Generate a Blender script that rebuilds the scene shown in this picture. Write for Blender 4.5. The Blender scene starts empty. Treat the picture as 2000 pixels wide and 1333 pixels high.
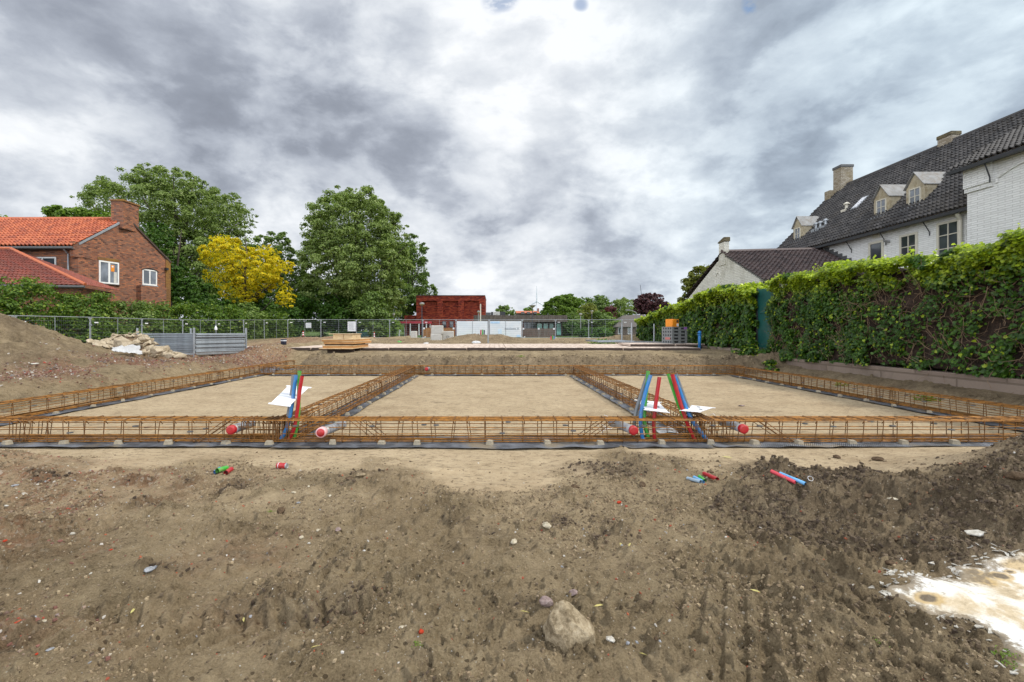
import bpy, math, random
import numpy as np
from mathutils import Vector, Matrix
R = math.radians
rng = np.random.default_rng(7)
random.seed(7)
SC = bpy.context.scene
COL = SC.collection
F = 944.0; VX = 965.0; HY = 647.0       # focal length (px), vanishing point of the depth lines and horizon in the 2000 px photo

# ------------------------------------------------------------------ camera, sky, sun, exposure
cam = bpy.data.cameras.new('camera'); cam_o = bpy.data.objects.new('camera', cam); COL.objects.link(cam_o)
cam.sensor_width = 36; cam.lens = F / 2000 * 36
cam.shift_x = 0.0175; cam.shift_y = -0.00975
cam_o.location = (0, 0, 0); cam_o.rotation_euler = (R(90), 0, 0)
cam.clip_start = 0.05; cam.clip_end = 6000
SC.camera = cam_o
SUN_EL, SUN_AZ = 48, 98                  # degrees; azimuth from +Y towards +X
SC.view_settings.view_transform = 'Standard'; SC.view_settings.look = 'None'
SC.view_settings.gamma = 1; SC.view_settings.exposure = 0.30
SC.view_settings.use_curve_mapping = False
SC.render.engine = 'CYCLES'
SC.cycles.max_bounces = 5; SC.cycles.diffuse_bounces = 3; SC.cycles.transparent_max_bounces = 8

def px(x, y, Y):
    return ((x - VX) / F * Y, Y, (HY - y) / F * Y)

class NT:
    """small helper to wire nodes"""
    def __init__(s, tree): s.t = tree; s.n = tree.nodes; s.l = tree.links
    def node(s, typ, **kw):
        n = s.n.new(typ)
        for k, v in kw.items():
            if k == 'inp':
                for a, b in v.items():
                    if isinstance(b, bpy.types.NodeSocket): s.l.new(b, n.inputs[a])
                    else: n.inputs[a].default_value = b
            else: setattr(n, k, v)
        return n
    def math(s, op, a, b=None, c=None, clamp=False):
        n = s.n.new('ShaderNodeMath'); n.operation = op; n.use_clamp = clamp
        for i, v in enumerate((a, b, c)):
            if v is None: continue
            if isinstance(v, bpy.types.NodeSocket): s.l.new(v, n.inputs[i])
            else: n.inputs[i].default_value = v
        return n.outputs[0]
    def vmath(s, op, a, b=None, scale=None):
        n = s.n.new('ShaderNodeVectorMath'); n.operation = op
        for i, v in enumerate((a, b)):
            if v is None: continue
            if isinstance(v, bpy.types.NodeSocket): s.l.new(v, n.inputs[i])
            else: n.inputs[i].default_value = v
        if scale is not None:
            if isinstance(scale, bpy.types.NodeSocket): s.l.new(scale, n.inputs['Scale'])
            else: n.inputs['Scale'].default_value = scale
        return n.outputs['Value'] if op in ('DOT_PRODUCT', 'LENGTH') else n.outputs[0]
    def noise(s, vec, scale, detail=4, rough=.55, dist=0.0, out=0, lac=2.0):
        n = s.node('ShaderNodeTexNoise', inp={'Scale': scale, 'Detail': detail, 'Roughness': rough, 'Distortion': dist, 'Lacunarity': lac})
        if vec is not None: s.l.new(vec, n.inputs['Vector'])
        return n.outputs[out]
    def mapr(s, v, a, b, c=0.0, d=1.0, smooth=False):
        n = s.n.new('ShaderNodeMapRange'); n.clamp = True
        if smooth: n.interpolation_type = 'SMOOTHSTEP'
        s.l.new(v, n.inputs[0])
        for i, q in zip((1, 2, 3, 4), (a, b, c, d)): n.inputs[i].default_value = q
        return n.outputs[0]
    def mix(s, f, a, b, mode='MIX'):
        n = s.n.new('ShaderNodeMix'); n.data_type = 'RGBA'; n.blend_type = mode
        for i, v in ((0, f), (6, a), (7, b)):
            if isinstance(v, bpy.types.NodeSocket): s.l.new(v, n.inputs[i])
            else:
                if i and len(v) == 3: v = (*v, 1)
                n.inputs[i].default_value = v
        return n.outputs[2]
    def ramp(s, f, stops, interp='LINEAR'):
        n = s.n.new('ShaderNodeValToRGB'); cr = n.color_ramp; cr.interpolation = interp
        while len(cr.elements) < len(stops): cr.elements.new(0.5)
        for e, (p, c) in zip(cr.elements, stops):
            e.position = p; e.color = (*c, 1) if len(c) == 3 else c
        s.l.new(f, n.inputs[0]); return n.outputs[0]
    def bump(s, h, strength, dist, normal=None):
        n = s.node('ShaderNodeBump', inp={'Strength': strength, 'Distance': dist, 'Height': h})
        if normal is not None: s.l.new(normal, n.inputs['Normal'])
        return n.outputs[0]

def world():
    w = bpy.data.worlds.new('World'); SC.world = w; w.use_nodes = True
    t = NT(w.node_tree); t.n.clear()
    out = t.node('ShaderNodeOutputWorld'); bg = t.node('ShaderNodeBackground')
    sky = t.node('ShaderNodeTexSky'); sky.sky_type = 'NISHITA'; sky.sun_disc = False
    sky.sun_elevation = R(SUN_EL); sky.sun_rotation = R(SUN_AZ); sky.air_density = 1.0; sky.dust_density = 1.0
    blue = t.vmath('SCALE', sky.outputs[0], scale=0.10)
    d = t.node('ShaderNodeTexCoord').outputs['Generated']
    sep = t.node('ShaderNodeSeparateXYZ', inp={0: d})
    z = t.math('MAXIMUM', sep.outputs[2], 0.0)
    zz = t.math('ADD', z, 0.50)
    p = t.node('ShaderNodeCombineXYZ', inp={0: t.math('DIVIDE', sep.outputs[0], zz), 1: t.math('DIVIDE', sep.outputs[1], zz), 2: t.math('MULTIPLY', z, 1.2)}).outputs[0]
    warp = t.noise(p, 1.7, 4, .5, out=1)
    pw = t.vmath('ADD', p, t.vmath('SCALE', t.vmath('SUBTRACT', warp, (.5, .5, .5)), scale=0.12))
    big = t.noise(pw, 3.0, 8, .55)
    mid = t.noise(pw, 6.2, 9, .56)
    mid = t.math('ADD', t.math('MULTIPLY', mid, .55), t.math('MULTIPLY', t.mapr(mid, .42, .58, 0, 1, smooth=True), .19))
    wisp = t.noise(t.vmath('MULTIPLY', pw, (1.0, 1.0, 1.0)), 17.0, 8, .6, .2)
    # big masses: direction-centred lumps of cloud, bent by the warp
    dd = t.vmath('NORMALIZE', t.vmath('ADD', d, t.vmath('SCALE', t.vmath('SUBTRACT', warp, (.5, .5, .5)), scale=0.22)))
    acc = None
    blobs = [(1050, 60, 8, .20), (1330, 230, 7, .14), (1200, 120, 9, .06), (1980, 60, 7, .16), (60, 230, 6, .14), (470, 30, 5, .06), (1250, 345, 4, .10), (560, 400, 4, .16), (1420, 480, 6, .08), (840, 500, 4, .12), (830, 60, 6, .08), (1000, 400, 3, .06),
             (520, 240, 8, -.20), (870, 370, 4.5, -.18), (690, 330, 6, -.14), (250, 110, 8, -.14), (1140, 455, 2.2, -.14), (950, 480, 3, -.10),
             (1600, 130, 7, -.12), (1560, 330, 6, -.13), (1970, 215, 5, -.20), (1250, 500, 3, -.14), (60, 50, 5, -.10), (750, 120, 5, -.12), (380, 330, 5, -.10), (1000, 560, 5, .14), (620, 500, 5, .10)]
    for (bx, by, rad, amp) in blobs:
        v = Vector(px(bx, by, 1.0)).normalized()
        dot = t.vmath('DOT_PRODUCT', dd, tuple(v))
        g = t.mapr(dot, math.cos(R(rad * 1.75)), 1.0, 0.0, amp, smooth=True)
        acc = g if acc is None else t.math('ADD', acc, g)
    v1 = t.math('MULTIPLY', t.math('SUBTRACT', big, .5), .95)
    v2 = t.math('MULTIPLY', t.math('SUBTRACT', mid, .37), .74)
    v3 = t.math('MULTIPLY', t.math('SUBTRACT', wisp, .5), .40)
    val = t.math('ADD', t.math('ADD', t.math('ADD', v1, v2), v3), t.math('ADD', acc, .645))
    cloud = t.ramp(val, [(0.0, (.22, .242, .29)), (.22, (.275, .302, .358)), (.42, (.385, .418, .48)), (.60, (.52, .555, .61)), (.80, (.66, .69, .73)), (1.0, (.80, .82, .845))])
    # a little more blue in the thinner cloud to the right
    side = t.mapr(sep.outputs[0], .05, .65, 0, .9, smooth=True)
    cloud = t.mix(side, cloud, t.mix(1.0, cloud, (.88, .985, 1.03), 'MULTIPLY'))
    # small gaps of blue sky near the top
    gapn = t.noise(pw, 11, 5, .6)
    gacc = None
    for (bx, by, rad) in [(1140, 36, .45), (985, -12, 1.1), (1497, 26, .4)]:
        v = Vector(px(bx, by, 1.0)).normalized()
        dot = t.vmath('DOT_PRODUCT', dd, tuple(v))
        g = t.mapr(dot, math.cos(R(rad * 2.0)), math.cos(R(rad * .3)), 0, 1, smooth=True)
        gacc = g if gacc is None else t.math('MAXIMUM', gacc, g)
    gap = t.math('MULTIPLY', gacc, t.mapr(gapn, .47, .60, 0, .6, smooth=True), clamp=True)
    col = t.mix(gap, cloud, t.mix(1.0, blue, (.75, 1.05, 1.25), 'MULTIPLY'))
    bg.inputs['Strength'].default_value = 1.0
    # unseen sky behind and left of the camera brightened as added fill light
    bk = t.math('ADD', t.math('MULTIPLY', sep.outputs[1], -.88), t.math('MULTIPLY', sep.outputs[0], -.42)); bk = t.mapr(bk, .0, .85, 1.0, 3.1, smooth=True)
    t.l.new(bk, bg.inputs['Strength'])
    t.l.new(col, bg.inputs[0]); t.l.new(bg.outputs[0], out.inputs[0])
    w.cycles.sampling_method = 'MANUAL'; w.cycles.sample_map_resolution = 512
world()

sun = bpy.data.lights.new('sun', 'SUN'); sun.energy = 2.7; sun.angle = R(7); sun.color = (1, .955, .88)
sun_o = bpy.data.objects.new('sun', sun); COL.objects.link(sun_o)
sd = Vector((math.sin(R(SUN_AZ)) * math.cos(R(SUN_EL)), math.cos(R(SUN_AZ)) * math.cos(R(SUN_EL)), math.sin(R(SUN_EL))))
sun_o.rotation_euler = sd.to_track_quat('Z', 'Y').to_euler()

# ------------------------------------------------------------------ object helpers
def tag(o, label=None, cat=None, group=None, kind=None):
    if label: o['label'] = label
    if cat: o['category'] = cat
    if group: o['group'] = group
    if kind: o['kind'] = kind
    return o
def thing(name, label, cat, loc=(0, 0, 0), rz=0.0, group=None, rot=None):
    o = bpy.data.objects.new(name, None); COL.objects.link(o); o.empty_display_size = .1
    o.location = loc; o.rotation_euler = rot if rot else (0, 0, rz)
    return tag(o, label, cat, group)
def link(name, me, mat, parent=None, loc=(0, 0, 0), rot=(0, 0, 0)):
    o = bpy.data.objects.new(name, me); COL.objects.link(o)
    if mat is not None and not me.materials: me.materials.append(mat)
    o.location = loc; o.rotation_euler = rot
    if parent: o.parent = parent
    return o
def dup(root, loc=None, rot=None, label=None, group=None):
    r = root.copy(); COL.objects.link(r)
    if loc is not None: r.location = loc
    if rot is not None: r.rotation_euler = rot
    if label: r['label'] = label
    if group: r['group'] = group
    for ch in root.children:
        c = ch.copy(); COL.objects.link(c); c.parent = r
        for g in ch.children:
            d = g.copy(); COL.objects.link(d); d.parent = c
    return r

class MB:
    def __init__(s): s.v = []; s.f = []; s.uv = None
    def add(s, vs, fs):
        b = len(s.v); s.v += [tuple(v) for v in vs]; s.f += [tuple(i + b for i in f) for f in fs]; return s
    def box(s, x0, x1, y0, y1, z0, z1, M=None):
        vs = [(x, y, z) for z in (z0, z1) for y in (y0, y1) for x in (x0, x1)]
        if M is not None: vs = [M @ Vector(v) for v in vs]
        return s.add(vs, [(0, 2, 3, 1), (4, 5, 7, 6), (0, 1, 5, 4), (2, 6, 7, 3), (0, 4, 6, 2), (1, 3, 7, 5)])
    def bbox(s, x0, x1, y0, y1, z0, z1, b=.01, M=None):
        """box with chamfered vertical and top edges"""
        ring = lambda i, z: [(x0 + i + b, y0 + i, z), (x1 - i - b, y0 + i, z), (x1 - i, y0 + i + b, z), (x1 - i, y1 - i - b, z), (x1 - i - b, y1 - i, z), (x0 + i + b, y1 - i, z), (x0 + i, y1 - i - b, z), (x0 + i, y0 + i + b, z)]
        vs = ring(0, z0) + ring(0, z1 - b) + ring(b, z1)
        if M is not None: vs = [M @ Vector(v) for v in vs]
        fs = [tuple(range(7, -1, -1)), tuple(range(16, 24))]
        for k in range(2):
            for i in range(8): j = (i + 1) % 8; fs.append((k * 8 + i, k * 8 + j, k * 8 + 8 + j, k * 8 + 8 + i))
        return s.add(vs, fs)
    def poly(s, pts, ext):
        """extrude a planar polygon by the vector ext"""
        n = len(pts); e = Vector(ext); vs = [Vector(p) for p in pts] + [Vector(p) + e for p in pts]
        fs = [tuple(range(n)), tuple(range(2 * n - 1, n - 1, -1))]
        for i in range(n): j = (i + 1) % n; fs.append((i, i + n, j + n, j))
        return s.add(vs, fs)
    def tube(s, pts, r, n=6, caps=True, closed=False):
        pts = [Vector(p) for p in pts]; m = len(pts)
        rs = r if isinstance(r, (list, tuple)) else [r] * m
        vs = []; ref = None
        for i, p in enumerate(pts):
            if closed: d = (pts[(i + 1) % m] - pts[i - 1]).normalized()
            elif i == 0: d = (pts[1] - pts[0]).normalized()
            elif i == m - 1: d = (pts[-1] - pts[-2]).normalized()
            else: d = ((pts[i + 1] - p).normalized() + (p - pts[i - 1]).normalized()).normalized()
            if ref is None: ref = Vector((0, 0, 1)) if abs(d.z) < .9 else Vector((1, 0, 0))
            a = d.cross(ref).normalized(); ref = a.cross(d).normalized(); b = ref
            for k in range(n):
                t = 2 * math.pi * k / n
                vs.append(p + (a * math.cos(t) + b * math.sin(t)) * rs[i])
        fs = []
        for i in range(m if closed else m - 1):
            j = (i + 1) % m
            for k in range(n):
                l = (k + 1) % n
                fs.append((i * n + k, i * n + l, j * n + l, j * n + k))
        if caps and not closed:
            fs.append(tuple(range(n - 1, -1, -1))); fs.append(tuple((m - 1) * n + k for k in range(n)))
        return s.add(vs, fs)
    def lathe(s, prof, n=16, c=(0, 0, 0)):
        vs = [(c[0] + r * math.cos(2 * math.pi * k / n), c[1] + r * math.sin(2 * math.pi * k / n), c[2] + z) for r, z in prof for k in range(n)]
        fs = []
        for i in range(len(prof) - 1):
            for k in range(n):
                l = (k + 1) % n; fs.append((i * n + k, i * n + l, (i + 1) * n + l, (i + 1) * n + k))
        fs.append(tuple(range(n - 1, -1, -1))); fs.append(tuple((len(prof) - 1) * n + k for k in range(n)))
        return s.add(vs, fs)
    def mesh(s, name, smooth=False):
        me = bpy.data.meshes.new(name); me.from_pydata(s.v, [], s.f); me.update()
        if smooth: me.polygons.foreach_set('use_smooth', [True] * len(me.polygons))
        return me
    def build(s, name, mat, parent=None, smooth=False, loc=(0, 0, 0), rot=(0, 0, 0)):
        return link(name, s.mesh(name, smooth), mat, parent, loc, rot)

def np_mesh(name, V, Fq, smooth=False, uv=None):
    """mesh from numpy arrays, all faces of the same size"""
    me = bpy.data.meshes.new(name); V = np.ascontiguousarray(V, np.float32); Fq = np.ascontiguousarray(Fq, np.int32)
    k = Fq.shape[1]; nf = len(Fq)
    me.vertices.add(len(V)); me.vertices.foreach_set('co', V.ravel())
    me.loops.add(nf * k); me.loops.foreach_set('vertex_index', Fq.ravel())
    me.polygons.add(nf); me.polygons.foreach_set('loop_start', np.arange(0, nf * k, k, dtype=np.int32))
    me.polygons.foreach_set('use_smooth', np.full(nf, smooth))
    if uv is not None:
        l = me.uv_layers.new(name='UVMap'); l.data.foreach_set('uv', np.ascontiguousarray(uv[Fq.ravel()], np.float32).ravel())
    me.update(calc_edges=True); me.validate()
    return me

# ------------------------------------------------------------------ numpy noise
def _hash(ix, iy, seed):
    h = (ix.astype(np.int64) * 374761393 + iy.astype(np.int64) * 668265263 + seed * 1442695041) & 0xffffffff
    h = ((h ^ (h >> 13)) * 1274126177) & 0xffffffff
    h = (h ^ (h >> 16))
    return (h & 0xffff) / 65535.0
def vn(x, y, seed=0):
    ix = np.floor(x); iy = np.floor(y); fx = x - ix; fy = y - iy
    fx = fx * fx * (3 - 2 * fx); fy = fy * fy * (3 - 2 * fy)
    a = _hash(ix, iy, seed); b = _hash(ix + 1, iy, seed); c = _hash(ix, iy + 1, seed); d = _hash(ix + 1, iy + 1, seed)
    return (a + (b - a) * fx) * (1 - fy) + (c + (d - c) * fx) * fy
def fbm(x, y, sc, octs=4, seed=0, g=.5):
    s = 0; a = 1; n = 0
    for o in range(octs):
        ca, sa = math.cos(o * 1.3 + seed), math.sin(o * 1.3 + seed)
        s = s + a * vn((x * ca - y * sa) / sc + 17.3 * o, (x * sa + y * ca) / sc - 9.1 * o, seed + o); n += a; a *= g; sc /= 2.03
    return s / n
def ss(a, b, x):
    t = np.clip((x - a) / (b - a), 0, 1); return t * t * (3 - 2 * t)
def gau(x, y, cx, cy, rx, ry, ang=0.0):
    c, s = math.cos(ang), math.sin(ang); dx = x - cx; dy = y - cy
    u = (dx * c + dy * s) / rx; v = (-dx * s + dy * c) / ry
    return np.exp(-(u * u + v * v))

# ------------------------------------------------------------------ ground height
PITZ = -1.42
def h_macro(x, y):
    w = (fbm(x, y, 1.3, 3, 11) - .5)
    z = np.full_like(x, PITZ)
    # bank behind the far beam, up to the timber mats
    bx = ss(-7.0 + .5 * w, -6.3 + .5 * w, x)
    bank = ss(15.95 + .5 * w, 16.75 + .7 * w, y) * bx
    z = z + bank * .50
    z = z + bx * ss(16.8, 20.2, y) * .10
    z = z + (1 - bx) * ss(18.6, 20.3, y) * .60 * ss(-12, -8.3, x)
    z = z + (1 - bx) * ss(18.0, 20.3, y) * .16 * (1 - ss(-12, -8.3, x))
    z = z + ss(27, 34, y) * .08
    # left bank
    lb = ss(-8.1 + .4 * w, -9.4 + .5 * w, x) * ss(5.5, 7.5, y)
    z = z + lb * .42 * (1 - ss(19.5, 23, y) * .3) * ss(-19, -15, x)
    z = z + ss(-13, -19, x) * (ss(20, 48, y) * .55 - .05) * (1 - ss(46, 60, y) * .0)
    # big sand heap on the left
    hp = gau(x, y, -13.5, 12.4, 2.35, 2.3) * 1.42 + gau(x, y, -16.2, 12.6, 2.5, 2.4) * .9
    z = z + hp * (1 + .25 * w)
    z = z + gau(x, y, -11.55, 15.5, .85, .75) * .72
    # right side: soil up against the low wall, garden behind
    z = z + ss(8.9 + .5 * w, 9.75, x) * (1 - ss(16, 17.5, y)) * .24 + ss(10.0, 10.4, x) * .3 * (1 - ss(16, 18, y))
    # soil heaps beyond the mats
    for (cx, cy, rx, ry, hh) in [(-2.1, 33, 1.1, 1.0, .55), (-.4, 33.5, 1.2, .9, .42), (1.1, 33, 1.3, .9, .30), (-12.4, 31, 2.0, 1.4, .42), (-9.8, 31, 1.6, 1.2, .30), (-6.9, 35, 3, 1.2, .12),
                                 (6.0, 34, 3.2, 1.2, .14), (9.6, 34, 2.5, 1.4, .2), (-15, 36, 3, 2, .2), (9.4, 33, 1.4, 1.2, .35), (11.5, 36, 2, 1.2, .35)]:
        z = z + gau(x, y, cx, cy, rx, ry) * hh * (1 + .6 * w)
    # foreground humps
    z = z + gau(x, y, 5.2, 4.25, 1.25, .75, .35) * .52 + gau(x, y, 4.0, 3.4, 1.2, .55, .3) * .20 + gau(x, y, 2.75, 4.35, .9, .32) * .09
    z = z + gau(x, y, 3.3, 4.2, .5, .25) * .06 + gau(x, y, 4.6, 3.3, 1.2, .35) * .10
    z = z + gau(x, y, 1.25, 4.9, .55, .28) * .05 - gau(x, y, 2.35, 3.3, .7, .35, -.5) * .07
    z = z + gau(x, y, -5.3, 5.05, .8, .3) * .15 + gau(x, y, -3.9, 3.2, 1.6, .5) * .05
    z = z - gau(x, y, 2.9, 2.55, .8, .55) * .03
    return z

def plaster_mask(x, y):
    poly = np.array([(2.15, 2.62), (2.4, 2.74), (2.75, 2.80), (3.0, 2.87), (3.3, 2.82), (5.0, 2.35), (5.0, 1.4), (2.6, 1.72), (2.27, 2.02), (2.35, 2.2), (2.33, 2.36), (2.18, 2.46)])
    d = np.full(x.shape, 1e9); ins = np.zeros(x.shape, bool); n = len(poly)
    for i in range(n):
        a = poly[i]; b = poly[(i + 1) % n]; e = b - a
        t = np.clip(((x - a[0]) * e[0] + (y - a[1]) * e[1]) / (e @ e), 0, 1)
        d = np.minimum(d, np.hypot(x - a[0] - t * e[0], y - a[1] - t * e[1]))
        c = ((a[1] > y) != (b[1] > y)) & (x < (b[0] - a[0]) * (y - a[1]) / (b[1] - a[1] + 1e-12) + a[0]); ins ^= c
    s = np.where(ins, d, -d)
    return s + .045 + (fbm(x, y, .16, 4, 91) - .5) * .26

def zones(x, y):
    n1 = fbm(x, y, .9, 4, 31); n2 = fbm(x, y, .35, 4, 37)
    # clean sand: the pit and a band in front of the front beam
    edge = 5.15 + .5 * (n1 - .5) * 2 - 1.05 * gau(x, y * 0, .1, 0, .8, 1) - .75 * gau(x, y * 0, 4.6, 0, 1.1, 1) + .35 * gau(x, y * 0, 1.4, 0, .8, 1)
    clean = ss(edge - .38, edge + .30, y + (n2 - .5) * 1.1) * (1 - ss(15.6, 15.95, y))
    clean = clean * ss(-8.3, -8.0, x) * (1 - ss(8.9, 9.3, x))
    clean = np.maximum(clean, .45 * ss(2.6, 4.8, y + (n1 - .5) * 1.6) * ss(.62, .46, n2) * (y < 6) * ss(2.2, .6, x + (n1 - .5) * 1.5))
    clean = np.maximum(clean, .15 * ss(.50, .40, n1) * (y < 6) * (y > 1))
    # crushed red brick
    rub = ss(-1.8, -3.4, x + (n1 - .5) * 3.2) * ss(5.15, 4.7, y + (n2 - .5) * .5) * (.35 + .65 * ss(.42, .62, n2))
    rub = np.maximum(rub, gau(x, y, -5.2, 5.1, .9, .22) * .9)
    strip = gau(x, y * 0, -9.9, 0, .75, 1) * ss(8, 9.5, y) * (1 - ss(20, 22, y)) * ss(.30, .5, n1)
    strip = np.maximum(strip, ss(-9.0, -9.6, x) * ss(14.5, 16, y + (n1 - .5) * 2) * ss(-18, -14, x) * (1 - ss(38, 46, y)) * .8 * ss(.3, .48, n1))
    strip = np.maximum(strip, ss(-8.0, -8.6, x) * ss(15.5, 17, y) * (1 - ss(19, 21, y)) * ss(-12, -10, x) * .9)
    rub = np.clip(np.maximum(rub, strip), 0, 1)
    # dark moist soil
    dk = ss(.5, 3.2, x + (n1 - .5) * 2.4) * ss(.36, .62, n1 + .25 * gau(x, y, 4.5, 3.6, 1.6, 1.2) + .3 * (n2 - .5)) * (1 - clean) * (y < 5.6)
    dk = dk * (.35 + .65 * ss(2.2, 3.2, y + .25 * x - .6 + (n1 - .5) * 1.2))
    dk = np.maximum(dk, gau(x, y, 5.2, 4.4, 1.3, .7) * .9)
    dk = np.maximum(dk, gau(x, y, 1.2, 4.95, .55, .25) * .9); dk = np.maximum(dk, gau(x, y, -1.3, 4.75, .3, .12) * .8)
    dk = np.maximum(dk, ss(15.8, 16.1, y) * (1 - ss(16.6, 16.95, y + (n2 - .5) * .5)) * 1.0)
    dk = np.maximum(dk, ss(9.1, 9.4, x) * (1 - ss(16.5, 18, y)) * ss(5.7, 6.3, y) * .8)
    dk = np.maximum(dk, gau(x, y, -.2, 33, 4.6, 1.8) * 1.0); dk = np.maximum(dk, ss(27.5, 29, y) * (1 - ss(40, 46, y)) * ss(.42, .58, n1) * .8)
    dk = np.maximum(dk, ss(.62, .72, n2) * (1 - clean) * .5)
    dk = np.maximum(dk, ss(-8.6, -10.2, x) * ss(6, 8, y) * (1 - ss(15, 17, y)) * (.25 + .5 * ss(.42, .6, n1)))
    rz_ = np.random.default_rng(23); spill = np.zeros_like(x)
    for _ in range(26):
        sx, sy, sa = rz_.uniform(-7, 7.2), rz_.uniform(6.7, 15), rz_.uniform(-.5, .9); spill = np.maximum(spill, gau(x, y, sx, sy, rz_.uniform(.25, 1.1), rz_.uniform(.04, .14), sa))
    dk = np.maximum(dk, spill * ss(.46, .60, fbm(x, y, .16, 3, 47)) * .75)
    grass = ss(51.5, 53.5, y + (n1 - .5) * 2)
    grass = np.maximum(grass, ss(-20, -22.5, x)); grass = np.maximum(grass, ss(10.2, 10.6, x) * ss(0, 5, y))
    return clean, rub, np.clip(dk, 0, 1), grass

def ground_z(x, y, sp=None, det=True):
    """full relief; sp = local mesh spacing, so that only relief the mesh can carry is added"""
    x = np.asarray(x, float); y = np.asarray(y, float)
    z = h_macro(x, y)
    clean, rub, dk, grass = zones(x, y)
    pm = plaster_mask(x, y); rough = (1 - clean) * (1 - grass) * (1 - .96 * ss(-.12, .0, pm))
    rough = rough * (1 - .65 * ((y > 17.2) & (y < 28) & (x > -7))) * (1 + 1.1 * gau(x * 0, y, 0, 16.6, 1, .45))
    if sp is None: sp = np.full_like(x, .004)
    def lim(s): return ss(sp * 1.0, sp * 2.5, s)
    amp = .25 + .65 * rough
    z = z + (fbm(x, y, 1.1, 2, 3) - .5) * .085 * amp * ss(300, 60, y)
    near = (y < 60)
    for s, a, sd_ in ((.42, .055, 5), (.20, .040, 6), (.10, .031, 7), (.05, .022, 8), (.025, .015, 9), (.012, .009, 10)):
        n = vn(x / s + 3.1 * sd_, y / s * 1.05 - 5.7 * sd_, sd_); 
        n = np.where(n > .5, n, n * .6 + .2)
        z = z + (n - .5) * a * (.14 + .86 * rough) * (1 + .5 * dk) * lim(s) * near
    # clods
    for s, a, sd_, th in ((.22, .055, 21, .62), (.085, .042, 22, .58), (.04, .026, 23, .55)):
        n = fbm(x, y, s, 2, sd_); m = ss(.40, .62, fbm(x, y, .8, 3, sd_ + 5) + .22 * dk)
        z = z + ss(th, th + .16, n) * a * rough * m * lim(s) * near
    # long ruts: across the left half, running away from the camera on the right
    fg = ss(5.3, 4.7, y) * (1 - ss(-.12, .0, pm))
    z = z + (fbm(x * .17, y, .15, 4, 61) - .5) * .085 * ss(.9, -.2, x) * fg * ss(.34, .56, fbm(x, y, 1.2, 2, 64)) * lim(.06)
    z = z + (fbm(x + .12 * y, y * .16, .15, 4, 62) - .5) * .11 * ss(.3, 1.2, x) * fg * ss(.30, .52, fbm(x, y, 1.1, 2, 65)) * lim(.06)
    z = z + (fbm(x, y, .55, 2, 66) - .5) * .09 * fg
    # wheel and track marks
    yw = y + .05 * np.sin(x * 2.1); tr = ss(2.14, 2.22, yw) * (1 - ss(2.46, 2.56, yw)) * ss(-3.0, -2.1, x) * (1 - ss(-.9, -.1, x)) * (.6 + .4 * ss(.38, .58, fbm(x, y, .5, 2, 67))) * 1.15
    z = z - tr * (.020 + .014 * np.tanh(2.5 * np.sin((x + .55 * np.abs(y - 2.35)) * 2 * math.pi / .105)))
    u = x * .80 + y * .60; v = -x * .60 + y * .80
    tr = ss(.86, .92, v) * (1 - ss(1.14, 1.2, v)) * ss(1.9, 2.1, u) * (1 - ss(3.4, 3.7, u))
    z = z - tr * (.016 + .013 * np.tanh(2.5 * np.sin((u + .4 * v) * 2 * math.pi / .12)))
    tr = ss(.85, .95, x) * (1 - ss(1.35, 1.45, x)) * ss(1.9, 2.0, y) * (1 - ss(2.5, 2.6, y))
    z = z - tr * (.017 + .015 * np.tanh(2.5 * np.sin((x * .9 - y * .45) * 2 * math.pi / .095)))
    rf = np.random.default_rng(17)
    for _ in range(34):
        fx, fy_ = rf.uniform(-7, 7), rf.uniform(6.6, 15); a_ = rf.uniform(0, 3.1); z = z - gau(x, y, fx, fy_, .17, .06, a_) * .018 + gau(x, y, fx + .05, fy_ - .06, .19, .05, a_) * .007
    # a smooth pressed strip running diagonally on the right
    q = (x - 1.75) * .66 + (y - 3.2) * .75; r_ = -(x - 1.75) * .75 + (y - 3.2) * .66
    st = np.exp(-(q / .13) ** 2) * ss(-1.3, -.9, r_) * (1 - ss(.35, .7, r_))
    return z + st * .035

def mat(name): 
    m = bpy.data.materials.new(name); m.use_nodes = True; t = NT(m.node_tree); t.n.clear()
    out = t.node('ShaderNodeOutputMaterial'); b = t.node('ShaderNodeBsdfPrincipled'); t.l.new(b.outputs[0], out.inputs[0])
    return m, t, b, out
def objc(t): return t.node('ShaderNodeTexCoord').outputs['Object']
def wpos(t): return t.node('ShaderNodeNewGeometry').outputs['Position']

def simple(name, col, rough=.6, metal=0.0, var=.12, vs=6.0, bump=0.0, spec=.5, dirt=None, dirt_amt=.5):
    m, t, b, out = mat(name); c = objc(t)
    n = t.noise(c, vs, 5, .6); n2 = t.noise(c, vs * 7, 3, .6)
    f = t.math('ADD', t.math('MULTIPLY', n, .7), t.math('MULTIPLY', n2, .3))
    lo = tuple(max(0, q * (1 - var * 1.6)) for q in col); hi = tuple(min(1, q * (1 + var * 1.2)) for q in col)
    cc = t.ramp(f, [(.32, lo), (.68, hi)])
    if dirt: cc = t.mix(t.mapr(t.noise(c, vs * 1.7, 6, .65), .48, .66, 0, dirt_amt), cc, dirt)
    t.l.new(cc, b.inputs['Base Color']); b.inputs['Roughness'].default_value = rough; b.inputs['Metallic'].default_value = metal
    b.inputs['Specular IOR Level'].default_value = spec
    if bump: t.l.new(t.bump(n2, .6, bump), b.inputs['Normal'])
    return m

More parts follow.
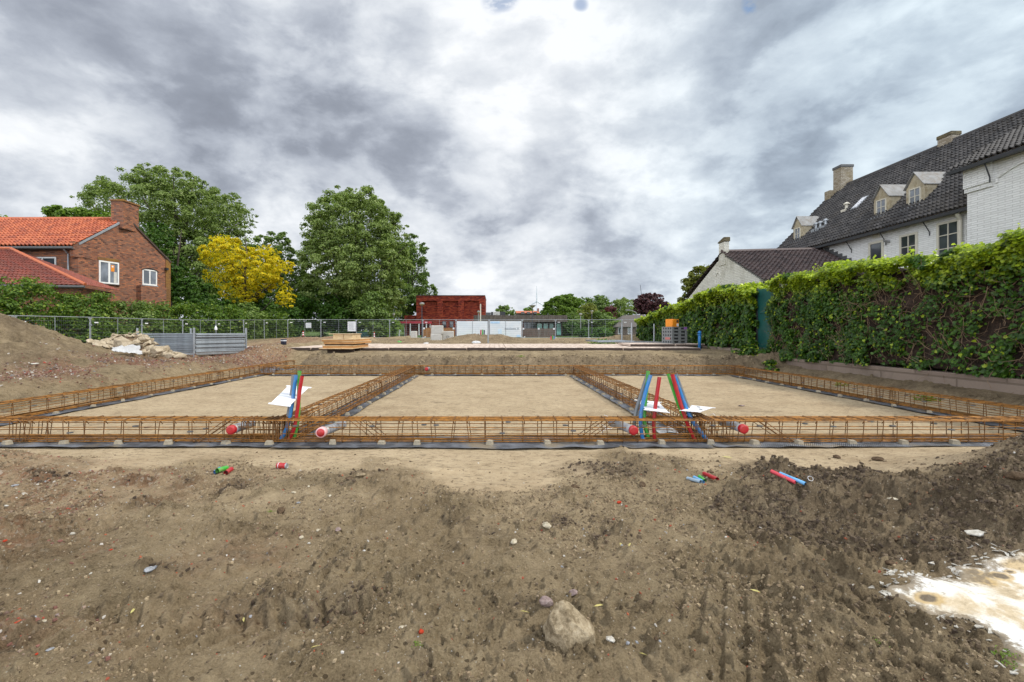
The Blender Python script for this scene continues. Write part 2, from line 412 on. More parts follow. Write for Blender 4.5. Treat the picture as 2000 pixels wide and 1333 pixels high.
def ground_material():
    m, t, b, out = mat('ground')
    p = wpos(t)
    at = t.node('ShaderNodeAttribute', attribute_name='zone'); sep = t.node('ShaderNodeSeparateColor', inp={0: at.outputs['Color']})
    clean, rub, dk, grass = sep.outputs[0], sep.outputs[1], sep.outputs[2], at.outputs['Alpha']
    n1 = t.noise(p, 2.2, 7, .66); n2 = t.noise(p, 11, 7, .72); n3 = t.noise(p, 90, 4, .7); n4 = t.noise(p, 420, 2, .6)
    tone = t.math('ADD', t.math('ADD', t.math('MULTIPLY', n1, .32), t.math('MULTIPLY', n2, .34)), t.math('MULTIPLY', n3, .34))
    fy = t.node('ShaderNodeSeparateXYZ', inp={0: p}).outputs[1]
    soil = t.ramp(tone, [(.39, (.074, .053, .031)), (.455, (.214, .160, .093)), (.53, (.310, .237, .141)), (.63, (.41, .322, .198))])
    sand = t.ramp(tone, [(.36, (.20, .145, .085)), (.46, (.36, .275, .172)), (.60, (.45, .355, .23))])
    dark = t.ramp(tone, [(.36, (.055, .039, .025)), (.50, (.175, .130, .082)), (.64, (.31, .24, .155))])
    # crushed brick with pale and grey bits
    vor = t.node('ShaderNodeTexVoronoi', inp={'Vector': p, 'Scale': 42.0}); vc = t.node('ShaderNodeSeparateColor', inp={0: vor.outputs['Color']})
    brick = t.ramp(vc.outputs[0], [(0, (.16, .058, .036)), (.35, (.23, .10, .062)), (.6, (.20, .13, .088)), (.8, (.33, .25, .19)), (.93, (.55, .5, .43))], 'CONSTANT')
    col = t.mix(clean, soil, sand)
    col = t.mix(t.mapr(t.noise(p, .8, 4, .6), .50, .66, 0, .45), col, t.mix(1.0, col, (.66, .62, .58), 'MULTIPLY'))   # damp stains
    spk = t.node('ShaderNodeTexVoronoi', inp={'Vector': t.vmath('MULTIPLY', p, (1, 1.6, 1)), 'Scale': 26.0}); sk = t.node('ShaderNodeSeparateColor', inp={0: spk.outputs['Color']})
    dot = t.math('MULTIPLY', t.math('GREATER_THAN', sk.outputs[0], .86), t.math('LESS_THAN', spk.outputs['Distance'], .30))
    col = t.mix(t.math('MULTIPLY', dot, .8), col, (.07, .048, .028))
    # trodden dark marks on the clean sand
    mk = t.noise(t.vmath('MULTIPLY', p, (1.0, 2.2, 1)), 9, 7, .72)
    col = t.mix(t.math('MULTIPLY', t.mapr(mk, .53, .63, 0, .7), clean), col, (.12, .088, .055))
    col = t.mix(t.math('MULTIPLY', dk, .85, clamp=True), col, dark)
    rm = t.math('MULTIPLY', rub, t.mapr(n2, .35, .6, .25, 1.0), clamp=True)
    col = t.mix(t.math('MULTIPLY', rm, .8), col, t.mix(.35, brick, t.mix(1.0, soil, (1.0, .62, .48), 'MULTIPLY')))
    gr = t.ramp(tone, [(.38, (.03, .06, .012)), (.6, (.10, .15, .035))])
    col = t.mix(grass, col, gr)
    # pale grains
    v2 = t.node('ShaderNodeTexVoronoi', inp={'Vector': p, 'Scale': 95.0}); s2 = t.node('ShaderNodeSeparateColor', inp={0: v2.outputs['Color']})
    grain = t.math('MULTIPLY', t.math('GREATER_THAN', s2.outputs[1], .965), t.math('LESS_THAN', v2.outputs['Distance'], .33))
    col = t.mix(t.math('MULTIPLY', grain, .8), col, (.5, .45, .37))
    t.l.new(col, b.inputs['Base Color']); b.inputs['Roughness'].default_value = .95; b.inputs['Specular IOR Level'].default_value = .15
    hgt = t.math('ADD', t.math('MULTIPLY', n2, .38), t.math('ADD', t.math('MULTIPLY', n3, .40), t.math('MULTIPLY', n4, .22)))
    st = t.math('SUBTRACT', 1.0, t.math('MULTIPLY', clean, .6))
    bn = t.node('ShaderNodeBump', inp={'Distance': .055, 'Height': hgt, 'Strength': st})
    t.l.new(bn.outputs[0], b.inputs['Normal'])
    return m

def build_ground():
    t = np.concatenate([-np.geomspace(60, 1.45, 26), np.linspace(-1.35, 1.35, 1250), np.geomspace(1.45, 60, 26)])
    ys = [-40, -15, -6, -2, -.5, .2, .6, .85]; y = 1.0
    while y < 7.5: ys.append(y); y += max(.0055, y * y * .00115)
    while y < 38: ys.append(y); y += .085 if y < 22 else .15
    while y < 4500: ys.append(y); y *= 1.035
    ys = np.array(ys); Y, T = np.meshgrid(ys, t, indexing='ij'); X = T * np.maximum(Y, 1.0)
    sp = np.maximum(np.gradient(ys)[:, None] * .7 + 0 * T, np.maximum(Y, 1) * .00216)
    sp = np.where(np.abs(T) > 1.4, 5.0, sp)
    Z = ground_z(X, Y, sp)
    n, k = X.shape
    V = np.stack([X, Y, Z], -1).reshape(-1, 3)
    i = np.arange((n - 1) * (k - 1)); a = (i // (k - 1)) * k + i % (k - 1)
    me = np_mesh('ground', V, np.stack([a, a + 1, a + k + 1, a + k], 1), True)
    clean, rub, dk, grass = zones(X, Y)
    c = me.color_attributes.new('zone', 'FLOAT_COLOR', 'POINT')
    c.data.foreach_set('color', np.stack([clean, rub, dk, grass], -1).astype(np.float32).ravel())
    g = link('ground', me, ground_material()); tag(g, kind='structure')
build_ground()

def gz(x, y, sp=.01):
    return float(ground_z(np.array([x]), np.array([y]), np.array([sp]))[0])
def on_ground(pxx, pyy, z0=-1.4):
    """where the sight line through a photo pixel meets the relief"""
    z = z0
    for _ in range(25):
        Y = F * (-z) / (pyy - HY); X = (pxx - VX) / F * Y; z = .5 * z + .5 * float(h_macro(np.array([X]), np.array([Y]))[0])
    return X, Y, gz(X, Y)

# ------------------------------------------------------------------ materials
def brick_mat(name, cols, mortar, scale=1.0, bw=.22, bh=.065, rough=.85, stain=None, bumpd=.012, mort=.012, stain_lo=.52):
    m, t, b, out = mat(name); p = wpos(t)
    s = t.node('ShaderNodeSeparateXYZ', inp={0: p})
    v = t.node('ShaderNodeCombineXYZ', inp={0: t.math('ADD', s.outputs[0], s.outputs[1]), 1: s.outputs[2], 2: 0.0}).outputs[0]
    br = t.node('ShaderNodeTexBrick', inp={'Vector': v, 'Scale': scale, 'Mortar Size': mort, 'Mortar Smooth': .2, 'Bias': 0.0, 'Brick Width': bw, 'Row Height': bh,
        'Color1': (0, 0, 0, 1), 'Color2': (1, 1, 1, 1), 'Mortar': (.5, .5, .5, 1)})
    br.offset = .5
    col = t.ramp(br.outputs['Color'], [(i / (len(cols) - 1), c) for i, c in enumerate(cols)])
    lg = t.noise(p, .9, 6, .65); sm = t.noise(p, 25, 4, .6)
    col = t.mix(t.mapr(sm, .3, .7, 0, .35), col, t.mix(1.0, col, (.72, .72, .72), 'MULTIPLY'))
    col = t.mix(br.outputs['Fac'], col, mortar)
    if stain: col = t.mix(t.mapr(lg, stain_lo, stain_lo + .2, 0, .65), col, stain)
    t.l.new(col, b.inputs['Base Color']); b.inputs['Roughness'].default_value = rough; b.inputs['Specular IOR Level'].default_value = .25
    h = t.math('ADD', t.math('MULTIPLY', t.math('SUBTRACT', 1.0, br.outputs['Fac']), .8), t.math('MULTIPLY', sm, .35))
    t.l.new(t.bump(h, .9, bumpd), b.inputs['Normal'])
    return m
def tile_mat(name, cols, rough=.6, moss=None):
    m, t, b, out = mat(name)
    uv = t.node('ShaderNodeUVMap').outputs[0]; fl = t.vmath('FLOOR', uv)
    wn = t.node('ShaderNodeTexWhiteNoise', noise_dimensions='3D', inp={'Vector': fl}).outputs[0]
    col = t.ramp(wn, [(i / (len(cols) - 1), c) for i, c in enumerate(cols)])
    p = wpos(t); n = t.noise(p, 1.2, 6, .65); n2 = t.noise(p, 22, 4, .6)
    col = t.mix(t.mapr(n2, .35, .7, 0, .4), col, t.mix(1.0, col, (.62, .62, .62), 'MULTIPLY'))
    if moss: col = t.mix(t.mapr(n, .52, .70, 0, .55), col, moss)
    t.l.new(col, b.inputs['Base Color']); b.inputs['Roughness'].default_value = rough
    return m
def leaf_mat(name, cols, trans=.35, rough=.5):
    m, t, b, out = mat(name)
    rnd = t.node('ShaderNodeNewGeometry').outputs['Random Per Island']
    p = wpos(t); n = t.noise(p, .55, 3, .6)
    at = t.node('ShaderNodeAttribute', attribute_name='young')
    f = t.math('ADD', t.math('MULTIPLY', rnd, .7), t.math('MULTIPLY', t.math('SUBTRACT', n, .35), .8), clamp=True)
    col = t.ramp(f, [(i / (len(cols) - 2), c) for i, c in enumerate(cols[:-1])])
    col = t.mix(at.outputs['Fac'], col, cols[-1])
    b.inputs['Roughness'].default_value = rough; b.inputs['Specular IOR Level'].default_value = .35
    t.l.new(col, b.inputs['Base Color'])
    tr = t.node('ShaderNodeBsdfTranslucent', inp={'Color': t.mix(1.0, col, (1.3, 1.5, .6), 'MULTIPLY')})
    mx = t.node('ShaderNodeMixShader', inp={0: trans, 1: b.outputs[0], 2: tr.outputs[0]})
    t.l.new(mx.outputs[0], out.inputs[0])
    return m
def wood_mat(name, cols, rough=.7, sc=(1, 12, 12), bands=True):
    m, t, b, out = mat(name); c = objc(t)
    n = t.noise(t.vmath('MULTIPLY', c, sc), 2.0, 6, .6, .6); n2 = t.noise(c, 3.0, 3, .5)
    f = t.math('ADD', t.math('MULTIPLY', n, .75), t.math('MULTIPLY', n2, .25))
    col = t.ramp(f, [(.34 + .32 * i / (len(cols) - 1), q) for i, q in enumerate(cols)])
    t.l.new(col, b.inputs['Base Color']); b.inputs['Roughness'].default_value = rough
    t.l.new(t.bump(n, .4, .004), b.inputs['Normal'])
    return m
def glass_mat(name, tint=(.03, .035, .04), rough=.06):
    m, t, b, out = mat(name); n = t.noise(wpos(t), 1.1, 2, .5)
    t.l.new(t.mix(t.mapr(n, .4, .65), tint, tuple(min(1, q * 2.2) for q in tint)), b.inputs['Base Color'])
    b.inputs['Roughness'].default_value = rough; b.inputs['Specular IOR Level'].default_value = .9
    return m

M = {}
M['red_brick'] = brick_mat('red_brown_brick', [(.10, .038, .026), (.27, .095, .050), (.46, .17, .075), (.20, .10, .07), (.36, .13, .065)], (.15, .115, .09), bw=.30, bh=.10, mort=.014, stain=(.20, .095, .055))
M['dark_red_brick'] = brick_mat('deep_red_brick', [(.09, .014, .010), (.25, .032, .018), (.40, .075, .03), (.17, .022, .014)], (.08, .02, .014), bw=.40, bh=.12, stain=(.19, .03, .018))
M['white_brick'] = brick_mat('white_painted_brick', [(.74, .73, .70), (.80, .79, .76), (.83, .82, .79)], (.55, .54, .51), bw=.5, bh=.085, stain=(.46, .45, .40), mort=.010, bumpd=.02, stain_lo=.56)
M['cream_brick'] = brick_mat('cream_painted_brick', [(.66, .64, .56), (.71, .69, .60), (.74, .72, .64)], (.50, .48, .41), bw=.75, bh=.095, stain=(.33, .31, .23), mort=.010, bumpd=.02, stain_lo=.50)
M['chimney_brick'] = brick_mat('weathered_pale_brick', [(.26, .21, .15), (.38, .33, .255), (.44, .39, .32)], (.20, .165, .12), bw=.24, bh=.085, stain=(.20, .15, .07), stain_lo=.46)
M['lichen_brick'] = brick_mat('lichen_covered_brick', [(.17, .075, .035), (.28, .12, .04), (.30, .15, .05)], (.15, .10, .05), stain=(.33, .17, .03), stain_lo=.45)
M['mossy_brick'] = brick_mat('moss_darkened_brick', [(.10, .085, .05), (.17, .14, .08), (.20, .16, .10)], (.08, .07, .05), stain=(.15, .12, .03), stain_lo=.45)
M['low_wall'] = brick_mat('brown_concrete_edge', [(.20, .15, .12), (.25, .19, .15), (.28, .22, .175)], (.17, .13, .10), bw=2.0, bh=.5, stain=(.10, .075, .055), stain_lo=.50, mort=.02)
M['orange_tile'] = tile_mat('orange_clay_tile', [(.24, .045, .018), (.42, .090, .030), (.50, .13, .045), (.32, .065, .025)], .55, (.30, .085, .035))
M['old_red_tile'] = tile_mat('old_red_clay_tile', [(.22, .062, .042), (.32, .085, .055), (.28, .09, .06), (.19, .065, .05)], .6, (.20, .07, .05))
M['dark_tile'] = tile_mat('dark_slate_grey_tile', [(.024, .022, .023), (.045, .042, .042), (.07, .064, .062), (.034, .03, .029)], .75, (.055, .045, .034))
M['brown_tile'] = tile_mat('dark_brown_glazed_tile', [(.032, .021, .021), (.058, .037, .034), (.09, .06, .055), (.04, .027, .027)], .55, (.07, .05, .04))
M['far_tile'] = simple('far_brown_roof', (.10, .085, .075), .8)
M['white_paint'] = simple('white_window_paint', (.78, .77, .74), .45, var=.05)
M['cream_paint'] = simple('cream_window_paint', (.58, .54, .44), .5, var=.06)
M['pane'] = glass_mat('window_glass'); M['grey_pane'] = glass_mat('grey_window_glass', (.10, .11, .125), .12)
M['green_pane'] = glass_mat('green_window_glass', (.10, .23, .20), .15)
M['curtain'] = simple('curtain_cloth', (.55, .53, .48), .9)
M['zinc'] = simple('weathered_zinc', (.25, .25, .245), .8, .0, var=.2, vs=2.5, dirt=(.17, .14, .11), dirt_amt=.7)
M['lead'] = simple('lead_flashing', (.30, .32, .34), .5, .2)
M['dormer_wood'] = simple('weathered_cream_boards', (.42, .36, .25), .8, var=.2, vs=2.5, dirt=(.22, .17, .09), dirt_amt=.8)
M['black_metal'] = simple('black_painted_metal', (.025, .026, .028), .5)
M['gutter_grey'] = simple('grey_gutter_metal', (.10, .10, .10), .5, .2)
M['galv'] = simple('galvanised_steel', (.36, .38, .40), .42, .55, var=.15, vs=5)
M['galv_dull'] = simple('dull_galvanised_tube', (.30, .33, .36), .45, .45, var=.25, vs=3)
M['wire'] = simple('fence_wire', (.22, .24, .25), .5, .5)
M['rust'] = simple('rusty_rebar', (.32, .138, .022), .75, .15, var=.38, vs=9, dirt=(.10, .042, .014), dirt_amt=.8)
M['tie_rust'] = simple('darker_rusty_stirrup', (.18, .076, .015), .75, .15, var=.4, vs=9, dirt=(.06, .028, .012), dirt_amt=.8)
M['conc_block'] = simple('pale_concrete_spacer', (.34, .29, .21), .9, var=.2, bump=.01)
M['concrete'] = simple('cast_concrete', (.50, .48, .44), .85, var=.1, vs=3, bump=.006, dirt=(.36, .33, .28), dirt_amt=.5)
M['pvc_grey'] = simple('grey_pvc', (.30, .31, .33), .4, var=.12, dirt=(.28, .22, .15), dirt_amt=.6)
M['red_plastic'] = simple('red_plastic', (.42, .012, .02), .35, var=.08, dirt=(.30, .235, .15), dirt_amt=.15)
M['pink_plastic'] = simple('pale_pink_plastic', (.70, .42, .42), .4)
M['blue_plastic'] = simple('blue_plastic', (.03, .20, .50), .35, var=.08, dirt=(.30, .235, .15), dirt_amt=.45)
M['green_plastic'] = simple('green_plastic', (.05, .36, .04), .35, var=.08, dirt=(.30, .235, .15), dirt_amt=.45)
M['grey_conduit'] = simple('grey_plastic', (.17, .185, .20), .4, var=.08, dirt=(.30, .235, .15), dirt_amt=.45)
M['palered'] = simple('faded_red_plastic', (.60, .06, .08), .4, var=.08)
M['paleblue'] = simple('pale_blue_plastic', (.16, .42, .72), .4, var=.1)
M['greyblue'] = simple('pale_grey_blue_plastic', (.35, .46, .56), .4, var=.1)
M['board'] = simple('white_template_board', (.74, .74, .76), .5, var=.05, vs=3)
M['white_plastic'] = simple('crumpled_white_plastic', (.52, .52, .52), .5, bump=.02, vs=12)
M['crate'] = simple('grey_plastic_crate', (.20, .21, .21), .55, var=.15)
M['orange'] = simple('orange_card', (.75, .25, .015), .5, var=.06)
M['blue_post'] = simple('blue_painted_post', (.012, .14, .38), .45, var=.15)
M['teal'] = simple('dark_teal_steel', (.012, .085, .075), .45, var=.2, vs=2)
M['navy'] = simple('navy_plastic', (.02, .028, .06), .5)
M['ply_top'] = wood_mat('pale_plywood', [(.42, .29, .15), (.60, .44, .25), (.66, .51, .31)], sc=(1, 6, 6))
M['ply_edge'] = wood_mat('orange_formwork_wood', [(.28, .13, .04), (.46, .22, .07), (.55, .30, .11)], sc=(1, 9, 9))
M['dark_wood'] = simple('dark_old_wood', (.06, .04, .03), .85)
M['mat_top'] = wood_mat('worn_mat_timber', [(.26, .19, .14), (.54, .43, .35), (.68, .57, .48)], .85, sc=(5, .8, 5))
M['cladding'] = wood_mat('grey_brown_cladding', [(.055, .042, .034), (.115, .088, .072), (.19, .155, .13)], .85, sc=(9, 9, .7))
M['amber_wood'] = wood_mat('amber_fence_boards', [(.16, .068, .018), (.30, .13, .035), (.40, .20, .07)], .8, sc=(9, 9, .7))
M['brown_wood'] = wood_mat('brown_fence_boards', [(.07, .05, .04), (.14, .10, .08), (.20, .15, .12)], .85, sc=(9, 9, .7))
M['bark'] = simple('tree_bark', (.055, .042, .03), .9, var=.3)
M['twig'] = simple('dry_ivy_stem', (.19, .125, .075), .9, var=.4, vs=4)
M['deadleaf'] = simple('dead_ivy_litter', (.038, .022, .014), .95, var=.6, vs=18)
M['lamp_metal'] = simple('grey_lamp_metal', (.24, .24, .23), .4, .3)
M['lamp_dark'] = simple('dark_lamp_metal', (.06, .06, .07), .4, .3)
M['opal'] = simple('opal_lamp_cover', (.36, .30, .19), .45)
M['canopy_red'] = simple('crimson_canopy', (.42, .01, .03), .5)
M['turbine'] = simple('pale_turbine_paint', (.55, .58, .62), .5)

# ------------------------------------------------------------------ generators for roofs, windows, foliage
def pantile(name, A, B, C, D, mat_, parent=None, tw=.25, th=.33, thick=.05, seed=0):
    """tiled roof slope: A-B the eave (left to right), D-C the ridge; real rolls and course steps"""
    A, B, C, D = (np.array(q, float) for q in (A, B, C, D))
    nu = max(1, int(round(max(np.linalg.norm(B - A), np.linalg.norm(C - D)) / tw))); nv = max(1, int(round(np.linalg.norm((D + C) / 2 - (A + B) / 2) / th)))
    us = np.concatenate([(np.arange(nu * 8) / 8.0), [nu]]) / nu
    fr = np.array([0.0, .02, .5, .98]); vs = np.concatenate([(np.arange(nv)[:, None] + fr[None]).ravel(), [nv]]) / nv
    off = np.tile(np.array([.0, 1.0, .5, .04]), nv); off = np.append(off, 0)
    U, Vv = np.meshgrid(us, vs); O = np.repeat(off[:, None], len(us), 1)
    P = (A[None, None] * (1 - U)[..., None] + B * U[..., None]) * (1 - Vv)[..., None] + (D * (1 - U)[..., None] + C * U[..., None]) * Vv[..., None]
    nrm = np.cross(B - A + (C - D), D - A + (C - B)); nrm /= np.linalg.norm(nrm)
    if nrm[2] < 0: nrm = -nrm
    ph = (U * nu) % 1.0
    roll = .5 + .5 * np.cos(2 * np.pi * (ph - .3)); roll = roll ** 1.5
    r2 = np.random.default_rng(seed); jit = r2.normal(0, .006, (nv + 1, nu + 1))
    J = jit[np.minimum((Vv * nv + 1e-6).astype(int), nv), np.minimum((U * nu + 1e-6).astype(int), nu)]
    P = P + nrm * (roll * thick * 1.1 + O * thick * .8 + J + .02)[..., None]
    n, k = U.shape; i = np.arange((n - 1) * (k - 1)); a = (i // (k - 1)) * k + i % (k - 1)
    uv = np.stack([U.ravel() * nu, Vv.ravel() * nv - .011], 1)
    me = np_mesh(name, P.reshape(-1, 3), np.stack([a, a + 1, a + k + 1, a + k], 1), False, uv)
    return link(name, me, mat_, parent)

def frame_of(o, u, n):
    """matrix with local x = u (along the wall), y = outward normal, z = up, origin o"""
    u = Vector(u).normalized(); n = Vector(n).normalized()
    return Matrix(((u.x, n.x, 0, o[0]), (u.y, n.y, 0, o[1]), (0, 0, 1, o[2]), (0, 0, 0, 1)))
def window(parent, o, u, n, w, h, fm, pm, cols=2, rows=1, fw=.07, bar=.035, sill=None, label=None, depth=.05, name='window'):
    Mx = frame_of(o, u, n); b = MB()
    b.box(0, fw, -.02, depth, 0, h, Mx); b.box(w - fw, w, -.02, depth, 0, h, Mx)
    b.box(fw, w - fw, -.02, depth, 0, fw, Mx); b.box(fw, w - fw, -.02, depth, h - fw, h, Mx)
    for i in range(1, cols):
        x = w * i / cols; b.box(x - bar / 2, x + bar / 2, -.02, depth - .005, fw, h - fw, Mx)
    for i in range(1, rows):
        z = h * i / rows; b.box(fw, w - fw, -.02, depth - .009, z - bar / 2, z + bar / 2, Mx)
    wo = b.build(name, fm, parent)
    if label: wo['label'] = label
    MB().box(fw - .005, w - fw + .005, -.015, .012, fw - .005, h - fw + .005, Mx).build('pane', pm, wo)
    if sill: MB().box(-.06, w + .06, -.02, depth + .05, -.07, -.003, Mx).build('sill', sill, wo)
    return wo

def leaves_mesh(name, C, N, size, asp=.5, young=None, seed=0, fold=.25, lobed=False):
    """one small folded leaf (or leaf cluster) at every point"""
    r = np.random.default_rng(seed); n = len(C)
    N = N / (np.linalg.norm(N, axis=1, keepdims=True) + 1e-9)
    a = r.normal(size=(n, 3)); U = np.cross(N, a); U /= (np.linalg.norm(U, axis=1, keepdims=True) + 1e-9); W = np.cross(N, U)
    s = (size * r.uniform(.6, 1.35, n))[:, None]
    if lobed:
        sh = [(0, -.55, 0), (.42, -.45, .1), (.5, .05, .22), (.2, .22, .05), (0, .75, -.05), (-.2, .22, .05), (-.5, .05, .22), (-.42, -.45, .1)]
        V = np.stack([C + W * s * p + U * s * q + N * s * z * fold * 2 for p, q, z in sh], 1)
        idx = np.arange(n)[:, None] * 8
        Fq = np.concatenate([idx + np.array([0, 1, 2, 3]), idx + np.array([0, 3, 4, 5]), idx + np.array([0, 5, 6, 7])], 0); k = 8
    else:
        V = np.stack([C - U * s * .5, C + W * s * asp + N * s * fold * asp, C + U * s * .6 - N * s * .1, C - W * s * asp + N * s * fold * asp], 1)
        idx = np.arange(n)[:, None] * 4; Fq = idx + np.array([0, 1, 2, 3]); k = 4
    me = np_mesh(name, V.reshape(-1, 3), Fq, False)
    if young is not None:
        at = me.attributes.new('young', 'FLOAT', 'POINT'); at.data.foreach_set('value', np.repeat(young, k).astype(np.float32))
    return me

def sphere_dirs(n, r):
    v = r.normal(size=(n, 3)); return v / np.linalg.norm(v, axis=1, keepdims=True)
def crown_points(ells, n, seed, clump=.17, nclump=120, fill=.24, low=-.85):
    """leaf positions in clumps over the outside of a union of ellipsoids (cx,cy,cz,rx,ry,rz)"""
    r = np.random.default_rng(seed); E = np.array(ells, float)
    area = E[:, 3] * E[:, 5] + E[:, 4] * E[:, 5] + E[:, 3] * E[:, 4]; pr = area / area.sum()
    cc = []; cr = []; cd = []
    while len(cc) < nclump:
        e = E[r.choice(len(E), p=pr)]; d = sphere_dirs(1, r)[0]
        if d[2] < low: continue
        rad = r.uniform(.80, 1.02) if r.random() < .8 else r.uniform(.45, .8)
        p = e[:3] + d * e[3:] * rad
        inside = False
        for q in E:
            if q is e: continue
            if (((p - q[:3]) / q[3:]) ** 2).sum() < .50: inside = True
        if inside: continue
        cc.append(p); cr.append(clump * (e[3:].mean()) * r.uniform(.55, 1.35)); cd.append(d)
    cc = np.array(cc); cr = np.array(cr); cd = np.array(cd)
    w = cr ** 2; k = r.choice(len(cc), int(n * (1 - fill)), p=w / w.sum())
    d = sphere_dirs(len(k), r); d[:, 2] = np.abs(d[:, 2]) * np.where(r.random(len(k)) < .72, 1, -1)
    rr = r.random(len(k)) ** .55 * 1.12
    P = cc[k] + d * (cr[k] * rr)[:, None] * np.array([1, 1, .62]); Nn = d * .7 + cd[k] * .35 + np.array([0, 0, .55]) + r.normal(0, .4, (len(k), 3))
    m = n - len(k); e = E[r.choice(len(E), m, p=pr)]; d2 = sphere_dirs(m, r)
    P2 = e[:, :3] + d2 * e[:, 3:] * (r.random(m) ** .5 * .85)[:, None]
    return np.concatenate([P, P2]), np.concatenate([Nn, d2 + r.normal(0, .5, (m, 3))]), cc, cr
def tree(label, cat, base, ells, n, leaf, lm, seed, trunk_r=.3, group=None, name='tree', clump=.17, nclump=120, low=-.85, limbs=14, young=.0, fill=.26):
    b = np.array(base, float)
    E = [tuple(np.array(e[:3]) - b) + tuple(e[3:]) for e in ells]
    t = thing(name, label, cat, tuple(base), 0, group)
    P, Nn, cc, cr = crown_points(E, n, seed, clump, nclump, fill, low)
    r = np.random.default_rng(seed + 1)
    yg = (r.random(len(P)) < young).astype(float) * r.uniform(.3, 1, len(P))
    link('crown', leaves_mesh('crown', P, Nn, leaf, .42, yg, seed), lm, t)
    top = max(e[2] + e[5] * .55 for e in E); mb = MB(); cx = np.mean([e[0] for e in E]); cy = np.mean([e[1] for e in E])
    pts = [(0, 0, -.15)] + [(cx * f + r.normal(0, .1), cy * f + r.normal(0, .1), top * f) for f in (.2, .4, .6, .8, 1.0)]
    mb.tube(pts, [trunk_r * 1.25, trunk_r, trunk_r * .85, trunk_r * .6, trunk_r * .38, trunk_r * .12], 8)
    sel = r.choice(len(cc), min(limbs, len(cc)), replace=False)
    for i in sel:
        z0 = max(top * .15, min(cc[i][2] * r.uniform(.35, .7), top * .8)); f = z0 / top
        s = np.array([cx * f, cy * f, z0]); e = cc[i]; mid = (s + e) / 2 + np.array([0, 0, -.08 * np.linalg.norm(e - s)])
        mb.tube([s, mid, e], [trunk_r * .38, trunk_r * .22, trunk_r * .06], 5)
    mb.build('trunk', M['bark'], t, True)
    return t

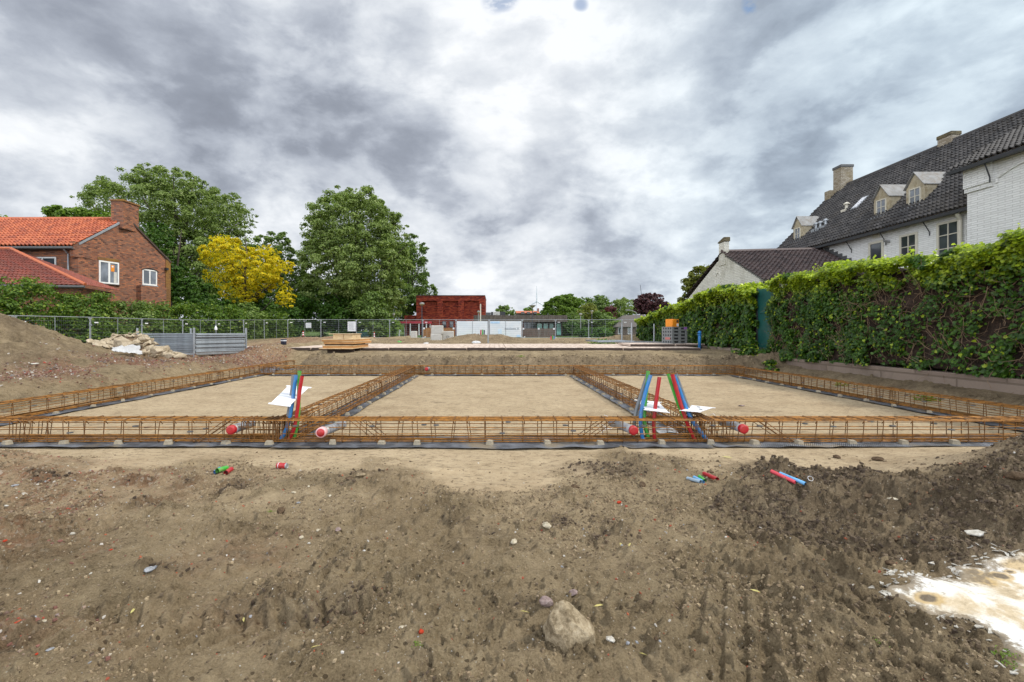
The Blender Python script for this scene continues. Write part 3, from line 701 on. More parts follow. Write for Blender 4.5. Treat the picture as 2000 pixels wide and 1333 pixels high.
# ================================================================== LARGE STRUCTURES
# ------------------------------------------------------------------ brick house on the left
def left_house():
    h = thing('brick_house', 'brown brick house with orange tiled roof and broad gable chimney', 'house', (-28.4, 33, -1.1))
    A = Vector((-28.4, 33.0, 0)); B = Vector((-26.85, 39.9, 0)); L = 15.0
    def loc(p): return Vector(p) - h.location
    ez = 5.9; rz = 8.42; Rp = Vector((-27.63, 36.4, 0))
    # gable prism, its near edge has a small stepped shoulder
    prof = [(A.x, A.y, -1.1), (B.x, B.y, -1.1), (B.x, B.y, 5.75), (Rp.x, Rp.y, rz - .05), (A.x, A.y, ez)]
    MB().poly([loc(p) for p in prof], (-L, 0, 0)).build('wall', M['red_brick'], h)
    u = (B - A).normalized(); nrm = Vector((u.y, -u.x, 0))
    # roof slopes
    pantile('roof', loc((A.x - L, 32.55, 5.72)), loc((A.x + .02, 32.55, 5.72)), loc((Rp.x - .05, 36.4, rz)), loc((Rp.x - L, 36.4, rz)), M['orange_tile'], h, tw=.27, th=.36, thick=.10, seed=1)
    pantile('roof', loc((B.x - .08, 40.3, 5.65)), loc((B.x - L, 40.3, 5.65)), loc((Rp.x - L, 36.4, rz)), loc((Rp.x - .05, 36.4, rz)), M['orange_tile'], h, tw=.27, th=.36, thick=.10, seed=2)
    MB().tube([loc((Rp.x - L, 36.4, rz + .05)), loc((Rp.x - .9, 36.4, rz + .05))], .12, 8).build('ridge_tiles', M['orange_tile'], h)
    # verge trim along the near slope
    mb = MB(); mb.poly([loc((A.x + .02, 33.0, ez - .02)), loc((A.x + .10, 33.0, ez - .02)), loc((Rp.x + .08, 36.4, rz - .05)), loc((Rp.x, 36.4, rz - .05))], (0, -.04, .13)); mb.build('verge', M['lead'], h)
    mb = MB(); mb.poly([loc((B.x + .0, 40.0, 5.62)), loc((B.x + .12, 40.0, 5.62)), loc((Rp.x + .12, 36.5, rz - .1)), loc((Rp.x, 36.5, rz - .1))], (0, .05, .14)); mb.build('verge', M['dark_wood'], h)
    # shoulders at the two ends of the gable
    Mx = frame_of(loc((A.x, A.y, 0)), u, nrm)
    MB().box(-.35, .95, -.25, .05, 5.05, 6.08, Mx).build('shoulder', M['red_brick'], h)
    Mx = frame_of(loc((A.x, A.y, 0)), u, nrm); W = (B - A).length
    MB().box(W - .32, W + .12, -.3, .06, -1.1, 5.85, Mx).build('shoulder', M['lichen_brick'], h)['label'] = 'orange lichen covered brick pier at the gable end'
    # chimney
    c = MB().bbox(-28.35, -27.45, 35.75, 37.35, 7.6, 9.62, .02, Matrix.Translation(-h.location)).build('chimney', M['red_brick'], h)
    MB().bbox(-28.42, -27.38, 35.68, 37.42, 9.62, 9.74, .02, Matrix.Translation(-h.location)).build('chimney_cap', M['lichen_brick'], c)
    # windows in the gable
    o = loc(A + u * (.195 * 7.07) + Vector((0, 0, 3.42)))
    w = window(h, o, u, nrm, 1.45, 1.62, M['white_paint'], M['grey_pane'], cols=2, fw=.10, bar=.13, sill=M['dark_wood'], label='white double window with a yellow notice')
    Mx = frame_of(o, u, nrm)
    pc = MB().box(.86, 1.12, .014, .022, .92, 1.40, Mx).build('notice', M['orange'], w)
    pc = MB().box(.92, 1.04, .024, .028, 1.22, 1.34, Mx).build('notice_print', M['white_paint'], w)
    MB().box(1.08, 1.30, .013, .018, .12, .90, Mx).build('curtain', M['curtain'], w)
    mb = MB().box(-.08, 1.53, -.01, .03, 1.63, 1.85, Mx); mb.build('lintel', M['lichen_brick'], h)
    o = loc(A + u * (.665 * 7.07) + Vector((0, 0, 3.62)))
    window(h, o, u, nrm, 1.25, 1.22, M['white_paint'], M['grey_pane'], cols=2, fw=.09, bar=.10, sill=M['lead'], label='smaller white window with arched head')
    Mx = frame_of(o, u, nrm)
    MB().box(-.45, 1.75, -.01, .42, -2.0, -.10, Mx).build('bay', M['red_brick'], h)
    mb = MB(); arc = [(-.05 + 1.35 * i / 8, .05, 1.16 + .17 * math.sin(math.pi * i / 8)) for i in range(9)]
    mb.tube([Mx @ Vector(p) for p in arc], .045, 5); mb.build('arch', M['dark_wood'], h)
    MB().box(1.95, 2.15, .0, .22, 1.35, 1.55, Mx).build('wall_lamp', M['black_metal'], h)
    # long side: window under the eave, gutter and downpipe
    for x0 in (-31.78, -36.2):
        window(h, loc((x0, 33.0, 3.9)), (1, 0, 0), (0, -1, 0), 1.9, 1.15, M['white_paint'], M['pane'], cols=2, fw=.09, bar=.10)
    mb = MB(); mb.tube([loc((A.x - L, 32.45, 5.60)), loc((A.x + .1, 32.45, 5.60))], .085, 8); mb.build('gutter', M['gutter_grey'], h)
    MB().box(A.x - L, A.x + .0, 32.5, 33.0, 5.5, 5.56, Matrix.Translation(-h.location)).build('eave_board', M['dark_wood'], h)
    mb = MB(); mb.tube([loc((-28.98, 32.5, 5.55)), loc((-28.98, 32.88, 5.25)), loc((-28.98, 32.88, 1.0))], .05, 8); mb.build('downpipe', M['lead'], h)
    # lower house in front with hipped roof
    g = thing('low_house', 'low house with weathered red hipped roof in front of the brown brick house', 'house', (-30, 30, -1.1))
    def lc(p): return Vector(p) - g.location
    E1 = (-38, 27.6, 2.78); E2 = (-25.05, 29.6, 2.78); Ap = (-31.2, 31.2, 5.25); A2 = (-39, 30.2, 5.25); E3 = (-26.3, 34.0, 2.78)
    Hr = (-31.15, 31.2, 5.25)
    pantile('roof', lc(E1), lc(E2), lc(Hr), lc(A2), M['old_red_tile'], g, tw=.26, th=.33, thick=.06, seed=3)
    pantile('roof', lc(E2), lc(E3), lc(Hr), lc(Ap), M['old_red_tile'], g, tw=.26, th=.33, thick=.06, seed=4)
    MB().tube([lc((E2[0], E2[1], E2[2] + .08)), lc((Ap[0], Ap[1], Ap[2] + .08))], .10, 8).build('hip_tiles', M['orange_tile'], g)
    MB().tube([lc((Ap[0], Ap[1], Ap[2] + .08)), lc((A2[0], A2[1], A2[2] + .08))], .10, 8).build('ridge_tiles', M['orange_tile'], g)
    MB().poly([lc((-38, 28.0, -1.1)), lc((-25.6, 29.95, -1.1)), lc((-26.6, 33.6, -1.1)), lc((-38, 32.5, -1.1))], (0, 0, 3.8)).build('wall', M['red_brick'], g)
    MB().tube([lc((-38, 27.5, 2.70)), lc((-25.0, 29.5, 2.70))], .08, 8).build('gutter', M['gutter_grey'], g)
left_house()

# ------------------------------------------------------------------ white painted house on the right
def right_house():
    h = thing('white_house', 'long white painted brick house with dark tiled roof and dormers above the ivy hedge', 'house', (19.4, 25, -.9))
    T = Matrix.Translation(-h.location)
    def lc(p): return Vector(p) - h.location
    XE = 19.05; XW = 19.4; XR = 23.8; ZE = 5.02; ZR = 9.8; Y0 = 18.95; Y1 = 33.5; YN = 8.0
    # main wall (ends in a gable far away) and roof
    prof = [(XW, Y1 - .1, -.9), (XW, Y1 - .1, 5.2), (XR, Y1 - .1, ZR - .1), (28.2, Y1 - .1, 5.2), (28.2, Y1 - .1, -.9)]
    MB().poly([lc(p) for p in prof], (0, -(Y1 - .1 - YN), 0)).build('wall', M['white_brick'], h)
    pantile('roof', lc((XE, Y1, ZE)), lc((XE, Y0, ZE)), lc((XR, Y0, ZR)), lc((XR, Y1, ZR)), M['dark_tile'], h, tw=.205, th=.28, thick=.075, seed=5)
    pantile('roof', lc((28.6, YN, ZE)), lc((28.6, Y1, ZE)), lc((XR, Y1, ZR)), lc((XR, YN, ZR)), M['dark_tile'], h, tw=.5, th=.5, thick=.06, seed=6)
    MB().tube([lc((XR, YN, ZR + .06)), lc((XR, Y1, ZR + .06))], .13, 8).build('ridge_tiles', M['dark_tile'], h)
    # near wing: wall further out, higher eave
    XW2 = 18.5; XE2 = 18.15; ZE2 = 6.36
    pantile('roof', lc((XE2, Y0 + .35, ZE2)), lc((XE2, YN, ZE2)), lc((XR, YN, ZR + .01)), lc((XR, Y0 + .0, ZR + .01)), M['dark_tile'], h, tw=.205, th=.28, thick=.075, seed=7)
    w2 = MB().poly([lc((XW2, Y0 - .05, -.9)), lc((XW2, Y0 - .05, 6.5)), lc((XR - 1, Y0 - .05, 9.2)), lc((XR - 1, Y0 - .05, -.9))], (0, -(Y0 - YN), 0)); w2.build('wing_wall', M['white_brick'], h)
    # corbelled corner and arched moulding under the eave of the wing
    mb = MB(); mb.box(XW2 - .12, XW2 - .002, 17.9, Y0, 5.55, 6.45, T); mb.box(XW2 - .07, XW2 - .003, 17.9, Y0, 5.38, 5.55, T)
    mb.build('corbel', M['white_brick'], h)
    for (ya, yb) in ((17.75, 15.6), (15.3, 12.9), (12.6, 10.2)):
        n = 14; mb = MB(); pts = [lc((XW2 - .03, ya + (yb - ya) * i / n, 5.62 + .30 * math.sin(math.pi * i / n))) for i in range(n + 1)]
        pts = [pts[0] + Vector((0, .0, -.18)), pts[0]] + pts[1:-1] + [pts[-1], pts[-1] + Vector((0, 0, -.18))]
        mb.tube(pts, .045, 5); mb.build('arch_moulding', M['white_brick'], h)
    # gutters and their brackets
    MB().box(XE - .10, XE + .06, Y0, Y1, ZE - .16, ZE - .03, T).build('gutter', M['black_metal'], h)
    MB().box(XE2 - .10, XE2 + .06, YN, Y0 + .3, ZE2 - .17, ZE2 - .04, T).build('gutter', M['black_metal'], h)
    MB().box(XE + .06, XW + .02, Y0, Y1, ZE - .08, ZE - .02, T).build('eave_board', M['dark_wood'], h)
    MB().box(XE2 + .06, XW2 + .02, YN, Y0 + .3, ZE2 - .09, ZE2 - .02, T).build('eave_board', M['dark_wood'], h)
    for y in (28.3, 26.2, 23.9, 21.5): MB().tube([lc((XE + .02, y, ZE - .15)), lc((XW - .03, y, ZE - .62)), lc((XW - .03, y, ZE - .78))], .022, 5).build('gutter_bracket', M['black_metal'], h)
    for y in (17.9, 15.6, 13.2): MB().tube([lc((XE2 + .02, y, ZE2 - .15)), lc((XW2 - .14, y, ZE2 - .66)), lc((XW2 - .14, y, ZE2 - .86))], .026, 5).build('gutter_bracket', M['black_metal'], h)
    # downpipe in the inner corner
    MB().tube([lc((XE + .05, 19.95, ZE - .15)), lc((XW - .12, 20.0, ZE - .42)), lc((XW - .12, 20.0, 0))], .075, 8).build('downpipe', M['cream_paint'], h)
    # windows
    window(h, lc((XW, 25.0, 2.2)), (0, -1, 0), (-1, 0, 0), .95, 2.35, M['cream_paint'], M['pane'], cols=1, fw=.11, sill=M['cream_paint'], label='tall plain window without glazing bars')
    MB().box(XW - .03, XW + .01, 24.3, 24.75, 4.72, 4.98, T).build('air_grille', M['cream_paint'], h)
    window(h, lc((XW, 23.1, 3.35)), (0, -1, 0), (-1, 0, 0), .98, 1.2, M['cream_paint'], M['pane'], cols=2, rows=2, fw=.10, sill=M['cream_paint'])
    window(h, lc((XW, 21.15, 2.95)), (0, -1, 0), (-1, 0, 0), 1.05, 1.75, M['cream_paint'], M['pane'], cols=2, rows=3, fw=.10, sill=M['cream_paint'], label='large window of six panes beside the downpipe')
    MB().tube([lc((XW - .25, 23.75, 4.42)), lc((XW + .0, 23.7, 4.40))], .06, 8).build('wall_lamp', M['zinc'], h)
    # chimneys
    c = MB().bbox(23.35, 24.15, 32.5, 33.3, 8.6, 11.05, .02, T).build('chimney', M['chimney_brick'], h)
    MB().bbox(23.31, 24.19, 32.46, 33.34, 11.05, 11.22, .02, T).build('chimney_cap', M['gutter_grey'], c)
    s_ = MB().bbox(22.85, 23.349, 32.9, 33.45, 8.0, 9.6, .02, T).build('chimney_shoulder', M['chimney_brick'], c)
    c = MB().bbox(23.6, 24.1, 24.95, 25.75, 9.2, 10.16, .02, T).build('chimney', M['chimney_brick'], h)
    MB().bbox(23.57, 24.13, 24.92, 25.78, 10.16, 10.34, .02, T).build('chimney_cap', M['mossy_brick'], c)
    # dormers
    def roofz(x): return ZE + (x - XE) * (ZR - ZE) / (XR - XE)
    for (yf, yn) in ((25.45, 24.45), (23.45, 22.45), (32.3, 31.35)):
        xf = 20.0; zb = roofz(xf) - .1; ze = 6.85; za = 7.5; ym = (yf + yn) / 2
        xe = XE + (ze - ZE) * (XR - XE) / (ZR - ZE) + .1; xa = XE + (za - ZE) * (XR - XE) / (ZR - ZE) + .1
        d = MB().poly([lc((xf, yn, zb)), lc((xf, yf, zb)), lc((xf, yf, ze)), lc((xf, ym, za)), lc((xf, yn, ze))], (.06, 0, 0))
        for y in (yn, yf): d.poly([lc((xf + .06, y - .03, zb)), lc((xf + .06, y - .03, ze)), lc((xe, y - .03, ze))], (0, .06, 0))
        do = d.build('dormer', M['dormer_wood'], h)
        mb = MB()
        for y in (yn - .07, yf + .07):
            mb.poly([lc((xf - .1, y, ze - .04)), lc((xf - .1, ym, za + .03)), lc((xa + .05, ym, za + .03)), lc((xe + .05, y, ze - .04))], (0, 0, .035))
        mb.build('dormer_roof', M['zinc'], do)
        window(do, lc((xf - .0, yf - .18, zb + .12)), (0, -1, 0), (-1, 0, 0), yf - yn - .36, .80, M['cream_paint'], M['grey_pane'], cols=2, rows=2, fw=.055, bar=.03, depth=.04)
        MB().box(xf - .22, xf - .02, yn - .1, yf + .1, zb + .0, zb + .03, T).build('dormer_flashing', M['lead'], do)
    # skylight, vents
    sl = (ZR - ZE) / (XR - XE)
    def onroof(x, y, e=0.0): return lc((x, y, roofz(x) + e))
    mb = MB(); mb.poly([onroof(21.0, 28.5, .1), onroof(21.0, 28.0, .1), onroof(21.7, 28.0, .1), onroof(21.7, 28.5, .1)], (0, 0, .09)); s = mb.build('skylight', M['lead'], h)
    mb = MB(); mb.poly([onroof(21.06, 28.45, .195), onroof(21.06, 28.05, .195), onroof(21.64, 28.05, .195), onroof(21.64, 28.45, .195)], (0, 0, .01)); mb.build('skylight_pane', M['board'], s)
    for (x, y, k) in ((20.4, 30.6, 0), (20.4, 30.2, 1), (20.45, 29.8, 0), (21.3, 29.2, 2)):
        z = roofz(x); b = MB(); b.lathe([(.09, -.05), (.09, .34), (.17, .36), (.17, .42), (.05, .50)], 10, lc((x, y, z))); b.box(x - .25, x + .1, y - .16, y + .16, z - .12, z + .05, T)
        b.build('roof_vent', M['galv'] if k != 2 else M['cream_paint'], h)
    # ---- annex with cream gable
    a = thing('white_annex', 'small cream painted brick annex with gable chimney and dark brown tiled roof', 'house', (13.55, 28.6, -.9))
    def la(p): return Vector(p) - a.location
    XA = 13.55; XB = 19.38
    prof = [(XA, 24.6, -.9), (XA, 24.6, 2.62), (XA, 28.15, 4.28), (XA, 29.1, 4.28), (XA, 33.9, 2.2), (XA, 33.9, -.9)]
    MB().poly([la(p) for p in prof], (XB - XA, 0, 0)).build('wall', M['cream_brick'], a)
    pantile('roof', la((XA - .12, 24.1, 2.52)), la((XB, 24.1, 2.52)), la((XB, 28.6, 4.78)), la((XA - .12, 28.6, 4.62)), M['brown_tile'], a, tw=.25, th=.32, thick=.08, seed=8)
    pantile('roof', la((XB, 34.3, 2.3)), la((XA - .12, 34.3, 2.3)), la((XA - .12, 28.6, 4.62)), la((XB, 28.6, 4.78)), M['brown_tile'], a, tw=.4, th=.4, thick=.06, seed=9)
    MB().tube([la((XA - .1, 28.6, 4.70)), la((XB, 28.6, 4.85))], .11, 8).build('ridge_tiles', M['brown_tile'], a)
    c = MB().bbox(XA - .05, XA + .22, 28.3, 29.05, 3.9, 5.26, .02, Matrix.Translation(-a.location)).build('chimney', M['cream_brick'], a)
    mb = MB(); mb.poly([la((XA - .08, 28.25, 5.26)), la((XA - .08, 29.12, 5.26)), la((XA - .08, 29.12, 5.32)), la((XA - .08, 28.42, 5.50)), la((XA - .08, 28.25, 5.50))], (.33, 0, 0)); mb.build('chimney_cap', M['mossy_brick'], c)
    mb = MB()
    for i in range(12):   # stepped flashing against the big house
        y = 28.3 - i * .35; z = 4.78 - (28.6 - y) * .502; mb.box(XB - .03, XB + .0, y - .35, y, z - .05, z + .22, Matrix.Translation(-a.location))
    mb.build('stepped_flashing', M['gutter_grey'], a)
    MB().tube([la((XA - .15, 24.02, 2.42)), la((XB, 24.02, 2.42))], .075, 8).build('gutter', M['black_metal'], a)
    n = 10; pts = [la((XA - .02, 29.2 - 0.33 * math.cos(math.pi * i / n), 3.2 + .33 * math.sin(math.pi * i / n))) for i in range(n + 1)]
    MB().tube([pts[0] + Vector((0, 0, -.5))] + pts + [pts[-1] + Vector((0, 0, -.5))], .03, 5).build('blind_arch', M['cream_brick'], a)
right_house()

# ------------------------------------------------------------------ buildings beyond the site fence
def far_buildings():
    Y = 76.0; s = Y / F; T0 = lambda o: Matrix.Translation(-o.location)
    def X(p): return (p - VX) * s
    def Z(p): return (HY - p) * s
    b = thing('red_brick_hall', 'square deep red brick block with three recessed brick panels, behind the site fence', 'building', (X(880), Y, -.7))
    T = T0(b)
    x0, x1 = X(813), X(947); mb = MB()
    mb.box(x0, x1, Y + .35, Y + 12, -.7, Z(578), T)
    # front leaf with three real recesses
    cuts = [(824, 854), (865, 895), (906, 935)]; xs = [x0] + [X(q) for c in cuts for q in c] + [x1]
    for i in range(0, len(xs), 2): mb.box(xs[i], xs[i + 1], Y, Y + .349, Z(628), Z(578), T)
    for c in cuts: mb.box(X(c[0]), X(c[1]), Y + .002, Y + .349, Z(588), Z(578), T); mb.box(X(c[0]), X(c[1]), Y + .002, Y + .349, Z(628), Z(617), T)
    mb.box(x0, x1, Y, Y + .348, -.7, Z(628), T)
    mb.build('wall', M['dark_red_brick'], b)
    MB().box(x0 - .05, x1 + .05, Y - .05, Y + 12.05, Z(578), Z(577), T).build('roof_edge', M['dark_wood'], b)
    MB().box(X(787.5), x0 - .01, Y + 1, Y + 9, -.7, Z(616), T).build('side_wing', M['dark_red_brick'], b)
    for q in (864, 878): window(b, Vector((X(q), Y - .01, Z(640))) - b.location, (1, 0, 0), (0, -1, 0), .62, Z(628) - Z(640), M['black_metal'], M['pane'], cols=1, fw=.05)
    # timber clad pavilion
    Y = 66.0; s = Y / F
    p = thing('timber_clad_building', 'low flat building with grey brown vertical cladding band over a glass front', 'building', (X(1010), Y, -.7)); T = T0(p)
    mb = MB(); xa, xb = X(925), X(1108); n = int((xb - xa) / .17); r = np.random.default_rng(3)
    for i in range(n):
        u = xa + (xb - xa) * i / n; d = r.uniform(0, .035); mb.box(u, u + (xb - xa) / n - .012, Y - .05 - d, Y + .02, Z(629), Z(616) + r.uniform(-.01, .01), T)
    mb.build('cladding_band', M['cladding'], p)
    MB().box(xa, xb, Y + .021, Y + 9, Z(628.6), Z(616.4), T).build('roof', M['gutter_grey'], p)
    MB().box(X(925), X(1045), Y + 1.2, Y + 8, -.7, Z(629.2), T).build('wall', M['dark_red_brick'], p)
    MB().box(X(1048), X(1101), Y + 1.4, Y + 8, -.7, Z(629.2), T).build('wall', M['dark_wood'], p)
    for q0, q1 in ((1050, 1061), (1063, 1073), (1075, 1084), (1089, 1099)):
        window(p, Vector((X(q0), Y + 1.38, -.6)) - p.location, (1, 0, 0), (0, -1, 0), X(q1) - X(q0), Z(630) + .5, M['black_metal'], M['green_pane'], cols=1, fw=.05)
    MB().box(X(1024), X(1048), Y + 1.17, Y + 1.19, -.2, Z(630), T).build('dark_glass', M['pane'], p)
    for k, (q0, q1, y0, m_) in enumerate(((948, 958, 609, 'gutter_grey'), (958.5, 963, 608, 'black_metal'), (963.5, 970, 607.5, 'concrete'), (970.5, 977, 607.5, 'concrete'), (977.5, 988, 607.5, 'black_metal'))):
        e = MB().bbox(X(q0), X(q1), Y + 3, Y + 4.4, Z(616.2), Z(y0), .03).build('roof_unit', M[m_]); tag(e, ['small grey', 'narrow dark', 'left pale', 'right pale', 'wide black'][k] + ' ventilation unit on the flat roof beside the red hall', 'roof unit', 'ventilation units on the flat roof')
    # crimson canopy
    Y = 60.0; s = Y / F
    c = thing('red_canopy', 'open shelter with thin crimson roof on white posts left of the red hall', 'shelter', (X(806), Y, -.7)); T = T0(c)
    MB().box(X(776), X(838), Y, Y + 2.6, Z(632), Z(628), T).build('canopy_roof', M['canopy_red'], c)
    for q, d in ((779.5, 0), (784, 2), (801, 0), (818, 0), (832.5, 0), (835.5, 2)): MB().box(X(q) - .06, X(q) + .06, Y + .1 + d, Y + .22 + d, -.7, Z(632), T).build('post', M['white_paint'], c)
    MB().box(X(786), X(833), Y + 2.5, Y + 2.56, -.6, Z(633), T).build('back_wall', M['dark_red_brick'], c)
    # far house with orange roof
    Y = 135.0; s = Y / F
    f = thing('orange_roofed_house', 'distant house with orange roof showing over the timber clad building', 'house', (X(1032), Y, -.7)); T = T0(f)
    MB().box(X(1009), X(1055), Y, Y + 9, -.7, Z(612), T).build('wall', M['far_tile'], f)
    mb = MB(); mb.poly([Vector((X(1008), Y - .4, Z(612))) - f.location, Vector((X(1008), Y + 9.4, Z(612))) - f.location, Vector((X(1008), Y + 4.5, Z(606.5))) - f.location], (X(1054) - X(1008), 0, 0)); mb.build('roof', M['orange_tile'], f)
    MB().box(X(1052), X(1055), Y + 3.5, Y + 4.6, Z(610), Z(601.5), T).build('chimney', M['red_brick'], f)
    for q in (1018, 1029, 1042): MB().box(X(q), X(q + 6), Y - .9, Y + 1.5, Z(614), Z(610), T).build('dormer', M['gutter_grey'], f)
    # bungalow right
    Y = 70.0; s = Y / F
    g = thing('brown_bungalow', 'brown brick bungalow with grey brown hipped roof under the copper beech', 'house', (X(1240), Y, -.7)); T = T0(g)
    MB().box(X(1204), X(1262), Y, Y + 8, -.7, Z(638), T).build('wall', M['brown_wood'], g)
    mb = MB(); v = [(X(1200), Y - .5, Z(639)), (X(1275), Y - .5, Z(639)), (X(1275), Y + 8.5, Z(639)), (X(1200), Y + 8.5, Z(639)), (X(1229), Y + 3.5, Z(615)), (X(1273), Y + 3.5, Z(613))]
    mb.add([Vector(q) - g.location for q in v], [(0, 1, 5, 4), (2, 3, 4, 5), (0, 4, 3), (1, 2, 5), (0, 3, 2, 1)]); mb.build('roof', M['far_tile'], g)
    for q in (1207, 1226): window(g, Vector((X(q), Y - .01, Z(653))) - g.location, (1, 0, 0), (0, -1, 0), .65, .95, M['white_paint'], M['pane'], cols=2, fw=.06)
    # wind turbine
    Y = 1500.0; s = Y / F; hx, hz = X(1048), Z(589)
    w = thing('wind_turbine', 'white three bladed wind turbine far beyond the timber clad building', 'wind turbine', (hx, Y, -1))
    MB().tube([(0, 0, 0), (0, 0, hz)], [2.6, 1.3], 12).build('tower', M['turbine'], w, True)
    MB().box(-1.8, 1.8, -4, 6, hz - 1.2, hz + 2.6).build('nacelle', M['turbine'], w)
    for a in (90, 213, 328):
        c_, s_ = math.cos(R(a)), math.sin(R(a)); Ln = 47
        MB().tube([(0, -5, hz + 1), (c_ * Ln * .2, -5, hz + 1 + s_ * Ln * .2), (c_ * Ln, -5, hz + 1 + s_ * Ln)], [1.6, 2.4, .5], 6).build('blade', M['turbine'], w)
far_buildings()

# ------------------------------------------------------------------ street lamps
def lamps():
    def lamp(pxx, ytop, ybase, Y, label, dark=False, r=.05, head=.42, cone=False):
        x = (pxx - VX) / F * Y; zt = (HY - ytop) / F * Y
        t = thing('street_lamp', label, 'street lamp', (x, Y, -.7), 0, 'street lamps beyond the fence')
        m_ = M['lamp_dark'] if dark else M['lamp_metal']; H = zt + .7
        MB().tube([(0, 0, 0), (0, 0, H - .3)], [r * 1.3, r * .8], 8).build('pole', m_, t)
        MB().lathe([(.06, H - .34), (head * .45, H - .22), (head, H - .02)] if cone else [(.05, H - .36), (head * .8, H - .26), (head, H - .16)], 14).build('lamp_bowl', M['opal'], t)
        MB().lathe([(head, H - .015 if cone else H - .155), (head * .85, H + .04 if cone else H - .07), (.05, H + .06 if cone else H)], 14).build('lamp_cap', M['lamp_metal'], t)
    lamp(824, 591, 660, 54, 'tall dark street lamp with pale saucer head before the red hall', True, .055, .30)
    lamp(1040, 597, 630, 62, 'street lamp with inverted cone head over the timber clad building', True, .055, .44, True)
    lamp(934.5, 607, 650, 58, 'short white street lamp beside the bare white pole', False, .07, .17)
    lamp(769, 612, 650, 58, 'thin pale street lamp left of the crimson canopy', False, .04, .17)
    lamp(1134, 612, 650, 60, 'pale street lamp with box head in front of the round trees', False, .06, .22)
    lamp(1156, 608, 660, 58, 'dark street lamp with white cone head in front of the trees', True, .06, .19, True)
    x, Y = (938.5 - VX) / F * 57.5, 57.5; t = MB().tube([(x, Y, -.7), (x, Y, (HY - 594) / F * Y)], .07, 8); tag(t.build('flag_pole', M['cream_paint']), 'bare white pole standing in front of the red hall corner', 'pole')
    Y = 64; x = (1243.5 - VX) / F * Y; zt = (HY - 609) / F * Y
    t = thing('street_lamp', 'street lamp with long curved arm reaching left over the bungalow', 'street lamp', (x, Y, -.7), 0, 'street lamps beyond the fence'); H = zt + .7
    MB().tube([(0, 0, 0), (0, 0, H - .4), (-.12, 0, H - .1), (-.5, 0, H + .08), (-.9, 0, H + .18)], [.07, .06, .05, .045, .04], 8).build('pole', M['lamp_metal'], t)
    MB().bbox(-1.5, -.85, -.11, .11, H + .14, H + .26, .03).build('lamp_head', M['lamp_metal'], t)
    Y = 110; x = (1253 - VX) / F * Y
    tag(MB().tube([(x + 1.2, Y, -.7), (x - .3, Y, (HY - 557) / F * Y)], .05, 6).build('antenna_mast', M['lamp_dark']), 'thin leaning mast rising from the copper beech', 'mast')
lamps()

# ================================================================== VEGETATION
GREEN = leaf_mat('mid_green_leaves', [(0.066, 0.114, 0.022), (0.126, 0.192, 0.038), (0.204, 0.276, 0.060), (0.312, 0.384, 0.120)], .3)
SILVER = leaf_mat('greyish_green_leaves', [(.085,.130,.026), (.175,.235,.055), (.28,.345,.10), (.46,.51,.22)], .34)
DEEP = leaf_mat('deep_green_leaves', [(.028,.070,.006), (.052,.120,.010), (.090,.175,.016), (.15,.24,.03)], .3)
BRIGHT = leaf_mat('bright_green_leaves', [(.075,.14,.012), (.13,.21,.020), (.20,.29,.032), (.26,.38,.05)], .35)
YELLOW = leaf_mat('golden_yellow_leaves', [(.36,.30,.010), (.68,.52,.010), (.84,.68,.02), (.30,.40,.03)], .42)
COPPER = leaf_mat('copper_purple_leaves', [(0.032, 0.013, 0.016), (0.067, 0.022, 0.026), (0.120, 0.042, 0.038), (0.144, 0.064, 0.032)], .2)
REDL = leaf_mat('dark_red_leaves', [(0.053, 0.015, 0.015), (0.105, 0.027, 0.024), (0.150, 0.045, 0.038), (0.135, 0.060, 0.030)], .2)
OLIVE = leaf_mat('yellow_green_leaves', [(0.091, 0.111, 0.016), (0.156, 0.176, 0.023), (0.247, 0.234, 0.039), (0.390, 0.286, 0.039)], .35)
HEDGE = leaf_mat('hedge_leaves', [(.040,.085,.008), (.080,.145,.012), (.135,.215,.022), (.27,.33,.04)], .3)
IVY = leaf_mat('ivy_leaves', [(.014, .040, .004), (.038, .094, .009), (.10, .20, .020), (.52, .62, .03)], .3, .36)

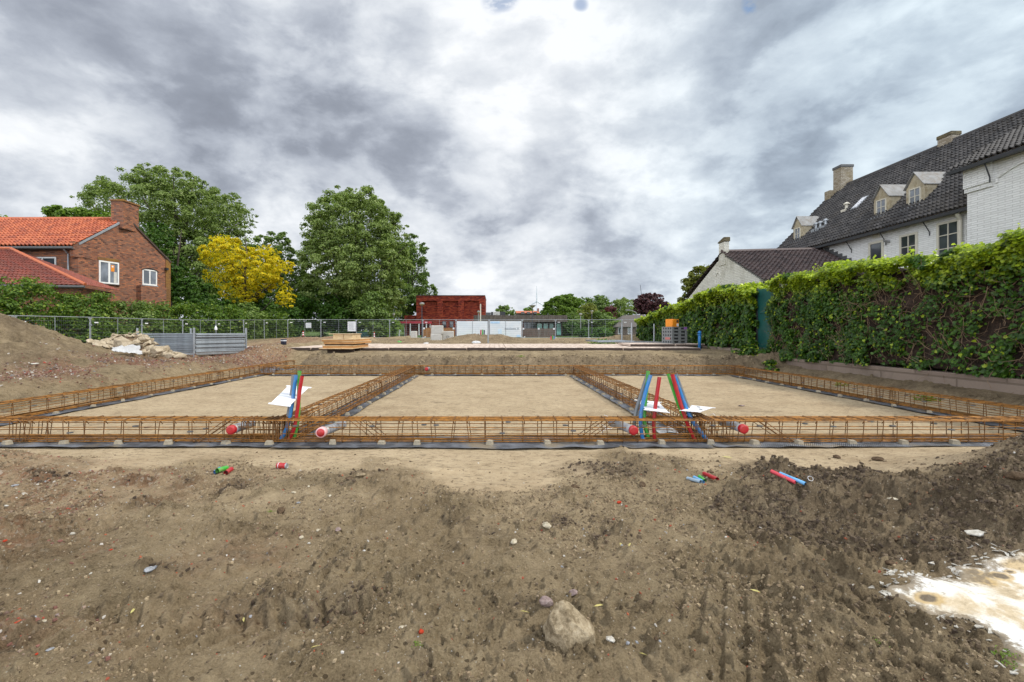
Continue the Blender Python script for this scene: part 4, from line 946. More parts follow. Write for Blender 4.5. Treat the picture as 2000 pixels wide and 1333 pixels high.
def E(pxx, pyy, Y, rx, rz, ry=None):
    """ellipsoid at photo px, radii in photo px"""
    c = px(pxx, pyy, Y); k = Y / F
    return (c[0], c[1], c[2], rx * k, (ry if ry else rx) * k, rz * k)
def trees():
    Y = 60
    tree('tall full crowned grey green tree in the middle, left of the red hall', 'tree', (px(690, 0, Y)[0], Y, -.8),
         [E(690, 455, Y, 88, 88), E(695, 520, Y, 108, 80), E(672, 575, Y, 88, 58), E(640, 460, Y, 52, 55), E(755, 470, Y, 46, 62), E(700, 400, Y, 46, 36), E(725, 590, Y, 70, 45)], 105000, .22, SILVER, 11, .45, name='broad_tree', nclump=720, clump=.105, young=.06, limbs=26)
    Y = 93
    tree('dark green tree half hidden behind the tall grey green tree, above the red hall', 'tree', (px(800, 0, Y)[0], Y, -.8),
         [E(795, 545, Y, 45, 75), E(800, 500, Y, 34, 42), E(830, 582, Y, 26, 34), E(770, 590, Y, 42, 42), E(828, 540, Y, 10, 30), E(785, 612, Y, 26, 28), E(835, 600, Y, 22, 26)], 38000, .30, GREEN, 12, .4, name='broad_tree', nclump=260, clump=.13)
    Y = 68
    tree('huge spreading grey green tree behind the brown brick house', 'tree', (px(330, 0, Y)[0], Y, -.8),
         [E(310, 425, Y, 120, 84), E(215, 425, Y, 66, 66), E(415, 425, Y, 66, 58), E(330, 370, Y, 90, 38), E(350, 520, Y, 130, 75), E(470, 500, Y, 60, 55), E(440, 425, Y, 52, 48), E(468, 428, Y, 32, 38), E(425, 560, Y, 90, 50)], 110000, .25, SILVER, 13, .6, name='broad_tree', nclump=720, clump=.10, young=.04, limbs=26)
    Y = 62
    tree('green tree filling the gap between the two largest trees', 'tree', (px(540, 0, Y)[0], Y, -.8),
         [E(535, 500, Y, 40, 52), E(560, 560, Y, 44, 56), E(500, 560, Y, 46, 60), E(575, 600, Y, 40, 34), E(582, 545, Y, 24, 40)], 34000, .23, GREEN, 14, .35, name='broad_tree', nclump=280, clump=.13)
    Y = 50
    tree('golden yellow tree between the brown brick house and the green trees', 'tree', (px(480, 0, Y)[0], Y, -1),
         [E(448, 500, Y, 50, 32), E(412, 498, Y, 26, 20), E(498, 532, Y, 52, 44), E(545, 522, Y, 32, 16), E(556, 578, Y, 20, 30), E(470, 572, Y, 42, 24), E(425, 540, Y, 30, 28), E(432, 468, Y, 22, 12), E(520, 492, Y, 26, 14)], 44000, .145, YELLOW, 15, .25, name='golden_tree', nclump=480, clump=.11, fill=.14, young=.1)
    Y = 46
    tree('bright green tree directly behind the gable of the brown brick house', 'tree', (px(330, 0, Y)[0], Y, -1),
         [E(300, 470, Y, 34, 36), E(335, 540, Y, 30, 50), E(370, 575, Y, 40, 34), E(400, 600, Y, 45, 24)], 20000, .18, DEEP, 16, .2, name='garden_tree', nclump=240, clump=.13)
    Y = 60
    tree('bright green tree top showing over the orange roof', 'tree', (px(150, 0, Y)[0], Y, -1),
         [E(150, 425, Y, 48, 19), E(205, 430, Y, 30, 12), E(110, 440, Y, 14, 12)], 5000, .34, BRIGHT, 17, .25, name='garden_tree', nclump=60, clump=.25)
    tree('green tree top over the roof at the far left', 'tree', (px(5, 0, Y)[0], Y, -1), [E(0, 430, Y, 24, 13), E(-60, 425, Y, 40, 25)], 2500, .32, BRIGHT, 18, .25, name='garden_tree', nclump=30, clump=.3)
    # low bushes under the big trees, behind the fence
    bl = ['dark bush behind the fence below the golden tree', 'dark bush behind the white notice on the fence', 'shadowy bush behind the large fence sign', 'green bush right of the large fence sign', 'bright low bush left of the crimson canopy', 'small bush beside the green skip', 'bush filling the gap under the right side of the golden tree', 'bush under the left side of the golden tree']
    for i, (q, yy, rx, rz, Yb, m_) in enumerate([(575, 618, 36, 42, 55, DEEP), (630, 612, 40, 46, 57, DEEP), (680, 618, 36, 40, 57, DEEP), (722, 610, 32, 40, 55, GREEN), (757, 642, 24, 18, 56, BRIGHT), (738, 640, 18, 20, 54.5, GREEN), (505, 612, 34, 32, 52, DEEP), (455, 615, 34, 30, 50, GREEN)]):
        tree(bl[i], 'bush', (px(q, 0, Yb)[0], Yb, -.8), [E(q, yy, Yb, rx, rz)], 4500, .24, m_, 30 + i, .1, 'bushes below the big trees', 'bush', nclump=50, clump=.3, low=-1, limbs=6)
    # right-hand background
    Y = 110
    tree('round bright green tree right of the timber clad building', 'tree', (px(1100, 0, Y)[0], Y, -.8), [E(1100, 612, Y, 40, 38), E(1075, 622, Y, 24, 26), E(1128, 610, Y, 28, 30), E(1110, 592, Y, 30, 17)], 26000, .34, BRIGHT, 19, .3, 'trees in the right background', 'round_tree', nclump=260, clump=.12)
    tree('darker green tree beside the round bright tree', 'tree', (px(1168, 0, 120)[0], 120, -.8), [E(1165, 600, 120, 26, 22), E(1180, 588, 120, 13, 11)], 5000, .42, GREEN, 20, .3, 'trees in the right background', 'round_tree', nclump=60, clump=.25)
    tree('pale willow like tree left of the copper beech', 'tree', (px(1220, 0, 112)[0], 112, -.8), [E(1222, 605, 112, 28, 22), E(1205, 618, 112, 22, 20)], 5000, .38, SILVER, 21, .3, 'trees in the right background', 'round_tree', nclump=60, clump=.25)
    tree('small dark red leaved tree among the green ones', 'tree', (px(1190, 0, 92)[0], 92, -.8), [E(1190, 612, 92, 13, 14), E(1196, 626, 92, 9, 14)], 2500, .3, REDL, 22, .15, name='red_leaved_tree', nclump=40, clump=.28)
    tree('copper beech with dark purple crown above the bungalow', 'tree', (px(1270, 0, 86)[0], 86, -.8), [E(1270, 596, 86, 30, 24), E(1290, 602, 86, 18, 17), E(1252, 600, 86, 16, 18)], 7000, .34, COPPER, 23, .3, name='copper_beech', nclump=200, clump=.14)
    mids = [(1125, 632, 24, 24, 78, GREEN, 'young green tree behind the pale box lamp'), (1150, 625, 24, 30, 80, OLIVE, 'yellowish green young tree behind the dark lamp'), (1178, 634, 22, 26, 78, GREEN, 'young green tree left of the bungalow'), (1200, 644, 18, 16, 72, BRIGHT, 'low bright shrub at the bungalow corner'),
            (1110, 645, 20, 14, 70, DEEP, 'dark shrub beside the glass front'), (1160, 652, 34, 9, 60, DEEP, 'low dark ground shrub behind the fence')]
    for i, (q, yy, rx, rz, Yb, m_, lb) in enumerate(mids):
        tree(lb, 'tree' if i < 3 else 'shrub', (px(q, 0, Yb)[0], Yb, -.8), [E(q, yy, Yb, rx, rz)], 3500, .28, m_, 40 + i, .1, 'young trees and shrubs behind the fence', 'young_tree' if i < 3 else 'shrub', nclump=50, clump=.3, low=-1, limbs=6)
    tree('round treetop behind the ventilation units', 'tree', (px(982, 0, 100)[0], 100, -.8), [E(983, 612, 100, 15, 14), E(1002, 612, 100, 7, 10)], 2500, .3, GREEN, 50, .2, name='round_tree', nclump=40, clump=.3)
    tree('distant treetop behind the orange roofed house', 'tree', (px(1034, 0, 170)[0], 170, -.8), [E(1034, 612, 170, 15, 10)], 1500, .45, BRIGHT, 51, .25, name='round_tree', nclump=25, clump=.3)
    # yellowish tree behind the annex gable
    Y = 37
    tree('yellow green tree behind the cream annex gable', 'tree', (px(1368, 0, Y)[0], Y, -.8), [E(1362, 550, Y, 22, 28), E(1350, 580, Y, 20, 24), E(1378, 528, Y, 12, 14)], 3500, .2, OLIVE, 52, .12, name='garden_tree', nclump=60, clump=.3)
    # far wood line on the horizon
    P = []; N = []; r = np.random.default_rng(60)
    for i in range(9000):
        a = r.uniform(-1.7, 1.7); Yd = r.uniform(260, 300); P.append((a * Yd, Yd, -1 + r.random() ** .7 * (4.5 + 2.5 * vn(np.array([a * 9.0]), np.array([0.0]), 4)[0]))); N.append(r.normal(size=3) + (0, -.5, .6))
    o = link('far_wood', leaves_mesh('far_wood', np.array(P), np.array(N), 2.6, .5, None, 61), GREEN); tag(o, 'low line of far trees along the horizon', 'wood', kind='stuff')
trees()

def hedge_left():
    """overgrown shrubs in a row behind the left fence, each its own"""
    r = np.random.default_rng(70)
    spots = [(-26.4, 20.5, 2.35, HEDGE), (-25.9, 23.4, 2.45, OLIVE), (-25.2, 26.3, 2.2, HEDGE), (-24.6, 29.2, 2.05, HEDGE), (-24.3, 32.2, 1.75, GREEN), (-24.1, 35.4, 1.95, HEDGE), (-23.9, 38.6, 2.05, HEDGE), (-23.5, 42.0, 2.1, HEDGE), (-23.2, 45.6, 2.2, GREEN), (-22.3, 49.3, 1.9, HEDGE), (-27.0, 17.4, 2.3, HEDGE)]
    labs = ['dark shrub behind the fence above the sand heap', 'tall yellowish green shrub behind the fence beside the heap crest', 'shrub behind the fence below the brick gable window', 'shrub behind the fence between heap and rock pile', 'lower shrub behind the rock pile', 'shrub behind the left end of the stacked fence panels',
            'shrub behind the middle of the stacked fence panels', 'shrub behind the right end of the stacked fence panels', 'shrub below the golden tree, left of the fence corner', 'shrub at the fence corner, last of the row', 'shrub at the far left end of the row, mostly out of view']
    for i, (x, y, zt, m_) in enumerate(spots):
        m_ = HEDGE if m_ is OLIVE else m_
        zt += (.75 if i < 3 else .5); zc = (zt - 1.3) / 2
        tree(labs[i], 'shrub', (x, y, -1.3), [(x, y, zc - .2, 1.6, 2.2, (zt + 1.3) / 2), (x + .9, y - .3, zc - .8, 1.1, 1.7, (zt + 1.3) * .38), (x - .3, y + r.uniform(-1, 1), zt - .75, .8, .9, .8)], 8500 if i < 6 else 5500, .135 if i < 6 else .17, m_, 71 + i, .06, 'shrubs in a row behind the left fence', 'hedge_shrub', nclump=90, clump=.24, low=-1, limbs=8, young=.12)
hedge_left()

def ivy(label, y0, y1, xf, topf, botf, n, leaf, seed, densf, depth=.5, twigs=300):
    r = np.random.default_rng(seed)
    h = thing('ivy_hedge', label, 'hedge', (xf + .3, (y0 + y1) / 2, -1.0)); o = np.array(h.location)
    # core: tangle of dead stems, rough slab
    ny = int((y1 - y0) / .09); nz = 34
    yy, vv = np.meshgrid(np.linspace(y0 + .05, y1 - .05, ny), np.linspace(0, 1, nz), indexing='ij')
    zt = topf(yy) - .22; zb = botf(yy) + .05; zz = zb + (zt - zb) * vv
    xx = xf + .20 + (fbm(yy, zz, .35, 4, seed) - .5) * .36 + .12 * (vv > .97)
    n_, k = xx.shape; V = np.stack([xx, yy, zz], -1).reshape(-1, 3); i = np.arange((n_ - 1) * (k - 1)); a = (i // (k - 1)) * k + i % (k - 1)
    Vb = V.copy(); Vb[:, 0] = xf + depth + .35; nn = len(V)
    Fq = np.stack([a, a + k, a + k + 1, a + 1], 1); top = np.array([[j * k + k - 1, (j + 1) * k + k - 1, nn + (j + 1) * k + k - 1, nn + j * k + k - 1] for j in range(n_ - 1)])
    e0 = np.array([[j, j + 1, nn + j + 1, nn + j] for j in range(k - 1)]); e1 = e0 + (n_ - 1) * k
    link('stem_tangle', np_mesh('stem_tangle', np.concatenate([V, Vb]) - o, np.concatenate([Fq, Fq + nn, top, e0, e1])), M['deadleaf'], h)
    # leaves over the face
    m = n * 3; y = r.uniform(y0, y1, m); v = r.random(m); z = botf(y) + (topf(y) - botf(y)) * v
    d = densf(y, v) * ss(.36, .60, fbm(y, z, .32, 3, seed + 3) * .75 + .25 * vn(y * 9, z * 9, seed + 5)) ; keep = r.random(m) < np.clip(d, 0, 1)
    y, v, z = y[keep][:n], v[keep][:n], z[keep][:n]
    bulge = (fbm(y, z, .6, 2, seed + 7) - .5) * .42
    x = xf - .02 + bulge - .26 * ss(.78, .97, v) + r.uniform(-.04, .20, len(y)) + ss(.965, 1.0, v) * r.uniform(0, depth, len(y))
    N_ = np.stack([-1 + 0 * y, r.normal(0, .45, len(y)) - .15, r.normal(.5, .4, len(y)) + ss(.8, 1, v)], 1)
    yg = ss(.70, .95, v + r.normal(0, .06, len(y))) * r.uniform(.15, .85, len(y)); yg = np.where(r.random(len(y)) < .06, .5, yg)
    # rounded top growth
    m2 = int(n * .42); y2 = r.uniform(y0, y1, m2); lump = (fbm(y2, y2 * 0, .55, 3, seed + 9) - .45)
    x2 = xf - .22 + r.random(m2) * (depth + .45); cx = xf + depth / 2; z2 = topf(y2) - .28 + lump * .42 + .30 * np.sqrt(np.clip(1 - ((x2 - cx) / (depth / 2 + .42)) ** 2, 0, 1)) * r.uniform(.5, 1.0, m2)
    N2 = np.stack([-.6 + r.normal(0, .4, m2), r.normal(-.1, .4, m2), .9 + r.normal(0, .3, m2)], 1); yg2 = r.uniform(.25, 1.0, m2) * ss(.25, .5, fbm(y2, x2, .5, 2, seed + 4))
    P = np.concatenate([np.stack([x, y, z], 1), np.stack([x2, y2, z2], 1)]) - o
    # stray shoots sticking up
    sh = []; shn = []; tw = MB()
    for _ in range(int((y1 - y0) * 5)):
        ys = r.uniform(y0, y1); zs = float(topf(np.array([ys]))[0]); L = r.uniform(.10, .30); xs = xf + r.uniform(-.25, depth); dx, dy = r.normal(0, .35, 2) * L
        tw.tube([(xs - o[0], ys - o[1], zs - .25 - o[2]), (xs + dx - o[0], ys + dy - o[1], zs + L * .6 - o[2])], [.006, .003], 3)
        for q in np.linspace(.3, 1, 7): sh.append((xs + dx * q + r.normal(0, .03) - o[0], ys + dy * q + r.normal(0, .03) - o[1], zs - .25 + (L * .6 + .25) * q - o[2])); shn.append((-.6 + r.normal(0, .5), -.3 + r.normal(0, .5), .6))
    P = np.concatenate([P, np.array(sh)]); NN = np.concatenate([N_, N2, np.array(shn)]); YG = np.concatenate([yg, yg2, r.uniform(.3, 1, len(sh))])
    link('ivy_foliage', leaves_mesh('ivy_foliage', P, NN, leaf, .5, YG, seed, .22, lobed=True), IVY, h)
    # bare stems wandering over the face
    for _ in range(twigs):
        ys = r.uniform(y0, y1); b = float(botf(np.array([ys]))[0]); t_ = float(topf(np.array([ys]))[0]); zs = r.uniform(b + .05, t_ - .5); p = np.array([xf + r.uniform(-.04, .12), ys, zs]); d = np.array([0, r.normal(0, .8), r.normal(.4, .8)]); d /= np.linalg.norm(d); pts = []
        for s in range(int(r.integers(4, 9))):
            pts.append(tuple(p - o)); d = d + r.normal(0, .38, 3) * (.5, 1, 1); d /= np.linalg.norm(d); p = p + d * r.uniform(.06, .15); p[0] = min(max(p[0], xf - .12), xf + .15)
        rr = r.uniform(.003, .0085); tw.tube(pts, [rr * (1 - .6 * i / len(pts)) for i in range(len(pts))], 4)
    tw.build('ivy_stems', M['twig'], h)
    return h
def ivy_hedges():
    def topA(y): return np.interp(y, [6, 8.9, 9.6, 10.2, 10.8, 11.7, 12.7, 14.7, 16, 17.1], [1.82, 1.80, 1.72, 1.66, 1.70, 1.75, 1.80, 1.82, 1.80, 1.80]) + .07 * np.sin(y * 5.1)
    def botA(y): return np.interp(y, [6, 8.9, 12, 15, 16.5, 17.1], [-.93, -.90, -.88, -.95, -1.0, -1.15])
    def densA(y, v): return np.clip(.12 + .88 * ss(.69, .87, v) + .60 * ss(12.0, 15.5, y) + .16 * ss(.4, .05, v), 0, 1)
    ivy('nearest ivy hedge on the right, half bare with brown stems and bright leafy top', 6.0, 17.15, 9.78, topA, botA, 46000, .062, 80, densA, .6, 900)
    def topB(y): return np.interp(y, [18, 18.8, 20.6, 23.7, 24.5, 26, 28, 30.8, 33], [1.55, 1.72, 1.86, 1.64, 1.42, 1.36, 1.22, .85, .7]) + .07 * np.sin(y * 3.7)
    def botB(y): return np.interp(y, [18, 20, 24, 33], [-1.1, -.85, -.72, -.70])
    def densB(y, v): return np.clip(.55 + .5 * v, 0, 1)
    ivy('dense dark green ivy hedge beyond the green panel, running towards the trees', 18.1, 33.0, 9.78, topB, botB, 34000, .105, 90, densB, .7, 160)
    # low ivy spreading at the foot of the green panel
    r = np.random.default_rng(95); t = thing('ivy_bush', 'low mound of ivy spilling over the wall foot below the green panel', 'bush', (9.5, 17.4, -1.2))
    P, Nn, cc, cr = crown_points([(0, .1, .1, .55, .9, .42), (-.25, -1.0, -.05, .3, .6, .28), (0, .9, .2, .4, .7, .45)], 3200, 96, .3, 50, .1, -.6)
    link('ivy_foliage', leaves_mesh('ivy_foliage', P, Nn, .085, .5, (r.random(len(P)) < .2) * .5, 97, .22, True), IVY, t)
    # low brick edge carrying the hedge
    w = thing('low_wall', 'low brown concrete wall under the ivy hedge on the right', 'wall', (9.9, 12, -1.4))
    MB().bbox(-.12, .25, -7.0, 5.3, -.1, .50, .015).build('wall_body', M['low_wall'], w)
    w2 = thing('low_wall', 'far low wall under the dense ivy hedge beside the blue pipe', 'wall', (9.9, 25, -1.2)); MB().bbox(-.12, .25, -7.0, 8, -.1, .50, .015).build('wall_body', M['low_wall'], w2)
    # green steel panel in the gap
    g = thing('steel_gate', 'tall dark green steel panel closing the gap between the ivy hedges', 'gate', (9.95, 17.65, -1.3))
    MB().bbox(-.02, .02, -.55, .55, .1, 1.95, .005).build('lower_sheet', M['teal'], g); MB().bbox(-.035, .015, -.55, .55, 1.955, 2.86, .005).build('upper_sheet', M['teal'], g)
    for y in (-.58, .58): MB().bbox(-.05, .05, y - .03, y + .03, 0, 2.9, .005).build('post', M['black_metal'], g)
ivy_hedges()

# ================================================================== THE SITE
# ------------------------------------------------------------------ rebar cages
ZT, ZB, CW = -1.105, -1.388, .30
def stirrup_mesh(w, h, r=.0052):
    b = MB(); c = .025
    pts = [(0, c, 0), (0, w - c, 0), (0, w, c), (0, w, h - c), (0, w - c, h), (0, c, h), (0, 0, h - c), (0, 0, c)]
    b.tube(pts, r, 5, closed=True)
    b.tube([(0.004, 0, h - .01), (.012, .04, h - .055)], r, 4)
    return b.mesh('stirrup')
ST = {}
def cage(label, p0, p1, w=CW, step=.22, ends=(1, 1), diag=(), seed=0, extra=0, zt=ZT, zb=ZB, overhang=.12):
    r = np.random.default_rng(seed); p0 = Vector((*p0, zb)); p1 = Vector((*p1, zb)); L = (p1 - p0).length
    t = thing('rebar_cage', label, 'rebar cage', p0, math.atan2(p1.y - p0.y, p1.x - p0.x), 'rusty rebar cages of the foundation')
    h = zt - zb
    if w not in ST: ST[w] = stirrup_mesh(w, h)
    # long bars: each its own part
    def bar(y, z, rad=.0078, nm='long_bar', x0=None, x1=None, m_='rust'):
        x0 = -overhang - r.uniform(0, .1) if x0 is None else x0; x1 = L + overhang + r.uniform(0, .1) if x1 is None else x1; n = max(2, int((x1 - x0) / .6)); pts = []
        for i in range(n + 1): pts.append((x0 + (x1 - x0) * i / n, y + r.normal(0, .004), z + r.normal(0, .003)))
        MB().tube(pts, rad, 5).build(nm, M[m_], t)
    for y in (.012, .05, w * .36, w * .66, w - .05, w - .012): bar(y, h - .014 + r.normal(0, .002)); 
    for y in (.012, w * .33, w * .66, w - .012): bar(y, .014)
    for y in (.012, w - .012):
        bar(y, h * .36 + r.normal(0, .006), .0056, 'side_bar'); bar(y, h * .68 + r.normal(0, .006), .0056, 'side_bar')
    bar(.03, .03); bar(w - .03, .03)
    # stirrups: each its own part, a little out of true
    x = .05 + r.uniform(0, .05); k = 0
    xs = []
    while x < L: xs.append(x); x += step * r.uniform(.85, 1.15)
    for e, on in ((0, ends[0]), (L, ends[1])):
        if on:
            for q in (.03, .09, .14, .20): xs.append(e + (q if e == 0 else -q))
    for q in extra or (): 
        for d in (-.06, -.02, .03, .07): xs.append(q + d)
    for x in xs[:98]:
        o = link('stirrup', ST[w], M['tie_rust'], t, (x, r.normal(0, .003), 0), (r.normal(0, .012), r.normal(0, .085), r.normal(0, .02)))
    # slanting bars where pipes pass
    for (a, b_) in diag:
        for y in (.0, w):
            for d in (0, .07): MB().tube([(a + d, y, -.0), (b_ + d, y, h * .98)], .0046, 4).build('slanting_bar', M['tie_rust'], t)
    # small grey spacer wheels clipped to the stirrups
    for x in np.arange(.4, L, .85):
        for y, z in ((-.01, h * r.uniform(.4, .8)), (w + .01, h * r.uniform(.3, .8))):
            b = MB(); b.lathe([(.012, -.006), (.035, -.005), (.035, .005), (.012, .006)], 10); link('spacer_wheel', b.mesh('spacer_wheel'), M['gutter_grey'], t, (x + r.uniform(-.15, .15), y, z))
    return t
YF = 6.02
XL, XR_ = -2.80, 2.50      # left faces of the two inner cages
cage('front rebar cage, left stretch, running out of view beside the capped pipe', (-8.3, YF), (-2.95, YF), diag=((4.55, 4.95), (.3, .6)), seed=1, extra=(2.4,))
cage('front rebar cage, middle stretch, between the two bundles of coloured conduits', (-2.90, YF), (2.78, YF), diag=((1.45, 1.1), (3.95, 4.35)), seed=2, extra=(.12, .28, 5.5))
cage('front rebar cage, right stretch, in front of the right sand bed', (2.83, YF), (8.3, YF), diag=((.85, .45),), seed=3, extra=(4.7,))
cage('inner rebar cage running away from the left conduit bundle', (XL + .3, 6.40), (XL + .3, 15.35), seed=4, step=.24, extra=(4.3,))
cage('inner rebar cage running away from the right conduit bundles', (XR_ + .3, 6.40), (XR_ + .3, 15.35), seed=5, step=.24, extra=(3.5,))
cage('outer rebar cage along the left bank below the sand heap', (-7.5, 6.6), (-7.5, 18.2), seed=6, step=.30, extra=(3.3, 6.6))
cage('outer rebar cage along the right side below the ivy hedge', (7.85, 6.4), (7.85, 15.3), seed=7, step=.25, extra=(3.1, 5.9))
cage('far rebar cage, left stretch, in front of the sandy bank', (-7.4, 15.45), (-2.6, 15.45), seed=8, step=.25)
cage('far rebar cage, middle stretch, with the red capped pipe', (-2.45, 15.45), (2.6, 15.45), seed=9, step=.25)
cage('far rebar cage, right stretch, up to the right corner', (2.75, 15.45), (7.8, 15.45), seed=10, step=.25)

# ------------------------------------------------------------------ dimpled membrane strips
def membrane_mat():
    m, t, b, out = mat('dimpled_membrane'); p = wpos(t); s = t.node('ShaderNodeSeparateXYZ', inp={0: p})
    sx = t.math('SINE', t.math('MULTIPLY', t.math('ADD', s.outputs[0], t.math('MULTIPLY', s.outputs[1], .3)), 2 * math.pi / .024)); sy = t.math('SINE', t.math('MULTIPLY', s.outputs[1], 2 * math.pi / .024))
    d = t.math('MULTIPLY', sx, sy); n = t.noise(p, 3.5, 4, .6)
    col = t.mix(t.mapr(n, .42, .62), (.055, .062, .074), (.19, .205, .235)); col = t.mix(t.mapr(t.noise(p, 1.7, 6, .65), .55, .66, 0, .9), col, (.26, .205, .13))
    t.l.new(col, b.inputs['Base Color']); b.inputs['Roughness'].default_value = .38; b.inputs['Specular IOR Level'].default_value = .6
    h = t.math('ADD', t.math('MULTIPLY', d, .35), n); t.l.new(t.bump(h, .9, .02), b.inputs['Normal']); return m
MEM = membrane_mat()
def strip(label, x0, x1, y0, y1, seed):
    r = np.random.default_rng(seed); nx = max(3, int((x1 - x0) / .05)); ny = max(3, int((y1 - y0) / .05))
    X, Y = np.meshgrid(np.linspace(0, 1, nx), np.linspace(0, 1, ny), indexing='ij'); x = x0 + (x1 - x0) * X; y = y0 + (y1 - y0) * Y
    if x1 - x0 > y1 - y0: y = y + (fbm(x, x * 0, .9, 3, seed) - .5) * .07
    else: x = x + (fbm(y, y * 0, .9, 3, seed) - .5) * .07
    z = PITZ + .022 + (fbm(x, y, .22, 3, seed) - .5) * .03; n, k = x.shape; i = np.arange((n - 1) * (k - 1)); a = (i // (k - 1)) * k + i % (k - 1)
    V = np.stack([x, y, np.maximum(z, ground_z(x, y) + .004)], -1).reshape(-1, 3); cen = np.array([(x0 + x1) / 2, (y0 + y1) / 2, PITZ])
    o = link('membrane_strip', np_mesh('membrane_strip', V - cen, np.stack([a, a + k, a + k + 1, a + 1], 1), True), MEM, None, tuple(cen)); tag(o, label, 'membrane', 'black membrane strips under the rebar cages')
strip('wrinkled dark membrane under the left front cage', -8.6, -2.7, 5.84, 6.44, 1); strip('shiny dark membrane under the middle front cage', -2.68, 2.66, 5.80, 6.42, 2); strip('dark membrane under the right front cage', 2.68, 8.6, 5.84, 6.44, 3)
strip('dark membrane beside the left inner cage', XL - .02, XL + .44, 6.46, 15.2, 4); strip('dark membrane beside the right inner cage', XR_ - .15, XR_ + .32, 6.46, 15.2, 5)
strip('dark membrane under the left outer cage', -7.8, -7.32, 6.5, 18.3, 6); strip('dark membrane under the right outer cage', 7.38, 7.9, 6.5, 15.2, 7)
strip('dark membrane under the far left cage', -7.15, -2.85, 15.22, 15.85, 8); strip('dark membrane under the far middle cage', -2.22, 2.25, 15.22, 15.85, 9); strip('dark membrane under the far right cage', 2.92, 7.2, 15.22, 15.85, 10)

# ------------------------------------------------------------------ concrete spacer blocks
def spacers():
    def blk(): 
        b = MB(); b.add([(-.045, -.035, 0), (.045, -.035, 0), (.045, .035, 0), (-.045, .035, 0), (-.03, -.03, .05), (.032, -.03, .048), (.03, .03, .05), (-.032, .03, .052)], [(3, 2, 1, 0), (4, 5, 6, 7), (0, 1, 5, 4), (1, 2, 6, 5), (2, 3, 7, 6), (3, 0, 4, 7)]); return b.mesh('spacer_block')
    me = blk(); r = np.random.default_rng(5)
    def put(x, y, lb, g, s=1.0):
        o = link('spacer_block', me, M['conc_block'], None, (x, y, PITZ + .005), (0, 0, r.normal(0, .25))); o.scale = (s * r.uniform(.8, 1.05), s, s * r.uniform(.95, 1.15)); tag(o, lb, 'spacer block', g)
    fr = [17, 125, 232, 331, 442, 527, 650, 746, 815, 957, 1069, 1172, 1292, 1388, 1474, 1560, 1664, 1764, 1863, 1958]
    words = ['first', 'second', 'third', 'fourth', 'fifth', 'sixth', 'seventh', 'eighth', 'ninth', 'tenth', 'eleventh', 'twelfth', 'thirteenth', 'fourteenth', 'fifteenth', 'sixteenth', 'seventeenth', 'eighteenth', 'nineteenth', 'twentieth']
    for q, w in zip(fr, words): put((q - VX) / F * 6.0, 5.99 + r.normal(0, .01), 'pale concrete spacer block under the front cage, %s from the left' % w, 'spacer blocks under the front cage', 1.15)
    for i in range(12): put(-2.42 + r.normal(0, .02), 7.4 + i * .66, 'concrete spacer block at the foot of the left inner cage', 'spacer blocks along the left inner cage')
    for i in range(12): put(2.42 + r.normal(0, .02), 7.2 + i * .68, 'concrete spacer block at the foot of the right inner cage', 'spacer blocks along the right inner cage')
    for i in range(12): put(-7.42 + r.normal(0, .03), 8.2 + i * .75, 'concrete spacer block at the foot of the left outer cage', 'spacer blocks along the left outer cage')
    for i in range(11): put(7.45 + r.normal(0, .03), 7.6 + i * .70, 'concrete spacer block at the foot of the right outer cage', 'spacer blocks along the right outer cage')
    for i in range(18): put(-6.9 + i * .82 + r.normal(0, .08), 15.42, 'concrete spacer block at the foot of the far cage', 'spacer blocks along the far cage', 1.0)
spacers()

# ------------------------------------------------------------------ drain pipe stubs with red caps
def pipe(label, x, y0, y1, z, dz=-.03, dx=-.05, cap_open=False, r=.055):
    t = thing('drain_pipe', label, 'pipe', (x, y0, z), 0, 'grey drain pipes through the rebar cages')
    d = (dx, y1 - y0, dz)
    MB().tube([(0, .03, 0), d], r, 18).build('pipe_body', M['pvc_grey'], t, True)
    c = MB()
    if cap_open:
        c.lathe([(r * .9, -.02), (r * 1.14, -.02), (r * 1.16, .0), (r * 1.16, .05), (r * 1.0, .06)], 20)
        o = c.build('collar', M['pink_plastic'], t, True, rot=(R(-90), 0, 0)); q = MB(); q.lathe([(0.001, -.028), (r * .86, -.028), (r * .88, -.018), (.001, -.017)], 20); q.build('cap', M['red_plastic'], t, True, rot=(R(-90), 0, 0))
    else:
        c.lathe([(.001, -.012), (r * .7, -.012), (r * .96, -.004), (r * 1.02, .0), (r * 1.04, .05), (r * 1.0, .055)], 20); c.build('cap', M['red_plastic'], t, False, rot=(R(-90), 0, 0))
    e = MB().tube([Vector(d) * .93, Vector(d) * 1.02], r * 1.13, 18); e.build('socket', M['pvc_grey'], t, True)
pipe('grey drain pipe with closed red cap in the left stretch of the front cage', -3.235, 5.93, 6.52, -1.216)
pipe('grey drain pipe with open pale pink collar right of the left conduit bundle', -2.11, 5.90, 6.55, -1.238, cap_open=True, dx=.05)
pipe('grey drain pipe with red cap left of the blue and green conduits', 1.715, 5.93, 6.50, -1.222, dx=-.13, dz=.0)
pipe('grey drain pipe with red cap at the far right of the front cage', 3.07, 5.93, 6.5, -1.205, dx=-.0, dz=-.01)
pipe('short pipe with red cap sticking out of the far cage', -2.155, 15.4, 15.9, -1.21, dx=0)

